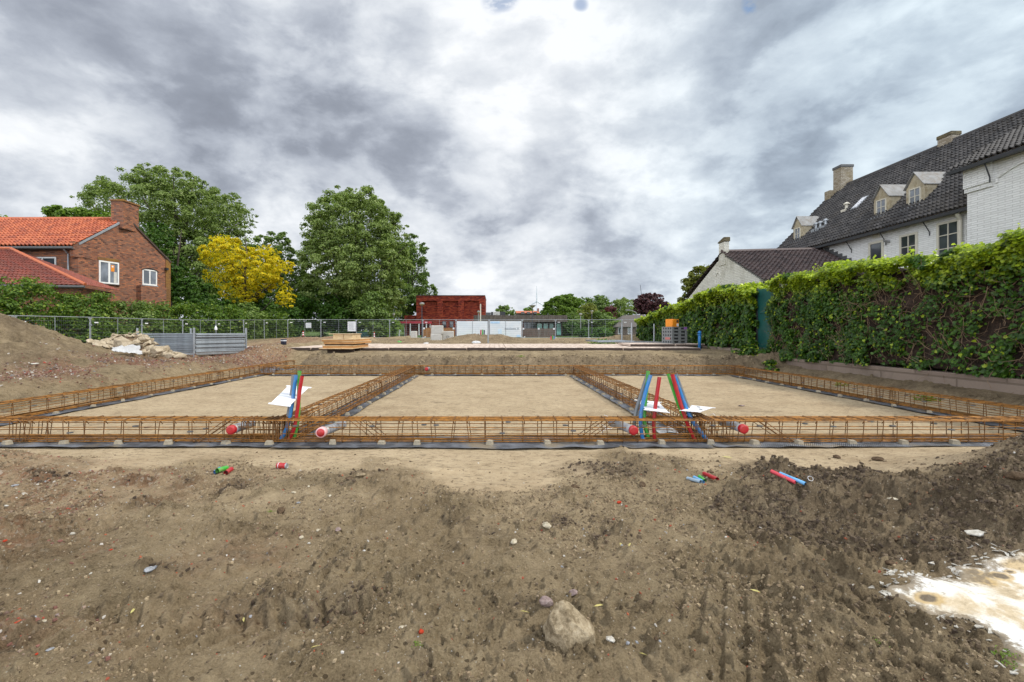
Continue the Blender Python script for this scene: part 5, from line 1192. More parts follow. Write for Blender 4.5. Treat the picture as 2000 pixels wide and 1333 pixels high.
# ------------------------------------------------------------------ conduit bundles and their template boards
def conduit(label, pts, m_, r=.024, name='conduit', grp='coloured conduits rising from the foundation'):
    P = [Vector(px(*p)) for p in pts]
    # smooth the line through the given points
    out = []
    for i in range(len(P) - 1):
        a = P[max(i - 1, 0)]; b = P[i]; c = P[i + 1]; d = P[min(i + 2, len(P) - 1)]
        for k in range(5):
            u = k / 5; out.append(.5 * ((2 * b) + (c - a) * u + (2 * a - 5 * b + 4 * c - d) * u * u + (3 * b - a - 3 * c + d) * u ** 3))
    out.append(P[-1]); base = out[-1].copy()
    n = 14; mb = MB(); o2 = [q - base for q in out]
    mb.tube(o2, r, n, caps=False); mb.tube(o2, r * .86, n, caps=False)
    # rim at the top
    me = mb.build(name, M[m_], None, True, loc=tuple(base)); tag(me, label, 'conduit', grp)
YB = 6.22
conduit('dark grey conduit leaning left in the left bundle', [(573, 733, YB + .10), (570, 765, YB + .09), (564, 805, YB + .08), (560, 835, YB + .06), (551, 862, YB + .05)], 'grey_conduit')
conduit('blue conduit bending left at its foot in the left bundle', [(578, 733, YB + .02), (574, 765, YB + .02), (569, 800, YB), (562, 832, YB), (547, 862, YB)], 'blue_plastic')
conduit('tallest bright green conduit in the left bundle', [(585, 725, YB + .10), (584, 750, YB + .10), (583, 800, YB + .08), (579, 835, YB + .06), (572, 862, YB + .04)], 'green_plastic')
conduit('red conduit passing through the board in the left bundle', [(590, 735, YB), (585, 765, YB), (581, 800, YB), (574, 838, YB), (561, 864, YB)], 'red_plastic')
conduit('grey conduit leaning left at the edge of the middle bundle', [(1265, 730, YB + .12), (1253, 768, YB + .12), (1242, 805, YB + .12), (1238, 835, YB + .1), (1237, 862, YB + .1)], 'grey_conduit')
conduit('blue conduit in front of the green one in the middle bundle', [(1271, 733, YB), (1262, 762, YB), (1254, 795, YB), (1251, 828, YB), (1256, 862, YB)], 'blue_plastic')
conduit('green conduit with bright top behind the blue one in the middle bundle', [(1266, 725, YB + .10), (1263, 760, YB + .1), (1259, 800, YB + .08), (1259, 828, YB + .05), (1268, 862, YB + .03)], 'green_plastic')
conduit('upright red conduit standing apart in the middle bundle', [(1288, 737, YB), (1284, 765, YB), (1280, 795, YB), (1277, 828, YB), (1279, 862, YB)], 'red_plastic')
conduit('green conduit leaning right at the left edge of the right bundle', [(1305, 731, YB + .06), (1314, 760, YB + .06), (1325, 792, YB + .06), (1340, 826, YB + .04), (1357, 864, YB)], 'green_plastic', .019)
conduit('red conduit leaning right in the right bundle', [(1313, 732, YB + .01), (1322, 764, YB + .01), (1332, 798, YB), (1344, 832, YB), (1359, 864, YB)], 'red_plastic')
conduit('blue conduit with long bend at its foot in the right bundle', [(1317, 734, YB + .05), (1328, 765, YB + .05), (1340, 797, YB + .04), (1354, 825, YB), (1380, 860, YB)], 'blue_plastic')
conduit('grey conduit at the right edge of the right bundle', [(1320, 731, YB + .12), (1331, 762, YB + .12), (1343, 794, YB + .12), (1357, 826, YB + .1), (1384, 862, YB + .06)], 'grey_conduit')
def board(label, corners, seed):
    C_ = [Vector(c) for c in corners]; cen = sum(C_, Vector()) / 4
    # outline with the clip lugs at the corners and two holes
    def at(u, v): return (C_[0] * (1 - u) + C_[1] * u) * (1 - v) + (C_[3] * (1 - u) + C_[2] * u) * v
    up = (C_[1] - C_[0]).cross(C_[3] - C_[0]).normalized(); mb = MB()
    if up.z < 0: up = -up
    pts = [(.0, .06), (-.10, .05), (-.10, .0), (.0, -.0), (1.0, .0), (1.06, .0), (1.06, .05), (1.0, .06), (1.0, .94), (1.12, .95), (1.12, 1.0), (1.0, 1.0), (0, 1.0), (-.1, 1.0), (-.1, .95), (0, .94)]
    mb.poly([at(u, v) - cen for u, v in pts], up * .006)
    o = mb.build('template_board', M['board'], None, loc=tuple(cen)); tag(o, label, 'board', 'white template boards on the conduits')
    for u, v in ((.72, .45), (.38, .80)):
        q = at(u, v) - cen + up * .0075; h = MB(); e1 = (C_[1] - C_[0]).normalized() * .026; e2 = up.cross(e1)
        h.poly([q + e1 * math.cos(2 * math.pi * k / 14) + e2 * math.sin(2 * math.pi * k / 14) for k in range(14)], up * .001); h.build('hole', M['gutter_grey'], o)
board('tilted white template board held by the left conduit bundle', [px(527, 790, 6.0), px(564, 795, 6.0), px(604, 757, 6.62), px(564, 754, 6.62)], 1)
board('white template board threaded by the middle conduit bundle', [px(1262, 802, 6.10), px(1306, 807, 6.10), px(1286, 786, 6.6), px(1243, 782, 6.6)], 2)
board('white template board sloping right at the right conduit bundle', [px(1330, 803, 6.13), px(1366, 806, 6.13), px(1393, 797, 6.5), px(1354, 793, 6.5)], 3)
# thin white wire ends and wrapped foil near the right bundles
def wires():
    r = np.random.default_rng(8)
    for (q, yy, lb) in ((1383, 825, 'tangle of thin white wire right of the right conduit bundle'), (1197, 838, 'tangle of thin white wire left of the middle conduit bundle')):
        c = Vector(px(q, yy, 6.75)); mb = MB()
        for _ in range(4):
            p = c + Vector(r.normal(0, .03, 3)); pts = [tuple(p - c)]
            d = Vector(r.normal(0, 1, 3)).normalized()
            for k in range(12): d = (d + Vector(r.normal(0, .45, 3))).normalized(); p = p + d * .035; p = c + (p - c) * .93; pts.append(tuple(p - c))
            mb.tube(pts, .0032, 4)
        tag(mb.build('wire_tangle', M['board'], None, loc=tuple(c)), lb, 'wire')
    # crumpled foil
    c = (1305 - VX) / F * 6.7, 6.7; X, Y = np.meshgrid(np.linspace(-.17, .17, 22), np.linspace(-.14, .14, 18), indexing='ij'); Z = fbm(X + 3, Y, .09, 3, 5) * .11 * np.exp(-(X / .13) ** 2 - (Y / .12) ** 2) + .03; n, k = X.shape; i = np.arange((n - 1) * (k - 1)); a = (i // (k - 1)) * k + i % (k - 1)
    o = link('plastic_sheet', np_mesh('plastic_sheet', np.stack([X, Y, Z], -1).reshape(-1, 3), np.stack([a, a + k, a + k + 1, a + 1], 1)), M['white_plastic'], None, (c[0], c[1], PITZ)); tag(o, 'crumpled pale plastic sheet behind the middle conduit bundle', 'plastic sheet')
wires()

# ------------------------------------------------------------------ timber mats
def mats():
    r = np.random.default_rng(12); w = 1.64
    def mt(name_l, x0, x1, y0, y1, zt, th=.10, skew=0.0):
        cx, cy = (x0 + x1) / 2, (y0 + y1) / 2; t = thing('timber_mat', name_l, 'timber mat', (cx, cy, zt - th), skew, 'timber mats laid across the site'); n = 7; top = MB(); W = x1 - x0
        for i in range(n):
            a = -W / 2 + W * i / n; dz = r.normal(0, .003); top.bbox(a + .004, a + W / n - .004, -(y1 - y0) / 2, (y1 - y0) / 2 + r.normal(0, .03), .0 + .002, th + dz, .006)
        top.build('planks', M['mat_top'], t)
        MB().box(-W / 2 + .01, W / 2 - .01, -(y1 - y0) / 2 - .012, -(y1 - y0) / 2 - .001, .0, th - .012).build('edge_board', M['dark_wood'], t)
    names = ['leftmost timber mat of the main row, beside the navy bucket', 'timber mat behind the left end of the plywood stack', 'timber mat directly behind the plywood stack', 'timber mat just right of the plywood stack', 'timber mat below the stacked concrete blocks', 'timber mat in front of the soil heap', 'timber mat below the plastic on the soil heap', 'timber mat left of the middle of the row', 'timber mat below the brown fence boards', 'timber mat below the round bright tree', 'rightmost timber mat of the main row before the raised mats']
    for i in range(11):
        x0 = -9.35 + i * w
        mt(names[i], x0 + .012, x0 + w - .012, 20.35 + r.normal(0, .03), 26.6, -.70 + r.normal(0, .006), .11)
    mt('raised pale timber mat under the grey crates', 6.2, 8.2, 21.9, 24.3, -.585, .10, -.02); mt('raised timber mat at the right end, half under the hedge', 8.22, 9.55, 21.9, 24.3, -.59, .10, .015)
    mt('loose timber mat left of the main row, sunk in red rubble', -12.3, -9.7, 22.6, 24.6, -.76, .06, .25)
mats()

# ------------------------------------------------------------------ site fence panels
def fence():
    fr = MB(); T = .019; W = 3.46; H = 2.0
    fr.tube([(0, 0, 0), (0, 0, H)], T * 1.25, 8); fr.tube([(W, 0, 0), (W, 0, H)], T * 1.25, 8); fr.tube([(0, 0, H), (W, 0, H)], T, 8); fr.tube([(0, 0, .12), (W, 0, .12)], T, 8)
    for x, s_ in ((0, 1), (W, -1)):
        fr.add([(x, -.004, H - .16), (x + s_ * .13, -.004, H), (x, -.004, H)], [(0, 1, 2)]); fr.add([(x, .004, H - .16), (x, .004, H), (x + s_ * .13, .004, H)], [(0, 1, 2)])
    frm = fr.mesh('frame'); mid = MB().tube([(W / 2, 0, .12), (W / 2, 0, H)], .0135, 7).mesh('middle_tube')
    wr = MB()
    for i in range(1, 34): x = W * i / 34; wr.add([(x - .0022, 0, .13), (x + .0022, 0, .13), (x + .0022, 0, H - .01), (x - .0022, 0, H - .01)], [(0, 1, 2, 3)])
    for i in range(1, 9): z = .12 + (H - .12) * i / 9; wr.box(0, W, -.003, .003, z - .0035, z + .0035)
    wire = wr.mesh('wire_mesh'); foot = MB().bbox(-.13, .13, -.36, .36, -.06, .09, .02).mesh('foot'); tg = MB().box(.22, .46, -.012, -.006, H - .31, H - .25).mesh('name_plate')
    cl = MB().box(-.07, .05, -.035, .035, 1.55, 1.62).mesh('clamp')
    pts = [(-22.2, 22.4, .71), (-21.7, 26.0, .74), (-21.55, 29.6, .75), (-21.3, 33.1, .77), (-21.2, 36.9, .82), (-20.95, 40.5, .93), (-20.9, 44.0, 1.02), (-20.2, 47.4, 1.12), (-18.0, 50.3, 1.19), (-14.5, 51, 1.2)] + [(-14.5 + 3.5 * k, 51, 1.2) for k in range(1, 10)]
    pts = [(-22.9, 18.9, .68)] + pts
    names = ['mostly behind the heap crest at the left edge', 'left of the first double post above the heap', 'above the right flank of the sand heap', 'behind the limestone rock pile', 'behind the left end of the stacked panels', 'behind the middle of the stacked panels', 'behind the right end of the stacked panels', 'just right of the stacked panels', 'at the left corner turn', 'carrying the small white notice', 'carrying the large white sign', 'in front of the green skip', 'in front of the crimson canopy', 'in front of the amber boards', 'behind the left banner', 'behind the right banner', 'framing the brown boards', 'left of the dark street lamp', 'in front of the bungalow', 'last before the ivy hedge']
    for i in range(len(pts) - 1):
        a, b = Vector(pts[i]), Vector(pts[i + 1]); d = b - a; L = math.hypot(d.x, d.y)
        t = thing('mesh_fence', 'mesh fence panel ' + names[i], 'fence panel', (a.x, a.y, a.z - H), math.atan2(d.y, d.x), 'mesh fence panels round the site')
        t.rotation_euler = (0, -math.atan2(d.z, L), math.atan2(d.y, d.x)); t.scale = (L / 3.5, 1, 1)
        link('frame', frm, M['galv'], t); link('middle_tube', mid, M['galv'], t); link('wire_mesh', wire, M['wire'], t); link('foot', foot, M['concrete'], t, (0, 0, 0)); link('clamp', cl, M['galv_dull'], t)
        if i not in (14, 15): link('name_plate', tg, M['board'], t)
    # signs and banners hanging on the fence
    def flat(name, label, cat, p0, p1, Y, m_, th=.01, grp=None):
        a = px(p0[0], p0[1], Y); b = px(p1[0], p1[1], Y); cx, cz = (a[0] + b[0]) / 2, (a[2] + b[2]) / 2
        o = MB().box(a[0] - cx, b[0] - cx, -th, 0, b[2] - cz, a[2] - cz).build(name, m_, None, loc=(cx, Y, cz)); return tag(o, label, cat, grp)
    flat('notice_board', 'small white notice on the fence above the red and white post', 'notice', (597, 631), (608, 641), 50.7, M['board'])
    s = flat('fence_sign', 'large white sign on the fence right of the plywood stack', 'sign', (679, 628.5), (695, 647.5), 50.85, M['board'])
    for k in range(7): MB().box(-.30, .26 - .06 * (k % 3), -.016, -.011, .36 - k * .11, .38 - k * .11).build('print_line', M['gutter_grey'], s)
    m, t, b, out = mat('banner_cloth'); n = t.noise(objc(t), .9, 3, .5); n2 = t.noise(objc(t), .5, 2, .5, out=0)
    c = t.mix(t.mapr(n, .35, .65), (.60, .66, .70), (.72, .74, .75)); c = t.mix(t.mapr(n2, .5, .62, 0, .5), c, (.60, .72, .70)); t.l.new(c, b.inputs['Base Color']); b.inputs['Roughness'].default_value = .6
    b1 = flat('banner', 'left white mesh banner tied to the fence, without lettering', 'banner', (892, 627.5), (954, 659), 50.93, m); b2 = flat('banner', 'right white mesh banner with pale grey lettering and blue corner', 'banner', (956.5, 627.5), (1018.5, 659), 50.93, m)
    for bb in (b1, b2): MB().box(-.012, .012, -.03, -.012, -.85, .85).build('seam', M['gutter_grey'], bb)
    for z in np.arange(-.7, .8, .21):
        for bb in (b1, b2): MB().box(-1.64, 1.64, -.018, -.0125, z, z + .012).build('crease', M['galv'], bb)
    pal = simple('pale_blue_print', (.42, .60, .78), .6); MB().box(-1.6, -.62, -.0225, -.0195, .60, .80).build('blue_print', pal, b2); MB().box(1.15, 1.55, -.0225, -.0195, -.82, -.62).build('blue_print', pal, b2); MB().box(-.80, -.40, -.0225, -.0195, -.5, .0).build('blue_print', simple('faint_blue_print', (.55, .68, .78), .6), b2)
    cu = bpy.data.curves.new('lettering', 'FONT'); cu.body = 'swulowz X'; cu.size = .34; cu.extrude = .003; cu.align_x = 'CENTER'
    tmp = bpy.data.objects.new('lettering', cu); COL.objects.link(tmp); dg = bpy.context.evaluated_depsgraph_get(); me = bpy.data.meshes.new_from_object(tmp.evaluated_get(dg)); bpy.data.objects.remove(tmp)
    me.materials.clear(); link('lettering', me, simple('grey_print', (.16, .20, .23), .6), b2, (.66, -.024, -.06), (R(90), 0, 0))
fence()

# ------------------------------------------------------------------ stack of fence panels in a rack, and the low rack on the right
def panel_stack():
    th = math.atan2(1.5, -3.2); base = Vector((-10.95, 17.75, -.98)); t = thing('panel_rack', 'galvanised rack with four tall posts holding the stacked fence panels', 'rack', base, th)
    W, D = 3.5, 2.0
    b = MB(); b.box(-.05, W + .05, -.03, .03, .10, .18); b.box(-.05, W + .05, -D - .03, -D + .03, .10, .18)
    for x in (.02, W - .02): b.box(x - .03, x + .03, -D, 0, .10, .18)
    b.build('base_frame', M['galv'], t)
    for x, y in ((.0, .07), (W, .07), (.0, -D - .07), (W, -D - .07)):
        p = MB().tube([(x, y, .0), (x, y, 1.10)], .038, 8); p.box(x - .06, x + .06, y - .06, y + .06, -.02, .02); p.build('post', M['galv'], t)
    fr = MB(); r_ = .019
    fr.tube([(0, 0, 0), (W, 0, 0), (W, -D, 0), (0, -D, 0)], r_, 7, closed=True); fr.tube([(W / 2, 0, 0), (W / 2, -D, 0)], r_ * .8, 6)
    for x in np.arange(.1, W, .22): fr.box(x - .002, x + .002, -D, 0, -.002, .002)
    me = fr.mesh('stacked_fence'); r = np.random.default_rng(4); n = 20
    words = 'bottom,second,third,fourth,fifth,sixth,seventh,eighth,ninth,tenth,eleventh,twelfth,thirteenth,fourteenth,fifteenth,sixteenth,seventeenth,eighteenth,nineteenth,topmost'.split(',')
    c_, s_ = math.cos(th), math.sin(th)
    for i in range(n):
        dx, dy = r.normal(0, .02), r.normal(0, .012)
        o = link('stacked_fence', me, M['galv_dull'], None, (base.x + c_ * dx - s_ * dy, base.y + s_ * dx + c_ * dy, base.z + .215 + i * .0345), (r.normal(0, .002), r.normal(0, .003), th + r.normal(0, .004)))
        tag(o, 'fence panel lying in the rack beside the rock pile, %s of its stack' % words[i] + ('' if i in (0, 19) else ' from below'), 'fence panel', 'fence panels lying stacked in the rack')
    # low rack on the right
    t = thing('low_rack', 'nearly empty steel rack with tall posts left of the grey crates', 'rack', (7.0, 24.6, -.70), .0); b = MB()
    b.box(0, 2.0, -.03, .03, .05, .12); b.box(0, 2.0, 3.2, 3.26, .05, .12); b.box(-.03, .03, 0, 3.2, .05, .12); b.box(1.97, 2.03, 0, 3.2, .05, .12); b.build('base_frame', M['galv'], t)
    for x, y in ((0, 0), (2, 0), (.35, 3.2), (2.2, 3.2)): MB().tube([(x, y, 0), (x, y, 1.12)], .045, 8).build('post', M['galv'], t)
    for k in range(2):
        o = link('stacked_fence', me, M['galv_dull'], None, (7.15 + k * .04, 24.75 + k * .05, -.56 + k * .037), (0, 0, R(90) + .02 * k)); tag(o, ('lower' if k == 0 else 'upper') + ' fence panel lying in the low rack left of the crates', 'fence panel', 'fence panels in the low rack'); o.scale = (.92, -.92, 1)
panel_stack()

# ------------------------------------------------------------------ plywood stack, bucket, blocks, crates and other things on the mats
def site_things():
    r = np.random.default_rng(21); th = .0; base = Vector(px(630, 688, 18.9)); base.z = gz(base.x + .6, 19.5)
    zz = [.10]; labs = ['bottom sheet of the plywood stack, jutting out at the front', 'second formwork panel from below in the plywood stack', 'third formwork panel of the plywood stack, above the dark gap', 'top formwork panel of the plywood stack']
    dims = [(-.10, 1.20, -.10, 2.35, .03), (0, 1.18, 0, 2.5, .11), (.02, 1.20, .05, 2.6, .10), (-.02, 1.20, .0, 2.75, .09)]; z = .10
    pt = thing('wood_pallet', 'low dark wooden pallet under the plywood stack', 'pallet', base)
    for y in (.3, 1.2, 2.1): MB().box(.1, 1.15, y - .05, y + .05, -.06, .095).build('bearer', M['dark_wood'], pt)
    for i, (x0, x1, y0, y1, h) in enumerate(dims):
        if i == 2: z += .05
        t = thing('formwork_panel', labs[i], 'formwork panel', (base.x, base.y, base.z + z), r.normal(0, .012), 'formwork panels in the plywood stack')
        MB().bbox(x0, x1, y0, y1, 0, h - .02, .005).build('frame', M['ply_edge'], t); MB().bbox(x0 - .01, x1 + .01, y0 - .01, y1 + .01, h - .0195, h, .003).build('face_sheet', M['ply_top'], t)
        if i == 1:
            for y in (.1, 2.2): MB().box(.05, 1.1, y, y + .08, h + .001, h + .049).build('batten', M['dark_wood'], t)
        z += h + .002
    for k, (x0, x1, y0, y1, lb) in enumerate(((.33, .74, .25, .95, 'left low plywood box with overhanging lid on the stack'), (.80, 1.13, .10, 1.3, 'right plywood box with lid on the stack'))):
        t = thing('plywood_box', lb, 'box', (base.x, base.y, base.z + z), 0, 'plywood boxes on the stack')
        MB().bbox(x0, x1, y0, y1, 0, .19, .004).build('box_body', M['ply_top'], t); MB().bbox(x0 - (.16 if k == 0 else .06), x1 + .03, y0 - .05, y1 + .05, .192, .214, .004).build('lid', M['ply_top'], t)
    # navy bucket
    x, y, _ = px(554, 680, 20.75); t = thing('bucket', 'dark navy bucket with white bands standing on the timber mats', 'bucket', (x, y, -.70))
    MB().lathe([(.105, 0), (.118, .31), (.126, .33), (.126, .35), (.11, .352)], 18).build('bucket_body', M['navy'], t, True)
    for z0 in (.045, .27): MB().lathe([(.109 + z0 * .04, z0), (.112 + z0 * .04, z0 + .035)], 18).build('band', M['board'], t)
    # concrete blocks
    def block(px0, px1, y0, y1, Y, lb, d=.8, hole=False):
        a = px(px0, y0, Y); b_ = px(px1, y1, Y); w = b_[0] - a[0]; h = a[2] - b_[2]
        t = thing('concrete_block', lb, 'concrete block', (a[0] + w / 2, Y, b_[2]), 0, 'pale concrete blocks by the fence'); MB().bbox(-w / 2, w / 2, 0, d, 0, h - .03, .02).build('block_body', M['concrete'], t)
        MB().bbox(-w / 2 + .02, w / 2 - .02, .02, d - .02, h - .03, h, .01).build('top_slab', M['concrete'], t)
        if hole: MB().tube([(-.10, -.01, h * .32), (-.10, -.03, h * .42), (0, -.035, h * .48), (.10, -.03, h * .42), (.10, -.01, h * .32)], .012, 5).build('lifting_handle', M['gutter_grey'], t); MB().box(-.12, .12, -.012, .01, h * .28, h * .33).build('slot', M['gutter_grey'], t)
    block(841, 862, 652.5, 666.5, 37, 'lower of the two stacked pale concrete blocks'); block(842, 864, 636, 652.3, 37.02, 'upper of the two stacked pale concrete blocks'); block(863.5, 885, 647, 664, 37.5, 'pale concrete block with lifting handle right of the stacked pair', hole=True)
    block(802, 812.5, 647, 660, 46, 'small pale concrete block left of the dark street lamp')
    # amber and brown board screens outside the fence
    def screen(p0, p1, y0, y1, Y, m_, lb):
        a = px(p0, y0, Y); b_ = px(p1, y1, Y); w = b_[0] - a[0]; h = a[2] - b_[2]; t = thing('board_screen', lb, 'board screen', ((a[0] + b_[0]) / 2, Y, b_[2])); n = int(w / .14); mb = MB()
        for i in range(n): mb.box(-w / 2 + w * i / n + .006, -w / 2 + w * (i + 1) / n - .006, 0 + r.uniform(0, .01), .04, 0, h)
        mb.build('boards', M[m_], t)
        for x in (-w / 2 + .12, w / 2 - .12) + ((0,) if m_ == 'brown_wood' else ()): MB().bbox(x - .10, x + .10, -.06, -.001, h - .14, h + .04, .02).build('corner_block', M['board'], t)
        for x in (-w / 2 + .25, w / 2 - .25): MB().bbox(x - .08, x + .08, -.06, -.001, -.02, .14, .02).build('corner_block', M['board'], t)
    screen(826, 888, 641, 660, 53.5, 'amber_wood', 'screen of amber boards with white corner blocks behind the stacked concrete blocks'); screen(1020, 1084, 642, 660, 53.5, 'brown_wood', 'screen of grey brown boards with white corner blocks right of the banners')
    # grey plastic crates, orange box
    c0 = Vector((8.55, 22.9, -.585)); ang = R(28)
    cr = MB(); w, d, h = 1.0, .62, .155
    cr.box(-w / 2, w / 2, -d / 2, d / 2, 0, .035); cr.box(-w / 2, w / 2, -d / 2, d / 2, h - .035, h - .002)
    for sx in (-1, 1):
        for yy in np.linspace(-d / 2, d / 2 - .06, 5): cr.box(sx * w / 2 - (.03 if sx > 0 else 0), sx * w / 2 + (.03 if sx < 0 else 0), yy, yy + .06, .035, h - .035)
    for sy in (-1, 1):
        for xx, ww in ((-w / 2 + .031, .10), (-.08, .16), (w / 2 - .131, .10)): cr.box(xx, xx + ww, sy * d / 2 - (.03 if sy > 0 else 0), sy * d / 2 + (.03 if sy < 0 else 0), .035, h - .035)
    me = cr.mesh('crate_frame'); inn = MB().box(-w / 2 + .035, w / 2 - .035, -d / 2 + .035, d / 2 - .035, .036, h - .036).mesh('crate_inside')
    for i, nm in enumerate(('bottom', 'second', 'middle', 'fourth', 'top')):
        t = thing('plastic_crate', 'grey slotted plastic crate on the raised mat, %s of the stack' % (nm if i in (0, 2, 4) else nm + ' from below'), 'crate', (c0.x, c0.y, c0.z + i * .157), ang + r.normal(0, .01), 'grey plastic crates in a stack'); link('crate_frame', me, M['crate'], t); link('crate_inside', inn, M['black_metal'], t)
        if i == 4: MB().box(w / 2 - .24, w / 2 - .02, -d / 2 - .006, -d / 2 - .001, .04, h - .005).build('purple_label', simple('purple_label', (.28, .12, .38), .5), t)
        if i == 1: MB().box(-w / 2 - .006, -w / 2 - .001, -.2, .1, .03, h - .02).build('pink_label', simple('pink_label', (.45, .16, .14), .5), t)
    t = thing('orange_box', 'orange cardboard box on top of the grey crates', 'box', (8.42, 22.85, c0.z + .786), ang + .1); MB().bbox(-.25, .25, -.19, .19, 0, .36, .01).build('box_body', M['orange'], t)
    MB().box(.08, .22, -.196, -.191, .02, .15).build('white_label', M['board'], t); MB().box(.06, .20, -.196, -.191, .20, .32).build('dark_mark', M['dark_wood'], t); MB().tube([(-.05, 0, .36), (.0, 0, .40), (.06, 0, .36)], .012, 5).build('strap_handle', M['dark_wood'], t)
    # blue pipe standing by the hedge
    x, y, _ = px(1366, 684, 20.4); t = thing('blue_post', 'bright blue standpipe upright in the sand by the ivy hedge', 'post', (x, y, gz(x, y))); MB().tube([(0, 0, -.05), (.01, 0, .80)], .06, 12).build('pipe', M['blue_post'], t, True)
    MB().tube([(.01, 0, .80), (.01, 0, .84)], .035, 8).build('pipe_top', M['navy'], t)
    for z0 in (.62, .70): MB().lathe([(.062, z0), (.085, z0 + .01), (.085, z0 + .03), (.062, z0 + .04)], 10).build('clamp_ring', M['blue_post'], t); MB().tube([(-.11, 0, z0 + .02), (.12, 0, z0 + .02)], .008, 5).build('bolt', M['galv'], t)
    # free pole in front of the banners
    x, y, _ = px(953.5, 671, 28.0); tag(MB().tube([(x, y, -.70), (x, y, .58)], .045, 8).build('steel_pole', M['galv']), 'free standing grey steel pole in front of the gap between the banners', 'pole')
    # red and white marker posts
    for (q, yb, Y, ht, rad, lb) in ((592, 657, 48, .50, .10, 'short red and white striped marker below the small white notice'), (731, 660.5, 47, .58, .07, 'slim red and white striped marker right of the large fence sign')):
        x = (q - VX) / F * Y; zb = (HY - yb) / F * Y; t = thing('marker_post', lb, 'marker post', (x, Y, zb), 0, 'red and white marker posts')
        for k in range(5): MB().lathe([(rad * (1 - k * .08), ht * k / 5), (rad * (1 - (k + 1) * .08), ht * (k + 1) / 5)], 10).build('stripe', M['red_plastic' if k % 2 == 0 else 'board'], t)
    a = px(697, 649, 54); b_ = px(722, 658, 54); t = thing('green_skip', 'dull green waste skip behind the fence', 'skip', ((a[0] + b_[0]) / 2, 54, b_[2])); w = (b_[0] - a[0]) / 2; h = a[2] - b_[2]
    mb = MB(); mb.poly([(-w * .86, 0, 0), (w * .86, 0, 0), (w, 0, h), (-w, 0, h)], (0, 1.2, 0)); mb.build('skip_body', M['teal'], t)
    for k in range(5): x = -w * .8 + k * w * .4; MB().box(x - .03, x + .03, -.05, -.001, .02, h - .05).build('rib', M['teal'], t)
    # coloured stub pipes beyond the mats, in two bunches
    for (q0, Y, cols, where) in ((939, 33.5, (('red_plastic', 'red'), ('green_plastic', 'green'), ('navy', 'dark blue')), 'left of the free standing pole'), (1076, 36, (('palered', 'pale red'), ('green_plastic', 'green'), ('blue_plastic', 'blue')), 'below the brown boards right end')):
        for k, (m_, cn) in enumerate(cols):
            x = (q0 + k * 3.2 - VX) / F * Y; o = MB().tube([(0, 0, -.1), (.01, 0, .34 + .04 * (k == 1))], .045, 8).build('pipe_stub', M[m_], None, loc=(x, Y + .05 * k, gz(x, Y, .1))); tag(o, '%s pipe stub in the soil %s' % (cn, where), 'pipe stub', 'coloured pipe stubs beyond the mats')
    # white plastic bags / sheets on the soil
    def crumple(q, yy, Y, w, h, lb, seed, m_='white_plastic', name='plastic_sheet', dy=.3):
        x, y, z = px(q, yy, Y); rr = np.random.default_rng(seed); X, Yg = np.meshgrid(np.linspace(-1, 1, 26), np.linspace(-1, 1, 18), indexing='ij'); m = np.clip(1 - (np.abs(X) ** 2.5 + np.abs(Yg) ** 2.5), 0, 1)
        rad = 1 + .35 * (fbm(X + seed, Yg, .5, 2, seed) - .5); Z = m ** .5 * h * (.45 + 1.1 * fbm(X * 1.0 + 7, Yg, .32, 3, seed)); n, k = X.shape; i = np.arange((n - 1) * (k - 1)); a = (i // (k - 1)) * k + i % (k - 1)
        V = np.stack([X * w / 2 * rad, Yg * dy * rad, Z], -1).reshape(-1, 3); o = link(name, np_mesh(name, V, np.stack([a, a + k, a + k + 1, a + 1], 1)), M[m_], None, (x, y, gz(x, y, .1) - .01)); tag(o, lb, 'plastic sheet')
    crumple(930, 669, 31, .62, .13, 'crumpled white plastic on the soil heap below the banners', 3); crumple(833, 670, 30, .35, .08, 'small white plastic scrap on the soil left of the heap', 4); crumple(780, 667, 32, .32, .14, 'small green and white plastic bag on the soil', 5, 'green_plastic'); crumple(1184, 671, 30, .3, .08, 'small white plastic scrap at the back edge of the mats', 6)
    o = MB().tube([px(1022, 663, 46), px(1056, 663, 46)], .035, 6).build('blue_pipe', M['paleblue']); tag(o, 'pale blue pipe lying in front of the brown boards', 'pipe')
    o = MB().tube([px(398, 640, 34), px(398, 633, 34)], .01, 5).build('white_bag', M['board'])
    bpy.data.objects.remove(o)
    o = MB().lathe([(.02, .34), (.05, .28), (.11, .12), (.10, .02), (.03, 0)][::-1], 10).build('white_bag', M['board'], None, loc=px(421.5, 645.5, 35.8)); tag(o, 'small white bag hanging on the fence above the stacked panels', 'bag')
site_things()

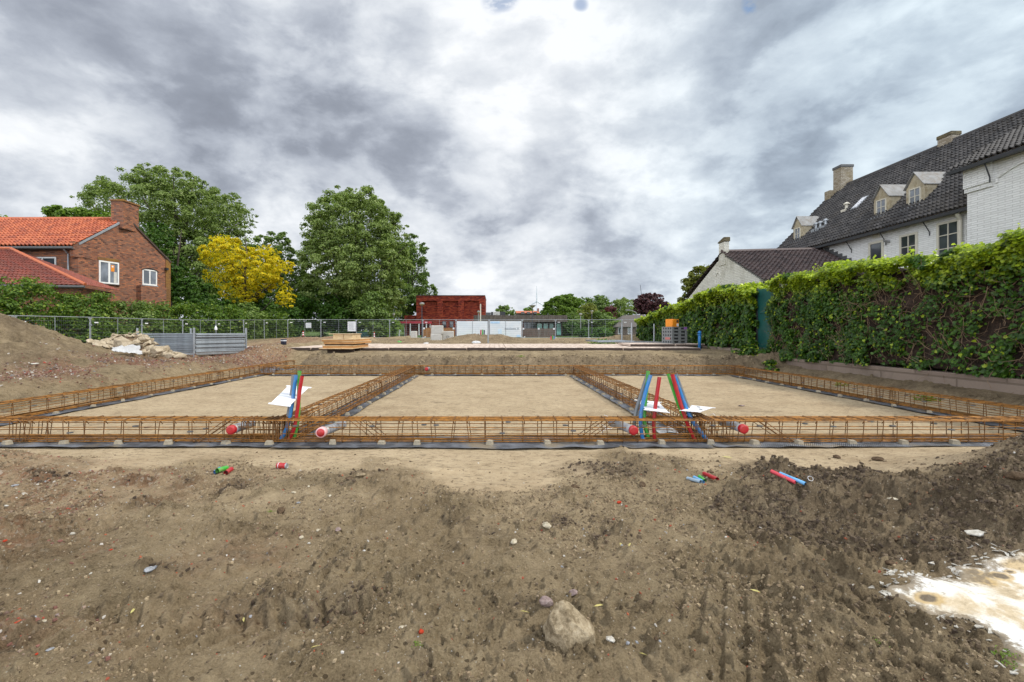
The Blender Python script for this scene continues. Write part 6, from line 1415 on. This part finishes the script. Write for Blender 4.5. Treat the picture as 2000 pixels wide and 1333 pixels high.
# ------------------------------------------------------------------ stones, rubble, debris in the foreground
import bmesh
_bm = bmesh.new(); bmesh.ops.create_icosphere(_bm, subdivisions=4, radius=1); _me = bpy.data.meshes.new('tmp'); _bm.to_mesh(_me); _bm.free()
IV = np.array([v.co[:] for v in _me.vertices]); IF = np.array([p.vertices[:] for p in _me.polygons]); bpy.data.meshes.remove(_me)
_bm = bmesh.new(); bmesh.ops.create_icosphere(_bm, subdivisions=2, radius=1); _me = bpy.data.meshes.new('tmp'); _bm.to_mesh(_me); _bm.free()
IV2 = np.array([v.co[:] for v in _me.vertices]); IF2 = np.array([p.vertices[:] for p in _me.polygons]); bpy.data.meshes.remove(_me)
def rock_mesh(name, s, seed, cuts=12, rough=.06, fine=True, cutr=(.42, .85)):
    r = np.random.default_rng(seed); V, Fc = (IV, IF) if fine else (IV2, IF2)
    n = sphere_dirs(cuts, r); d = r.uniform(cutr[0], cutr[1], cuts)
    dots = V @ n.T; rad = np.where(dots > .05, d[None] / np.maximum(dots, .05), 9).min(1); rad = np.minimum(rad, 1.05)
    P = V * rad[:, None]
    nz = fbm(P[:, 0] * 1.0 + seed, P[:, 1] + P[:, 2] * .7, .7, 4, seed) + fbm(P[:, 2] + 5, P[:, 0] - P[:, 1] * .6, .35, 4, seed + 2) - 1
    P = P * (1 + nz * rough * 2)[:, None] * np.array(s)[None] / 2
    return np_mesh(name, P, Fc, False)
def stone_mat(name, cols, vs=6):
    m, t, b, out = mat(name); p = objc(t); n = t.noise(p, vs, 7, .7); n2 = t.noise(p, vs * 6, 5, .65)
    f = t.math('ADD', t.math('MULTIPLY', n, .6), t.math('MULTIPLY', n2, .4)); t.l.new(t.ramp(f, [(.36 + .28 * i / (len(cols) - 1), c) for i, c in enumerate(cols)]), b.inputs['Base Color'])
    b.inputs['Roughness'].default_value = .9; b.inputs['Specular IOR Level'].default_value = .2; t.l.new(t.bump(f, .9, .02), b.inputs['Normal']); return m
S_PALE = stone_mat('pale_stone', [(.30, .25, .17), (.48, .42, .31), (.62, .57, .47)], 12); S_LIME = stone_mat('sandy_limestone', [(.21, .165, .11), (.40, .325, .225), (.55, .465, .35)], 4)
S_MAUVE = stone_mat('mauve_stone', [(.14, .10, .085), (.27, .20, .185), (.36, .29, .27)], 14); S_GREY = stone_mat('grey_stone', [(.16, .16, .16), (.30, .31, .33), (.46, .47, .49)], 20)
S_RED = stone_mat('red_brick_shard', [(.30, .03, .012), (.46, .05, .02), (.52, .10, .05)], 20); S_BROWN = stone_mat('brown_clod', [(.045, .028, .016), (.10, .065, .038), (.17, .12, .075)], 12)
S_WHITE = stone_mat('white_plaster', [(.30, .27, .22), (.48, .45, .39), (.60, .58, .54)], 10); S_BOULD = stone_mat('sand_crusted_boulder', [(.09, .065, .038), (.19, .145, .088), (.32, .255, .165), (.43, .36, .255)], 9)

def boulder():
    x, y, z = on_ground(1113, 1270)
    pl = [(200, 22, .80), (250, 48, .72), (290, 18, .86), (330, 42, .74), (20, 30, .80), (75, 20, .8), (120, 45, .70), (160, 38, .72), (225, -5, .92), (310, -8, .95), (270, 70, .98), (350, 5, .95), (180, -2, .95)]
    nn = np.array([(math.cos(R(a_)) * math.cos(R(e_)), math.sin(R(a_)) * math.cos(R(e_)), math.sin(R(e_))) for a_, e_, _ in pl]); dd = np.array([q[2] for q in pl])
    dots = IV @ nn.T; rad = np.minimum(np.where(dots > .05, dd[None] / np.maximum(dots, .05), 9).min(1), 1.25); P = IV * rad[:, None]
    nz = (fbm(P[:, 0] * 1.0, P[:, 1] + P[:, 2] * .8, .5, 5, 7) - .5) * .16 + (fbm(P[:, 2] * 1.3, P[:, 0] - P[:, 1], .16, 3, 9) - .5) * .06
    P = P * (1 + nz)[:, None] * np.array([.118, .09, .12]); P[:, 0] -= .35 * np.clip(P[:, 2], 0, 1); o = np_mesh('boulder', P, IF, False)
    b = link('boulder', o, S_BOULD, None, (x, y + .03, z + .055), (0, 0, 0)); tag(b, 'large sand crusted boulder with pointed top, near the bottom edge', 'boulder')
boulder()
STN = [(1066, 1204, 34, 30, S_MAUVE, 'mauve stone just left of the big boulder'), (1121, 1174, 26, 14, S_MAUVE, 'flat mauve stone behind the big boulder'), (1068, 1026, 28, 18, S_PALE, 'pale squared stone block in the middle of the foreground'), (1004, 1061, 22, 14, S_PALE, 'pale triangular stone left of the squared block'),
       (823, 1243, 14, 16, S_RED, 'bright red brick shard in the lower middle'), (784, 1229, 16, 11, S_PALE, 'pale stone left of the red brick shard'), (656, 1201, 15, 10, S_GREY, 'blue grey stone left of the pale stone'), (623, 1028, 13, 10, S_PALE, 'rounded pale stone at the head of a small group'), (589, 1046, 14, 10, S_PALE, 'pale stone left of the brown pebble'),
       (604, 1055, 9, 6, S_WHITE, 'small white pebble below the pale stone'), (580, 1059, 9, 8, S_BROWN, 'brown pebble beside the pale stone'), (660, 1037, 21, 12, S_MAUVE, 'cluster like mauve stone right of the pale stones'), (574, 966, 13, 6, S_PALE, 'flat pale stone behind the brown lump'), (583, 982, 12, 8, S_GREY, 'grey stone behind the brown lump'), (603, 961, 9, 6, S_PALE, 'small pale stone behind the flat one'),
       (644, 972, 8, 7, S_PALE, 'tiny pale stone right of the grey one'), (549, 996, 24, 18, S_BROWN, 'angular brown soil lump left of the pale stones'), (1209, 979, 13, 10, S_RED, 'dark red brick piece behind the squared stone'), (142, 1034, 12, 7, S_WHITE, 'white shard in the brick rubble on the left'), (290, 1110, 30, 9, S_GREY, 'long grey lump of mortar on the left'), (303, 1103, 16, 8, S_GREY, 'short grey mortar piece beside the long one'),
       (65, 1218, 20, 10, S_GREY, 'dark grey stone at the lower left'), (85, 1224, 14, 8, S_PALE, 'pale stone beside the dark grey stone'), (41, 1218, 10, 7, S_PALE, 'small pale stone left of the dark grey stone'), (98, 1267, 17, 7, S_GREY, 'flat bluish stone at the lower left'), (111, 1204, 9, 7, S_MAUVE, 'small mauve stone above the dark grey stone'), (72, 1285, 9, 6, S_RED, 'small red shard at the lower left'), (217, 1077, 8, 5, S_RED, 'orange red shard left of the mortar pieces'), (177, 1130, 8, 5, S_WHITE, 'small white pebble below the mortar pieces'),
       (32, 1236, 14, 9, S_RED, 'dull red brick piece at the left edge'), (10, 1060, 10, 8, S_RED, 'orange brick piece at the left edge'), (45, 965, 18, 8, S_WHITE, 'white plaster piece in the rubble hump on the left'), (30, 955, 15, 7, S_GREY, 'grey chip left of the white plaster piece'), (72, 948, 14, 6, S_WHITE, 'white chip right of the grey chip'), (13, 985, 10, 6, S_WHITE, 'white chip at the left edge'),
       (1693, 1078, 30, 24, S_BROWN, 'round brown clod on the dark slope at the right'), (1738, 1100, 30, 16, S_BROWN, 'dark clod right of the round brown clod'), (1802, 967, 32, 15, stone_mat('rusty_brown_stone', [(.08, .045, .025), (.16, .085, .045), (.22, .13, .075)], 14), 'flat rusty brown stone on the right slope'), (1743, 985, 22, 8, S_PALE, 'pale flat chip below the rusty stone'), (1914, 902, 16, 10, S_BROWN, 'dark brown clod alone on the smooth sand'), (1985, 958, 50, 28, S_BROWN, 'big dark clod at the right edge of the slope'),
       (1748, 1048, 20, 12, S_BROWN, 'dark clod above the plaster spill'), (1850, 970, 22, 12, S_BROWN, 'dark clod right of the rusty stone'), (1194, 1260, 24, 10, S_WHITE, 'pale flat shard right of the big boulder'), (1226, 1274, 12, 10, S_GREY, 'dark grey pebble right of the pale shard'), (1281, 1290, 12, 9, S_BROWN, 'dark pebble near the bottom edge'), (1402, 986, 10, 8, S_BROWN, 'small brown clod below the cut conduits'),
       (708, 1249, 20, 10, S_BROWN, 'dark dip stone left of the red shard'), (683, 938, 26, 12, S_BROWN, 'brown lump in the dug spot left of centre'), (706, 936, 24, 11, stone_mat('sandy_lump', [(.16, .12, .075), (.26, .20, .125), (.34, .27, .17)], 9), 'sandy lump in the dug spot left of centre'), (668, 945, 22, 10, S_BROWN, 'dark lump at the left of the dug spot'),
       (1122, 948, 24, 13, S_BROWN, 'dark clod at the left of the churned patch'), (1255, 940, 22, 14, S_BROWN, 'dark clod right of the churned patch'), (1388, 918, 20, 10, S_BROWN, 'dark clod behind the cut conduits'), (1634, 890, 22, 12, S_BROWN, 'dark clod at the back edge of the right hump'), (1716, 895, 26, 11, S_BROWN, 'long dark clod at the back edge of the right hump'), (1700, 962, 30, 12, S_BROWN, 'dark hollow clod left of the rusty stone')]
for i, (qx, qy, w, h, m_, lb) in enumerate(STN):
    x, y, z = on_ground(qx, qy + h * .35); k = y / F; z0 = gz(x, y)
    me = rock_mesh('stone', (w * k, w * k * .8, max(h * k * .85, w * k * .4)), 100 + i, 20, .04, False, (.55, .85))
    tag(link('stone', me, m_, None, (x, y, z0 + h * k * .18), (0, 0, i * 1.3)), lb, 'stone' if m_ is not S_BROWN else 'clod', 'single stones and clods in the foreground')

def rock_pile():
    r = np.random.default_rng(44); cx, cy = -11.55, 15.5; zb = -1.08; H = .02 - zb; k = 0
    for lv, (rad, n, sz, hh) in enumerate([(1.22, 24, .48, .05), (1.06, 22, .46, .20), (.92, 20, .44, .33), (.76, 18, .42, .46), (.60, 15, .40, .59), (.46, 11, .34, .71), (.28, 8, .28, .84), (.12, 4, .22, .95)]):
        for i in range(n):
            a = 2 * math.pi * (i + r.uniform(-.2, .2)) / n + lv; rr = rad * r.uniform(.88, 1.1); s = sz * r.uniform(.7, 1.25)
            me = rock_mesh('limestone', (s, s * .75, s * r.uniform(.32, .6)), 300 + k, 16, .03, False, (.42, .8))
            x = cx + rr * math.cos(a) * 1.0; y = cy + rr * math.sin(a) * .8
            o = link('limestone', me, S_LIME, None, (x, y, max(zb + H * hh * .95 + r.normal(0, .03), gz(x, y, .1) + .05)), (r.normal(0, .28) + .35 * math.sin(a), r.normal(0, .28) - .35 * math.cos(a), r.uniform(0, 6)))
            tag(o, 'sandy limestone slab in the heap between sand heap and stacked panels', 'stone', 'limestone slabs in a heap'); k += 1
    for (qx, qy, w, h, lb) in ((243, 672, 40, 26, 'largest broad limestone slab low on the left of the heap'), (232, 688, 36, 20, 'broad slab at the foot of the limestone heap, above the white sheet'), (308, 684, 34, 22, 'large slab at the right front of the limestone heap'), (330, 694, 26, 12, 'slab at the right tail of the limestone heap'), (205, 680, 26, 14, 'slab at the left edge of the limestone heap'), (283, 662, 26, 16, 'big slab high on the right of the heap')):
        Y = 14.55 if qy > 668 else 15.0; x, y, z = px(qx, qy, Y); kk = Y / F
        me = rock_mesh('limestone', (w * kk, w * kk * .7, h * kk), 500 + qx, 24, .035, True, (.6, .85)); tag(link('limestone', me, S_LIME, None, (x, y, z), (R(25), 0, .2)), lb, 'stone', 'limestone slabs in a heap')
    # white sheet draped at the foot
    X, Yg = np.meshgrid(np.linspace(-1, 1, 30), np.linspace(-1, 1, 22), indexing='ij'); x = -10.78 + X * .30 + .12 * Yg; y = 14.2 + Yg * .22 + .2 * X; wv = fbm(X, Yg, .4, 3, 3)
    keep = (np.abs(X) ** 1.3 + np.abs(Yg) ** 1.3) < 1.05 + .5 * (wv - .5); n, k2 = X.shape; Z = ground_z(x, y, np.full_like(x, .1)) + .10 + .22 * ss(-.3, 1, Yg) + .12 * (wv - .3)
    i = np.arange((n - 1) * (k2 - 1)); a = (i // (k2 - 1)) * k2 + i % (k2 - 1); Fq = np.stack([a, a + k2, a + k2 + 1, a + 1], 1); kf = keep.ravel()[Fq].all(1)
    o = link('plastic_sheet', np_mesh('plastic_sheet', np.stack([x + 11.0, y - 14.25, Z + 1.1], -1).reshape(-1, 3), Fq[kf]), M['white_plastic'], None, (-11.0, 14.25, -1.1)); tag(o, 'torn white plastic sheet at the foot of the limestone heap', 'plastic sheet')
    x, y, z = px(66, 663, 11.2)
    tag(link('stone', rock_mesh('stone', (.2, .16, .06), 77, 9, .05, False), S_WHITE, None, (x, y, gz(x, y, .1) + .02)), 'flat white stone high on the sand heap at the left', 'stone')
rock_pile()

def cut_conduits():
    def piece(p0, p1, m_, lb, r=.016):
        a = Vector(on_ground(*p0)); b = Vector(on_ground(*p1)); q_ = [(gz(a.x + (b.x - a.x) * u, a.y + (b.y - a.y) * u), u) for u in np.linspace(0, 1, 7)]; sl = q_[-1][0] - q_[0][0]; up_ = max(z_ - (q_[0][0] + sl * u) for z_, u in q_); a.z = q_[0][0] + up_ + r * .7; b.z = q_[-1][0] + up_ + r * .7; c = (a + b) / 2; mb = MB(); mb.tube([a - c, b - c], r, 12, caps=False); mb.tube([a - c, b - c], r * .82, 12, caps=False)
        tag(mb.build('cut_conduit', M[m_], None, True, loc=tuple(c)), lb, 'conduit offcut', 'coloured conduit offcuts lying on the soil')
    piece((424, 934), (443, 927), 'green_plastic', 'short green conduit offcut beside the red one on the left', .024); piece((441, 934), (452, 926), 'red_plastic', 'short red conduit offcut on the left', .022); piece((419, 933), (430, 929), 'blue_plastic', 'short blue conduit offcut left of the green one', .018)
    piece((1343, 931), (1369, 942), 'greyblue', 'pale grey offcut at the left of the middle group'); piece((1356, 931), (1373, 941), 'paleblue', 'pale blue offcut in the middle group'); piece((1366, 931), (1377, 937), 'green_plastic', 'small green offcut in the middle group'); piece((1375, 927), (1401, 937), 'red_plastic', 'red offcut at the right of the middle group', .019)
    piece((1506, 936), (1553, 950), 'palered', 'long pale red offcut in the right pair'); piece((1523, 934), (1573, 951), 'paleblue', 'long pale blue offcut in the right pair')
    x, y, z = on_ground(1583, 951); z = gz(x, y) + .02; r_ = .022
    tag(MB().tube([(r_ * math.cos(a), r_ * .5 * math.sin(a), r_ * .8 * math.sin(a)) for a in np.linspace(0, 2 * math.pi, 15)[:-1]], .0018, 5, closed=True).build('wire_loop', M['board'], None, loc=(x, y, z + .01)), 'small white wire loop at the end of the long blue offcut', 'wire')
    # drinks can
    x, y, z = on_ground(551, 915); t = thing('drinks_can', 'crushed red drinks can lying on the sand left of centre', 'can', (x, y, gz(x, y) + .030), 0, None, (0, R(90), R(-8)))
    MB().lathe([(.020, -.058), (.031, -.050), (.032, -.02), (.027, .0), (.031, .02), (.031, .044)], 16).build('can_body', M['red_plastic'], t, True); MB().lathe([(.031, .045), (.026, .056), (.024, .054), (.001, .053)], 16).build('can_lid', M['galv'], t)
    MB().lathe([(.0322, -.034), (.0322, -.028)], 16).build('white_stripe', M['board'], t)
    # brown flat stone chip on the right sand bed
    x, y, z = on_ground(1448, 794, -1.42); tag(link('stone', rock_mesh('stone', (.16, .09, .04), 88, 9, .04, False), S_MAUVE, None, (x, y, gz(x, y) + .012)), 'flat brown brick lying alone on the right sand bed', 'stone', None)
cut_conduits()

def plaster():
    n = 300; X, Y = np.meshgrid(np.linspace(1.95, 4.2, n), np.linspace(1.6, 3.35, 240), indexing='ij'); m = plaster_mask(X, Y)
    keep = m > 0; z = ground_z(X, Y, np.full_like(X, .005)); k2 = X.shape[1]
    Z = z + .012 * ss(0, .03, m) + .007 * (fbm(X, Y, .18, 4, 55) - .3) * ss(0, .05, m) - .003
    # hollows where water stands
    for (hx, hy, rx) in ((2.40, 2.46, .05), (2.82, 2.78, .03), (3.02, 2.70, .035)): Z = Z - .007 * np.exp(-((X - hx) / rx) ** 2 - ((Y - hy) / rx / .8) ** 2)
    i = np.arange((n - 1) * (k2 - 1)); a = (i // (k2 - 1)) * k2 + i % (k2 - 1); Fq = np.stack([a, a + k2, a + k2 + 1, a + 1], 1)[:, ::-1]; kf = keep.ravel()[Fq].all(1)
    mt, t, b, out = mat('spilled_plaster'); p = wpos(t); n1 = t.noise(p, 3.4, 6, .6, .5); n2 = t.noise(p, 14, 6, .65); n3 = t.noise(p, 60, 4, .6)
    col = t.ramp(n1, [(.38, (.74, .73, .71)), (.49, (.68, .65, .58)), (.58, (.50, .40, .26)), (.68, (.28, .21, .12))]); col = t.mix(t.mapr(n2, .58, .72, 0, .55), col, (.32, .25, .15)); col = t.mix(t.mapr(n3, .62, .74, 0, .5), col, (.25, .2, .13))
    col = t.mix(t.mapr(t.noise(p, 3.7, 3, .5), .66, .74, 0, .35), col, (.52, .66, .70)); sn = t.node('ShaderNodeAttribute', attribute_name='stain').outputs['Fac']; sn = t.math('ADD', sn, t.math('MULTIPLY', t.math('SUBTRACT', n2, .5), .5)); col = t.mix(t.mapr(sn, .18, .40, 0, .85), col, (.44, .30, .12)); col = t.mix(t.mapr(sn, .55, .75, 0, .9), col, (.085, .062, .04))
    ed = t.node('ShaderNodeAttribute', attribute_name='edge').outputs['Fac']; mud = t.math('ADD', t.mapr(ed, 0.0, .16, .34, 0.0), t.math('SUBTRACT', t.noise(p, 22, 6, .7), .5)); col = t.mix(t.mapr(mud, .10, .26, 0, .92), col, (.20, .15, .09))
    t.l.new(col, b.inputs['Base Color']); b.inputs['Roughness'].default_value = .55
    t.l.new(t.bump(t.math('ADD', t.math('MULTIPLY', n2, .7), t.math('MULTIPLY', n3, .3)), .7, .02), b.inputs['Normal'])
    c = np.array([2.9, 2.5, PITZ]); pm_ = np_mesh('plaster_spill', np.stack([X, Y, Z], -1).reshape(-1, 3) - c, Fq[kf], True); st_ = np.zeros_like(X)
    for (qx_, qy_, rr_) in ((1813, 1178, .065), (1902, 1122, .045), (1955, 1131, .06), (1973, 1122, .03), (1925, 1140, .10), (1990, 1110, .12)):
        ax, ay, az = on_ground(qx_, qy_); st_ = np.maximum(st_, gau(X, Y, ax, ay, rr_, rr_ * .7) * (.95 if rr_ < .08 else .5))
    sa_ = pm_.attributes.new('stain', 'FLOAT', 'POINT'); sa_.data.foreach_set('value', st_.ravel().astype(np.float32)); ea = pm_.attributes.new('edge', 'FLOAT', 'POINT'); ea.data.foreach_set('value', m.ravel().astype(np.float32)); o = link('plaster_spill', pm_, mt, None, tuple(c)); tag(o, 'spill of hardened white plaster stained ochre, at the lower right', 'plaster spill')
    # broken flakes round the edge
    r = np.random.default_rng(66); V = []; Fc = []; cnt = 0; c0 = np.array([2.5, 2.5, PITZ])
    while cnt < 190:
        x = r.uniform(1.95, 3.9); y = r.uniform(1.7, 3.3); mm = float(plaster_mask(np.array([x]), np.array([y]))[0])
        if not (-.12 < mm < .02) or r.random() > math.exp(-abs(mm) / .035): continue
        k = int(r.integers(5, 8)); s = r.uniform(.006, .026); ang = np.sort(r.uniform(0, 2 * math.pi, k)); tz = gz(x, y); q = np.stack([np.cos(ang) * s * r.uniform(.6, 1.3, k), np.sin(ang) * s * .6 * r.uniform(.6, 1.3, k)], 1); tilt = r.normal(0, .3, 2)
        zz = q @ tilt + tz + .008; bI = len(V)
        for j in range(k): V.append((x + q[j, 0] - c0[0], y + q[j, 1] - c0[1], zz[j] - c0[2]))
        for j in range(k): V.append((x + q[j, 0] - c0[0], y + q[j, 1] - c0[1], zz[j] - c0[2] - .004))
        Fc.append(tuple(range(bI, bI + k))); Fc.append(tuple(range(bI + 2 * k - 1, bI + k - 1, -1)))
        for j in range(k): Fc.append((bI + j, bI + k + j, bI + k + (j + 1) % k, bI + (j + 1) % k))
        cnt += 1
    mb = MB(); mb.v = V; mb.f = Fc; o = mb.build('plaster_flakes', S_WHITE, None, loc=tuple(c0)); tag(o, 'broken white plaster flakes scattered round the spill', 'plaster flakes', kind='stuff')
    x, y, z = on_ground(1909, 1048); t = MB(); t.poly([(-.055, -.02, 0), (.0, -.035, .0), (.05, -.015, .0), (.06, .01, 0), (.03, .015, 0), (.01, .03, 0), (-.03, .02, 0), (-.06, .01, 0)], (0, 0, .007)); o = t.build('plaster_piece', S_WHITE, None, loc=(x, y, gz(x, y) + .02), rot=(.25, -.1, -.5)); tag(o, 'loose white plaster piece on the dark slope above the spill', 'plaster piece')
plaster()

def gravel():
    def bits(name, xs, ys, sizes, mat_, label, cat, seed, flat=.6):
        r = np.random.default_rng(seed); n = len(xs); base = np.array([(-1, -1, -1), (1, -1, -1), (1, 1, -1), (-1, 1, -1), (-1, -1, 1), (1, -1, 1), (1, 1, 1), (-1, 1, 1)], float) * .5
        Vv = base[None] * r.uniform(.55, 1.0, (n, 8, 3)); Vv[:, 4:, :2] *= .75; Vv = Vv * np.stack([sizes, sizes * r.uniform(.6, 1, n), sizes * r.uniform(.35, flat, n)], 1)[:, None]
        a = r.uniform(0, 2 * math.pi, n); c, s = np.cos(a)[:, None], np.sin(a)[:, None]; tx = r.normal(0, .35, n)[:, None]
        x = Vv[..., 0] * c - Vv[..., 1] * s; y = Vv[..., 0] * s + Vv[..., 1] * c; z = Vv[..., 2] + x * tx
        gzv = ground_z(xs, ys, np.maximum(.0055, ys * .0022)); V = np.stack([x + xs[:, None], y + ys[:, None], z + (gzv + sizes * .12)[:, None]], -1).reshape(-1, 3)
        q = np.array([(0, 3, 2, 1), (4, 5, 6, 7), (0, 1, 5, 4), (1, 2, 6, 5), (2, 3, 7, 6), (3, 0, 4, 7)]); Fq = (np.arange(n)[:, None, None] * 8 + q[None]).reshape(-1, 4)
        cen = np.array([float(xs.mean()), float(ys.mean()), -1.4]); o = link(name, np_mesh(name, V - cen, Fq), mat_, None, tuple(cen)); tag(o, label, cat, kind='stuff')
    def islands(name, stops, rough=.9):
        m, t, b, out = mat(name); r = t.node('ShaderNodeNewGeometry').outputs['Random Per Island']; c = t.ramp(r, stops, 'CONSTANT'); c = t.mix(t.mapr(t.noise(wpos(t), 70, 4, .6), .35, .65, 0, .5), c, t.mix(1.0, c, (.6, .55, .5), 'MULTIPLY')); t.l.new(c, b.inputs['Base Color']); b.inputs['Roughness'].default_value = rough; return m
    mix_ = islands('mixed_gravel', [(0, (.30, .23, .15)), (.30, (.20, .15, .10)), (.5, (.42, .36, .28)), (.66, (.30, .07, .035)), (.80, (.40, .11, .05)), (.86, (.58, .55, .50)), (.94, (.30, .31, .33))])
    rubm = islands('brick_rubble', [(0, (.17, .075, .055)), (.25, (.23, .10, .075)), (.45, (.15, .095, .07)), (.62, (.28, .20, .15)), (.80, (.50, .46, .41)), (.88, (.22, .21, .20)), (.95, (.36, .07, .04))])
    r = np.random.default_rng(90)
    # sparse gravel over the whole foreground
    Y = 1.35 + (r.random(9000) ** .8) * 4.0; X = r.uniform(-1.15, 1.15, 9000) * Y; cl, rb, dk, gr = zones(X, Y); k = r.random(9000) < (1 - .93 * cl) * (.25 + .75 * ss(.4, .6, fbm(X, Y, .5, 3, 92))); k &= plaster_mask(X, Y) < -.02
    X, Y = X[k], Y[k]; bits('gravel', X, Y, (.0025 + .012 * r.random(len(X)) ** 3.2) * (.7 + .25 * Y), mix_, 'fine mixed gravel scattered through the foreground soil', 'gravel', 1)
    # brick rubble on the left of the foreground
    Y = 1.7 + r.random(26000) * 3.8; X = r.uniform(-1.12, 0, 26000) * Y; cl, rb, dk, gr = zones(X, Y); k = r.random(26000) < rb * .75 * ss(.35, .65, fbm(X, Y, .4, 3, 93)); X, Y = X[k], Y[k]
    bits('brick_rubble', X, Y, (.004 + .022 * r.random(len(X)) ** 3.0), rubm, 'crushed brick and mortar rubble at the left of the foreground', 'rubble', 2)
    # brick rubble on the left bank
    Y = 8 + r.random(40000) * 14; X = -8.3 - r.random(40000) ** 1.2 * 5.5; cl, rb, dk, gr = zones(X, Y); k = r.random(40000) < rb * .8; X, Y = X[k], Y[k]
    bits('brick_rubble', X, Y, (.014 + .05 * r.random(len(X)) ** 3.0), rubm, 'reddish brick rubble along the left bank behind the outer cage', 'rubble', 3)
    # soil clods
    clod = islands('soil_clods', [(0, (.20, .148, .088)), (.3, (.27, .20, .122)), (.5, (.13, .094, .056)), (.65, (.35, .27, .165)), (.85, (.24, .18, .11))])
    Y = 1.35 + r.random(110000) ** .75 * 4.3; X = r.uniform(-1.15, 1.15, 110000) * Y; cl, rb, dk, gr = zones(X, Y); k = (r.random(110000) < (1 - .97 * cl) * (.12 + .9 * ss(.46, .62, fbm(X, Y, .6, 3, 94) + .12 * dk))) & (plaster_mask(X, Y) < -.03); X, Y = X[k], Y[k]
    dkk = zones(X, Y)[2] > .38
    bits('soil_clods', X[~dkk], Y[~dkk], (.0035 + .016 * r.random((~dkk).sum()) ** 4.5) * (.7 + .22 * Y[~dkk]), clod, 'crumbs of sandy soil over the churned foreground', 'soil clods', 4, .9)
    clod2 = islands('dark_soil_clods', [(0, (.085, .058, .035)), (.3, (.13, .092, .056)), (.6, (.06, .04, .025)), (.8, (.17, .125, .078))])
    bits('soil_clods', X[dkk], Y[dkk], (.004 + .022 * r.random(dkk.sum()) ** 3.6) * (.7 + .24 * Y[dkk]), clod2, 'dark clods of churned soil on the right of the foreground', 'soil clods', 7, .9)
    Y = np.concatenate([15.9 + r.random(2500) * 1.2, 27.5 + r.random(2500) * 9]); X = np.concatenate([r.uniform(-6.5, 8.8, 2500), r.uniform(-14, 11, 2500)]); bits('soil_clods', X, Y, .02 + .07 * r.random(5000) ** 3, clod, 'soil lumps on the bank and heaps beyond the foundation', 'soil clods', 5, .8)
gravel()

# fallen willow leaves, weeds
def small_green():
    LM = leaf_mat('dry_willow_leaf', [(.45, .33, .10), (.55, .48, .18), (.50, .50, .22), (.40, .45, .2)], .2); r = np.random.default_rng(9)
    for (qx, qy, lb) in [(476, 1193, 'yellow willow leaf on the lower left soil'), (260, 1190, 'curled yellow willow leaf above the tyre track'), (617, 1291, 'curved yellow leaf near the bottom edge'), (1213, 1070, 'pale green willow leaf in the middle right'), (1230, 1086, 'pale leaf beside the green willow leaf'), (1475, 1183, 'long pale willow leaf on the right'), (1515, 1226, 'short pale leaf below the long willow leaf'), (1420, 896, 'yellow straw like leaf behind the cut conduits'), (1169, 1218, 'orange leaf above the big boulder'), (1258, 1297, 'orange leaf right of the big boulder'), (1025, 1224, 'orange brown leaf left of the mauve stone')]:
        x, y, z = on_ground(qx, qy); k = y / F; L = 10 * k; mb = MB(); mb.add([(-L, 0, .0), (-L * .3, L * .22, .004), (L * .4, L * .2, .006), (L, 0, .002), (L * .4, -L * .2, .004), (-L * .3, -L * .22, .002)], [(0, 1, 2, 3, 4, 5)])
        tag(mb.build('fallen_leaf', LM, None, loc=(x, y, gz(x, y) + .012), rot=(.1, 0, r.uniform(0, 6))), lb, 'leaf', 'fallen leaves in the foreground')
    def weed(x, y, s, n, lb, seed):
        n = max(n, 40); rr = np.random.default_rng(seed); P = rr.normal(0, 1, (n, 3)) * (s, s, s * .4); P[:, 2] = np.abs(P[:, 2]) + .01; o = link('weed', leaves_mesh('weed', P, rr.normal(0, .4, (n, 3)) + (0, 0, 1), s * .55, .35, None, seed), BRIGHT, None, (x, y, gz(x, y))); tag(o, lb, 'weed', 'small weeds')
    for i, (qx, qy, s, n, lb) in enumerate([(1964, 1283, .022, 26, 'small green weed at the edge of the plaster spill'), (1970, 1306, .018, 30, 'tiny weed below the plaster spill'), (528, 1005, .014, 26, 'tiny green sprout beside the brown lump'), (1716, 1275, .012, 26, 'tiny sprout near the lower right edge'), (815, 1282, .012, 26, 'small green leaf tuft near the bottom edge')]):
        x, y, z = on_ground(qx, qy); weed(x, y, s, n, lb, i)
    weed(-5.7, 17.0, .10, 60, 'small green weed on the sandy bank left of the plywood stack', 11); weed(8.85, 9.9, .12, 80, 'weed tuft at the wall foot beside the right outer cage', 12); weed(8.9, 12.4, .10, 60, 'weed tuft further along the wall foot', 13); weed(6.2, 27.5, .35, 260, 'green weed clump left of the low rack', 14)
    weed(.9, 16.9, .08, 40, 'tiny weed on the bank behind the right inner cage end', 15)
small_green()
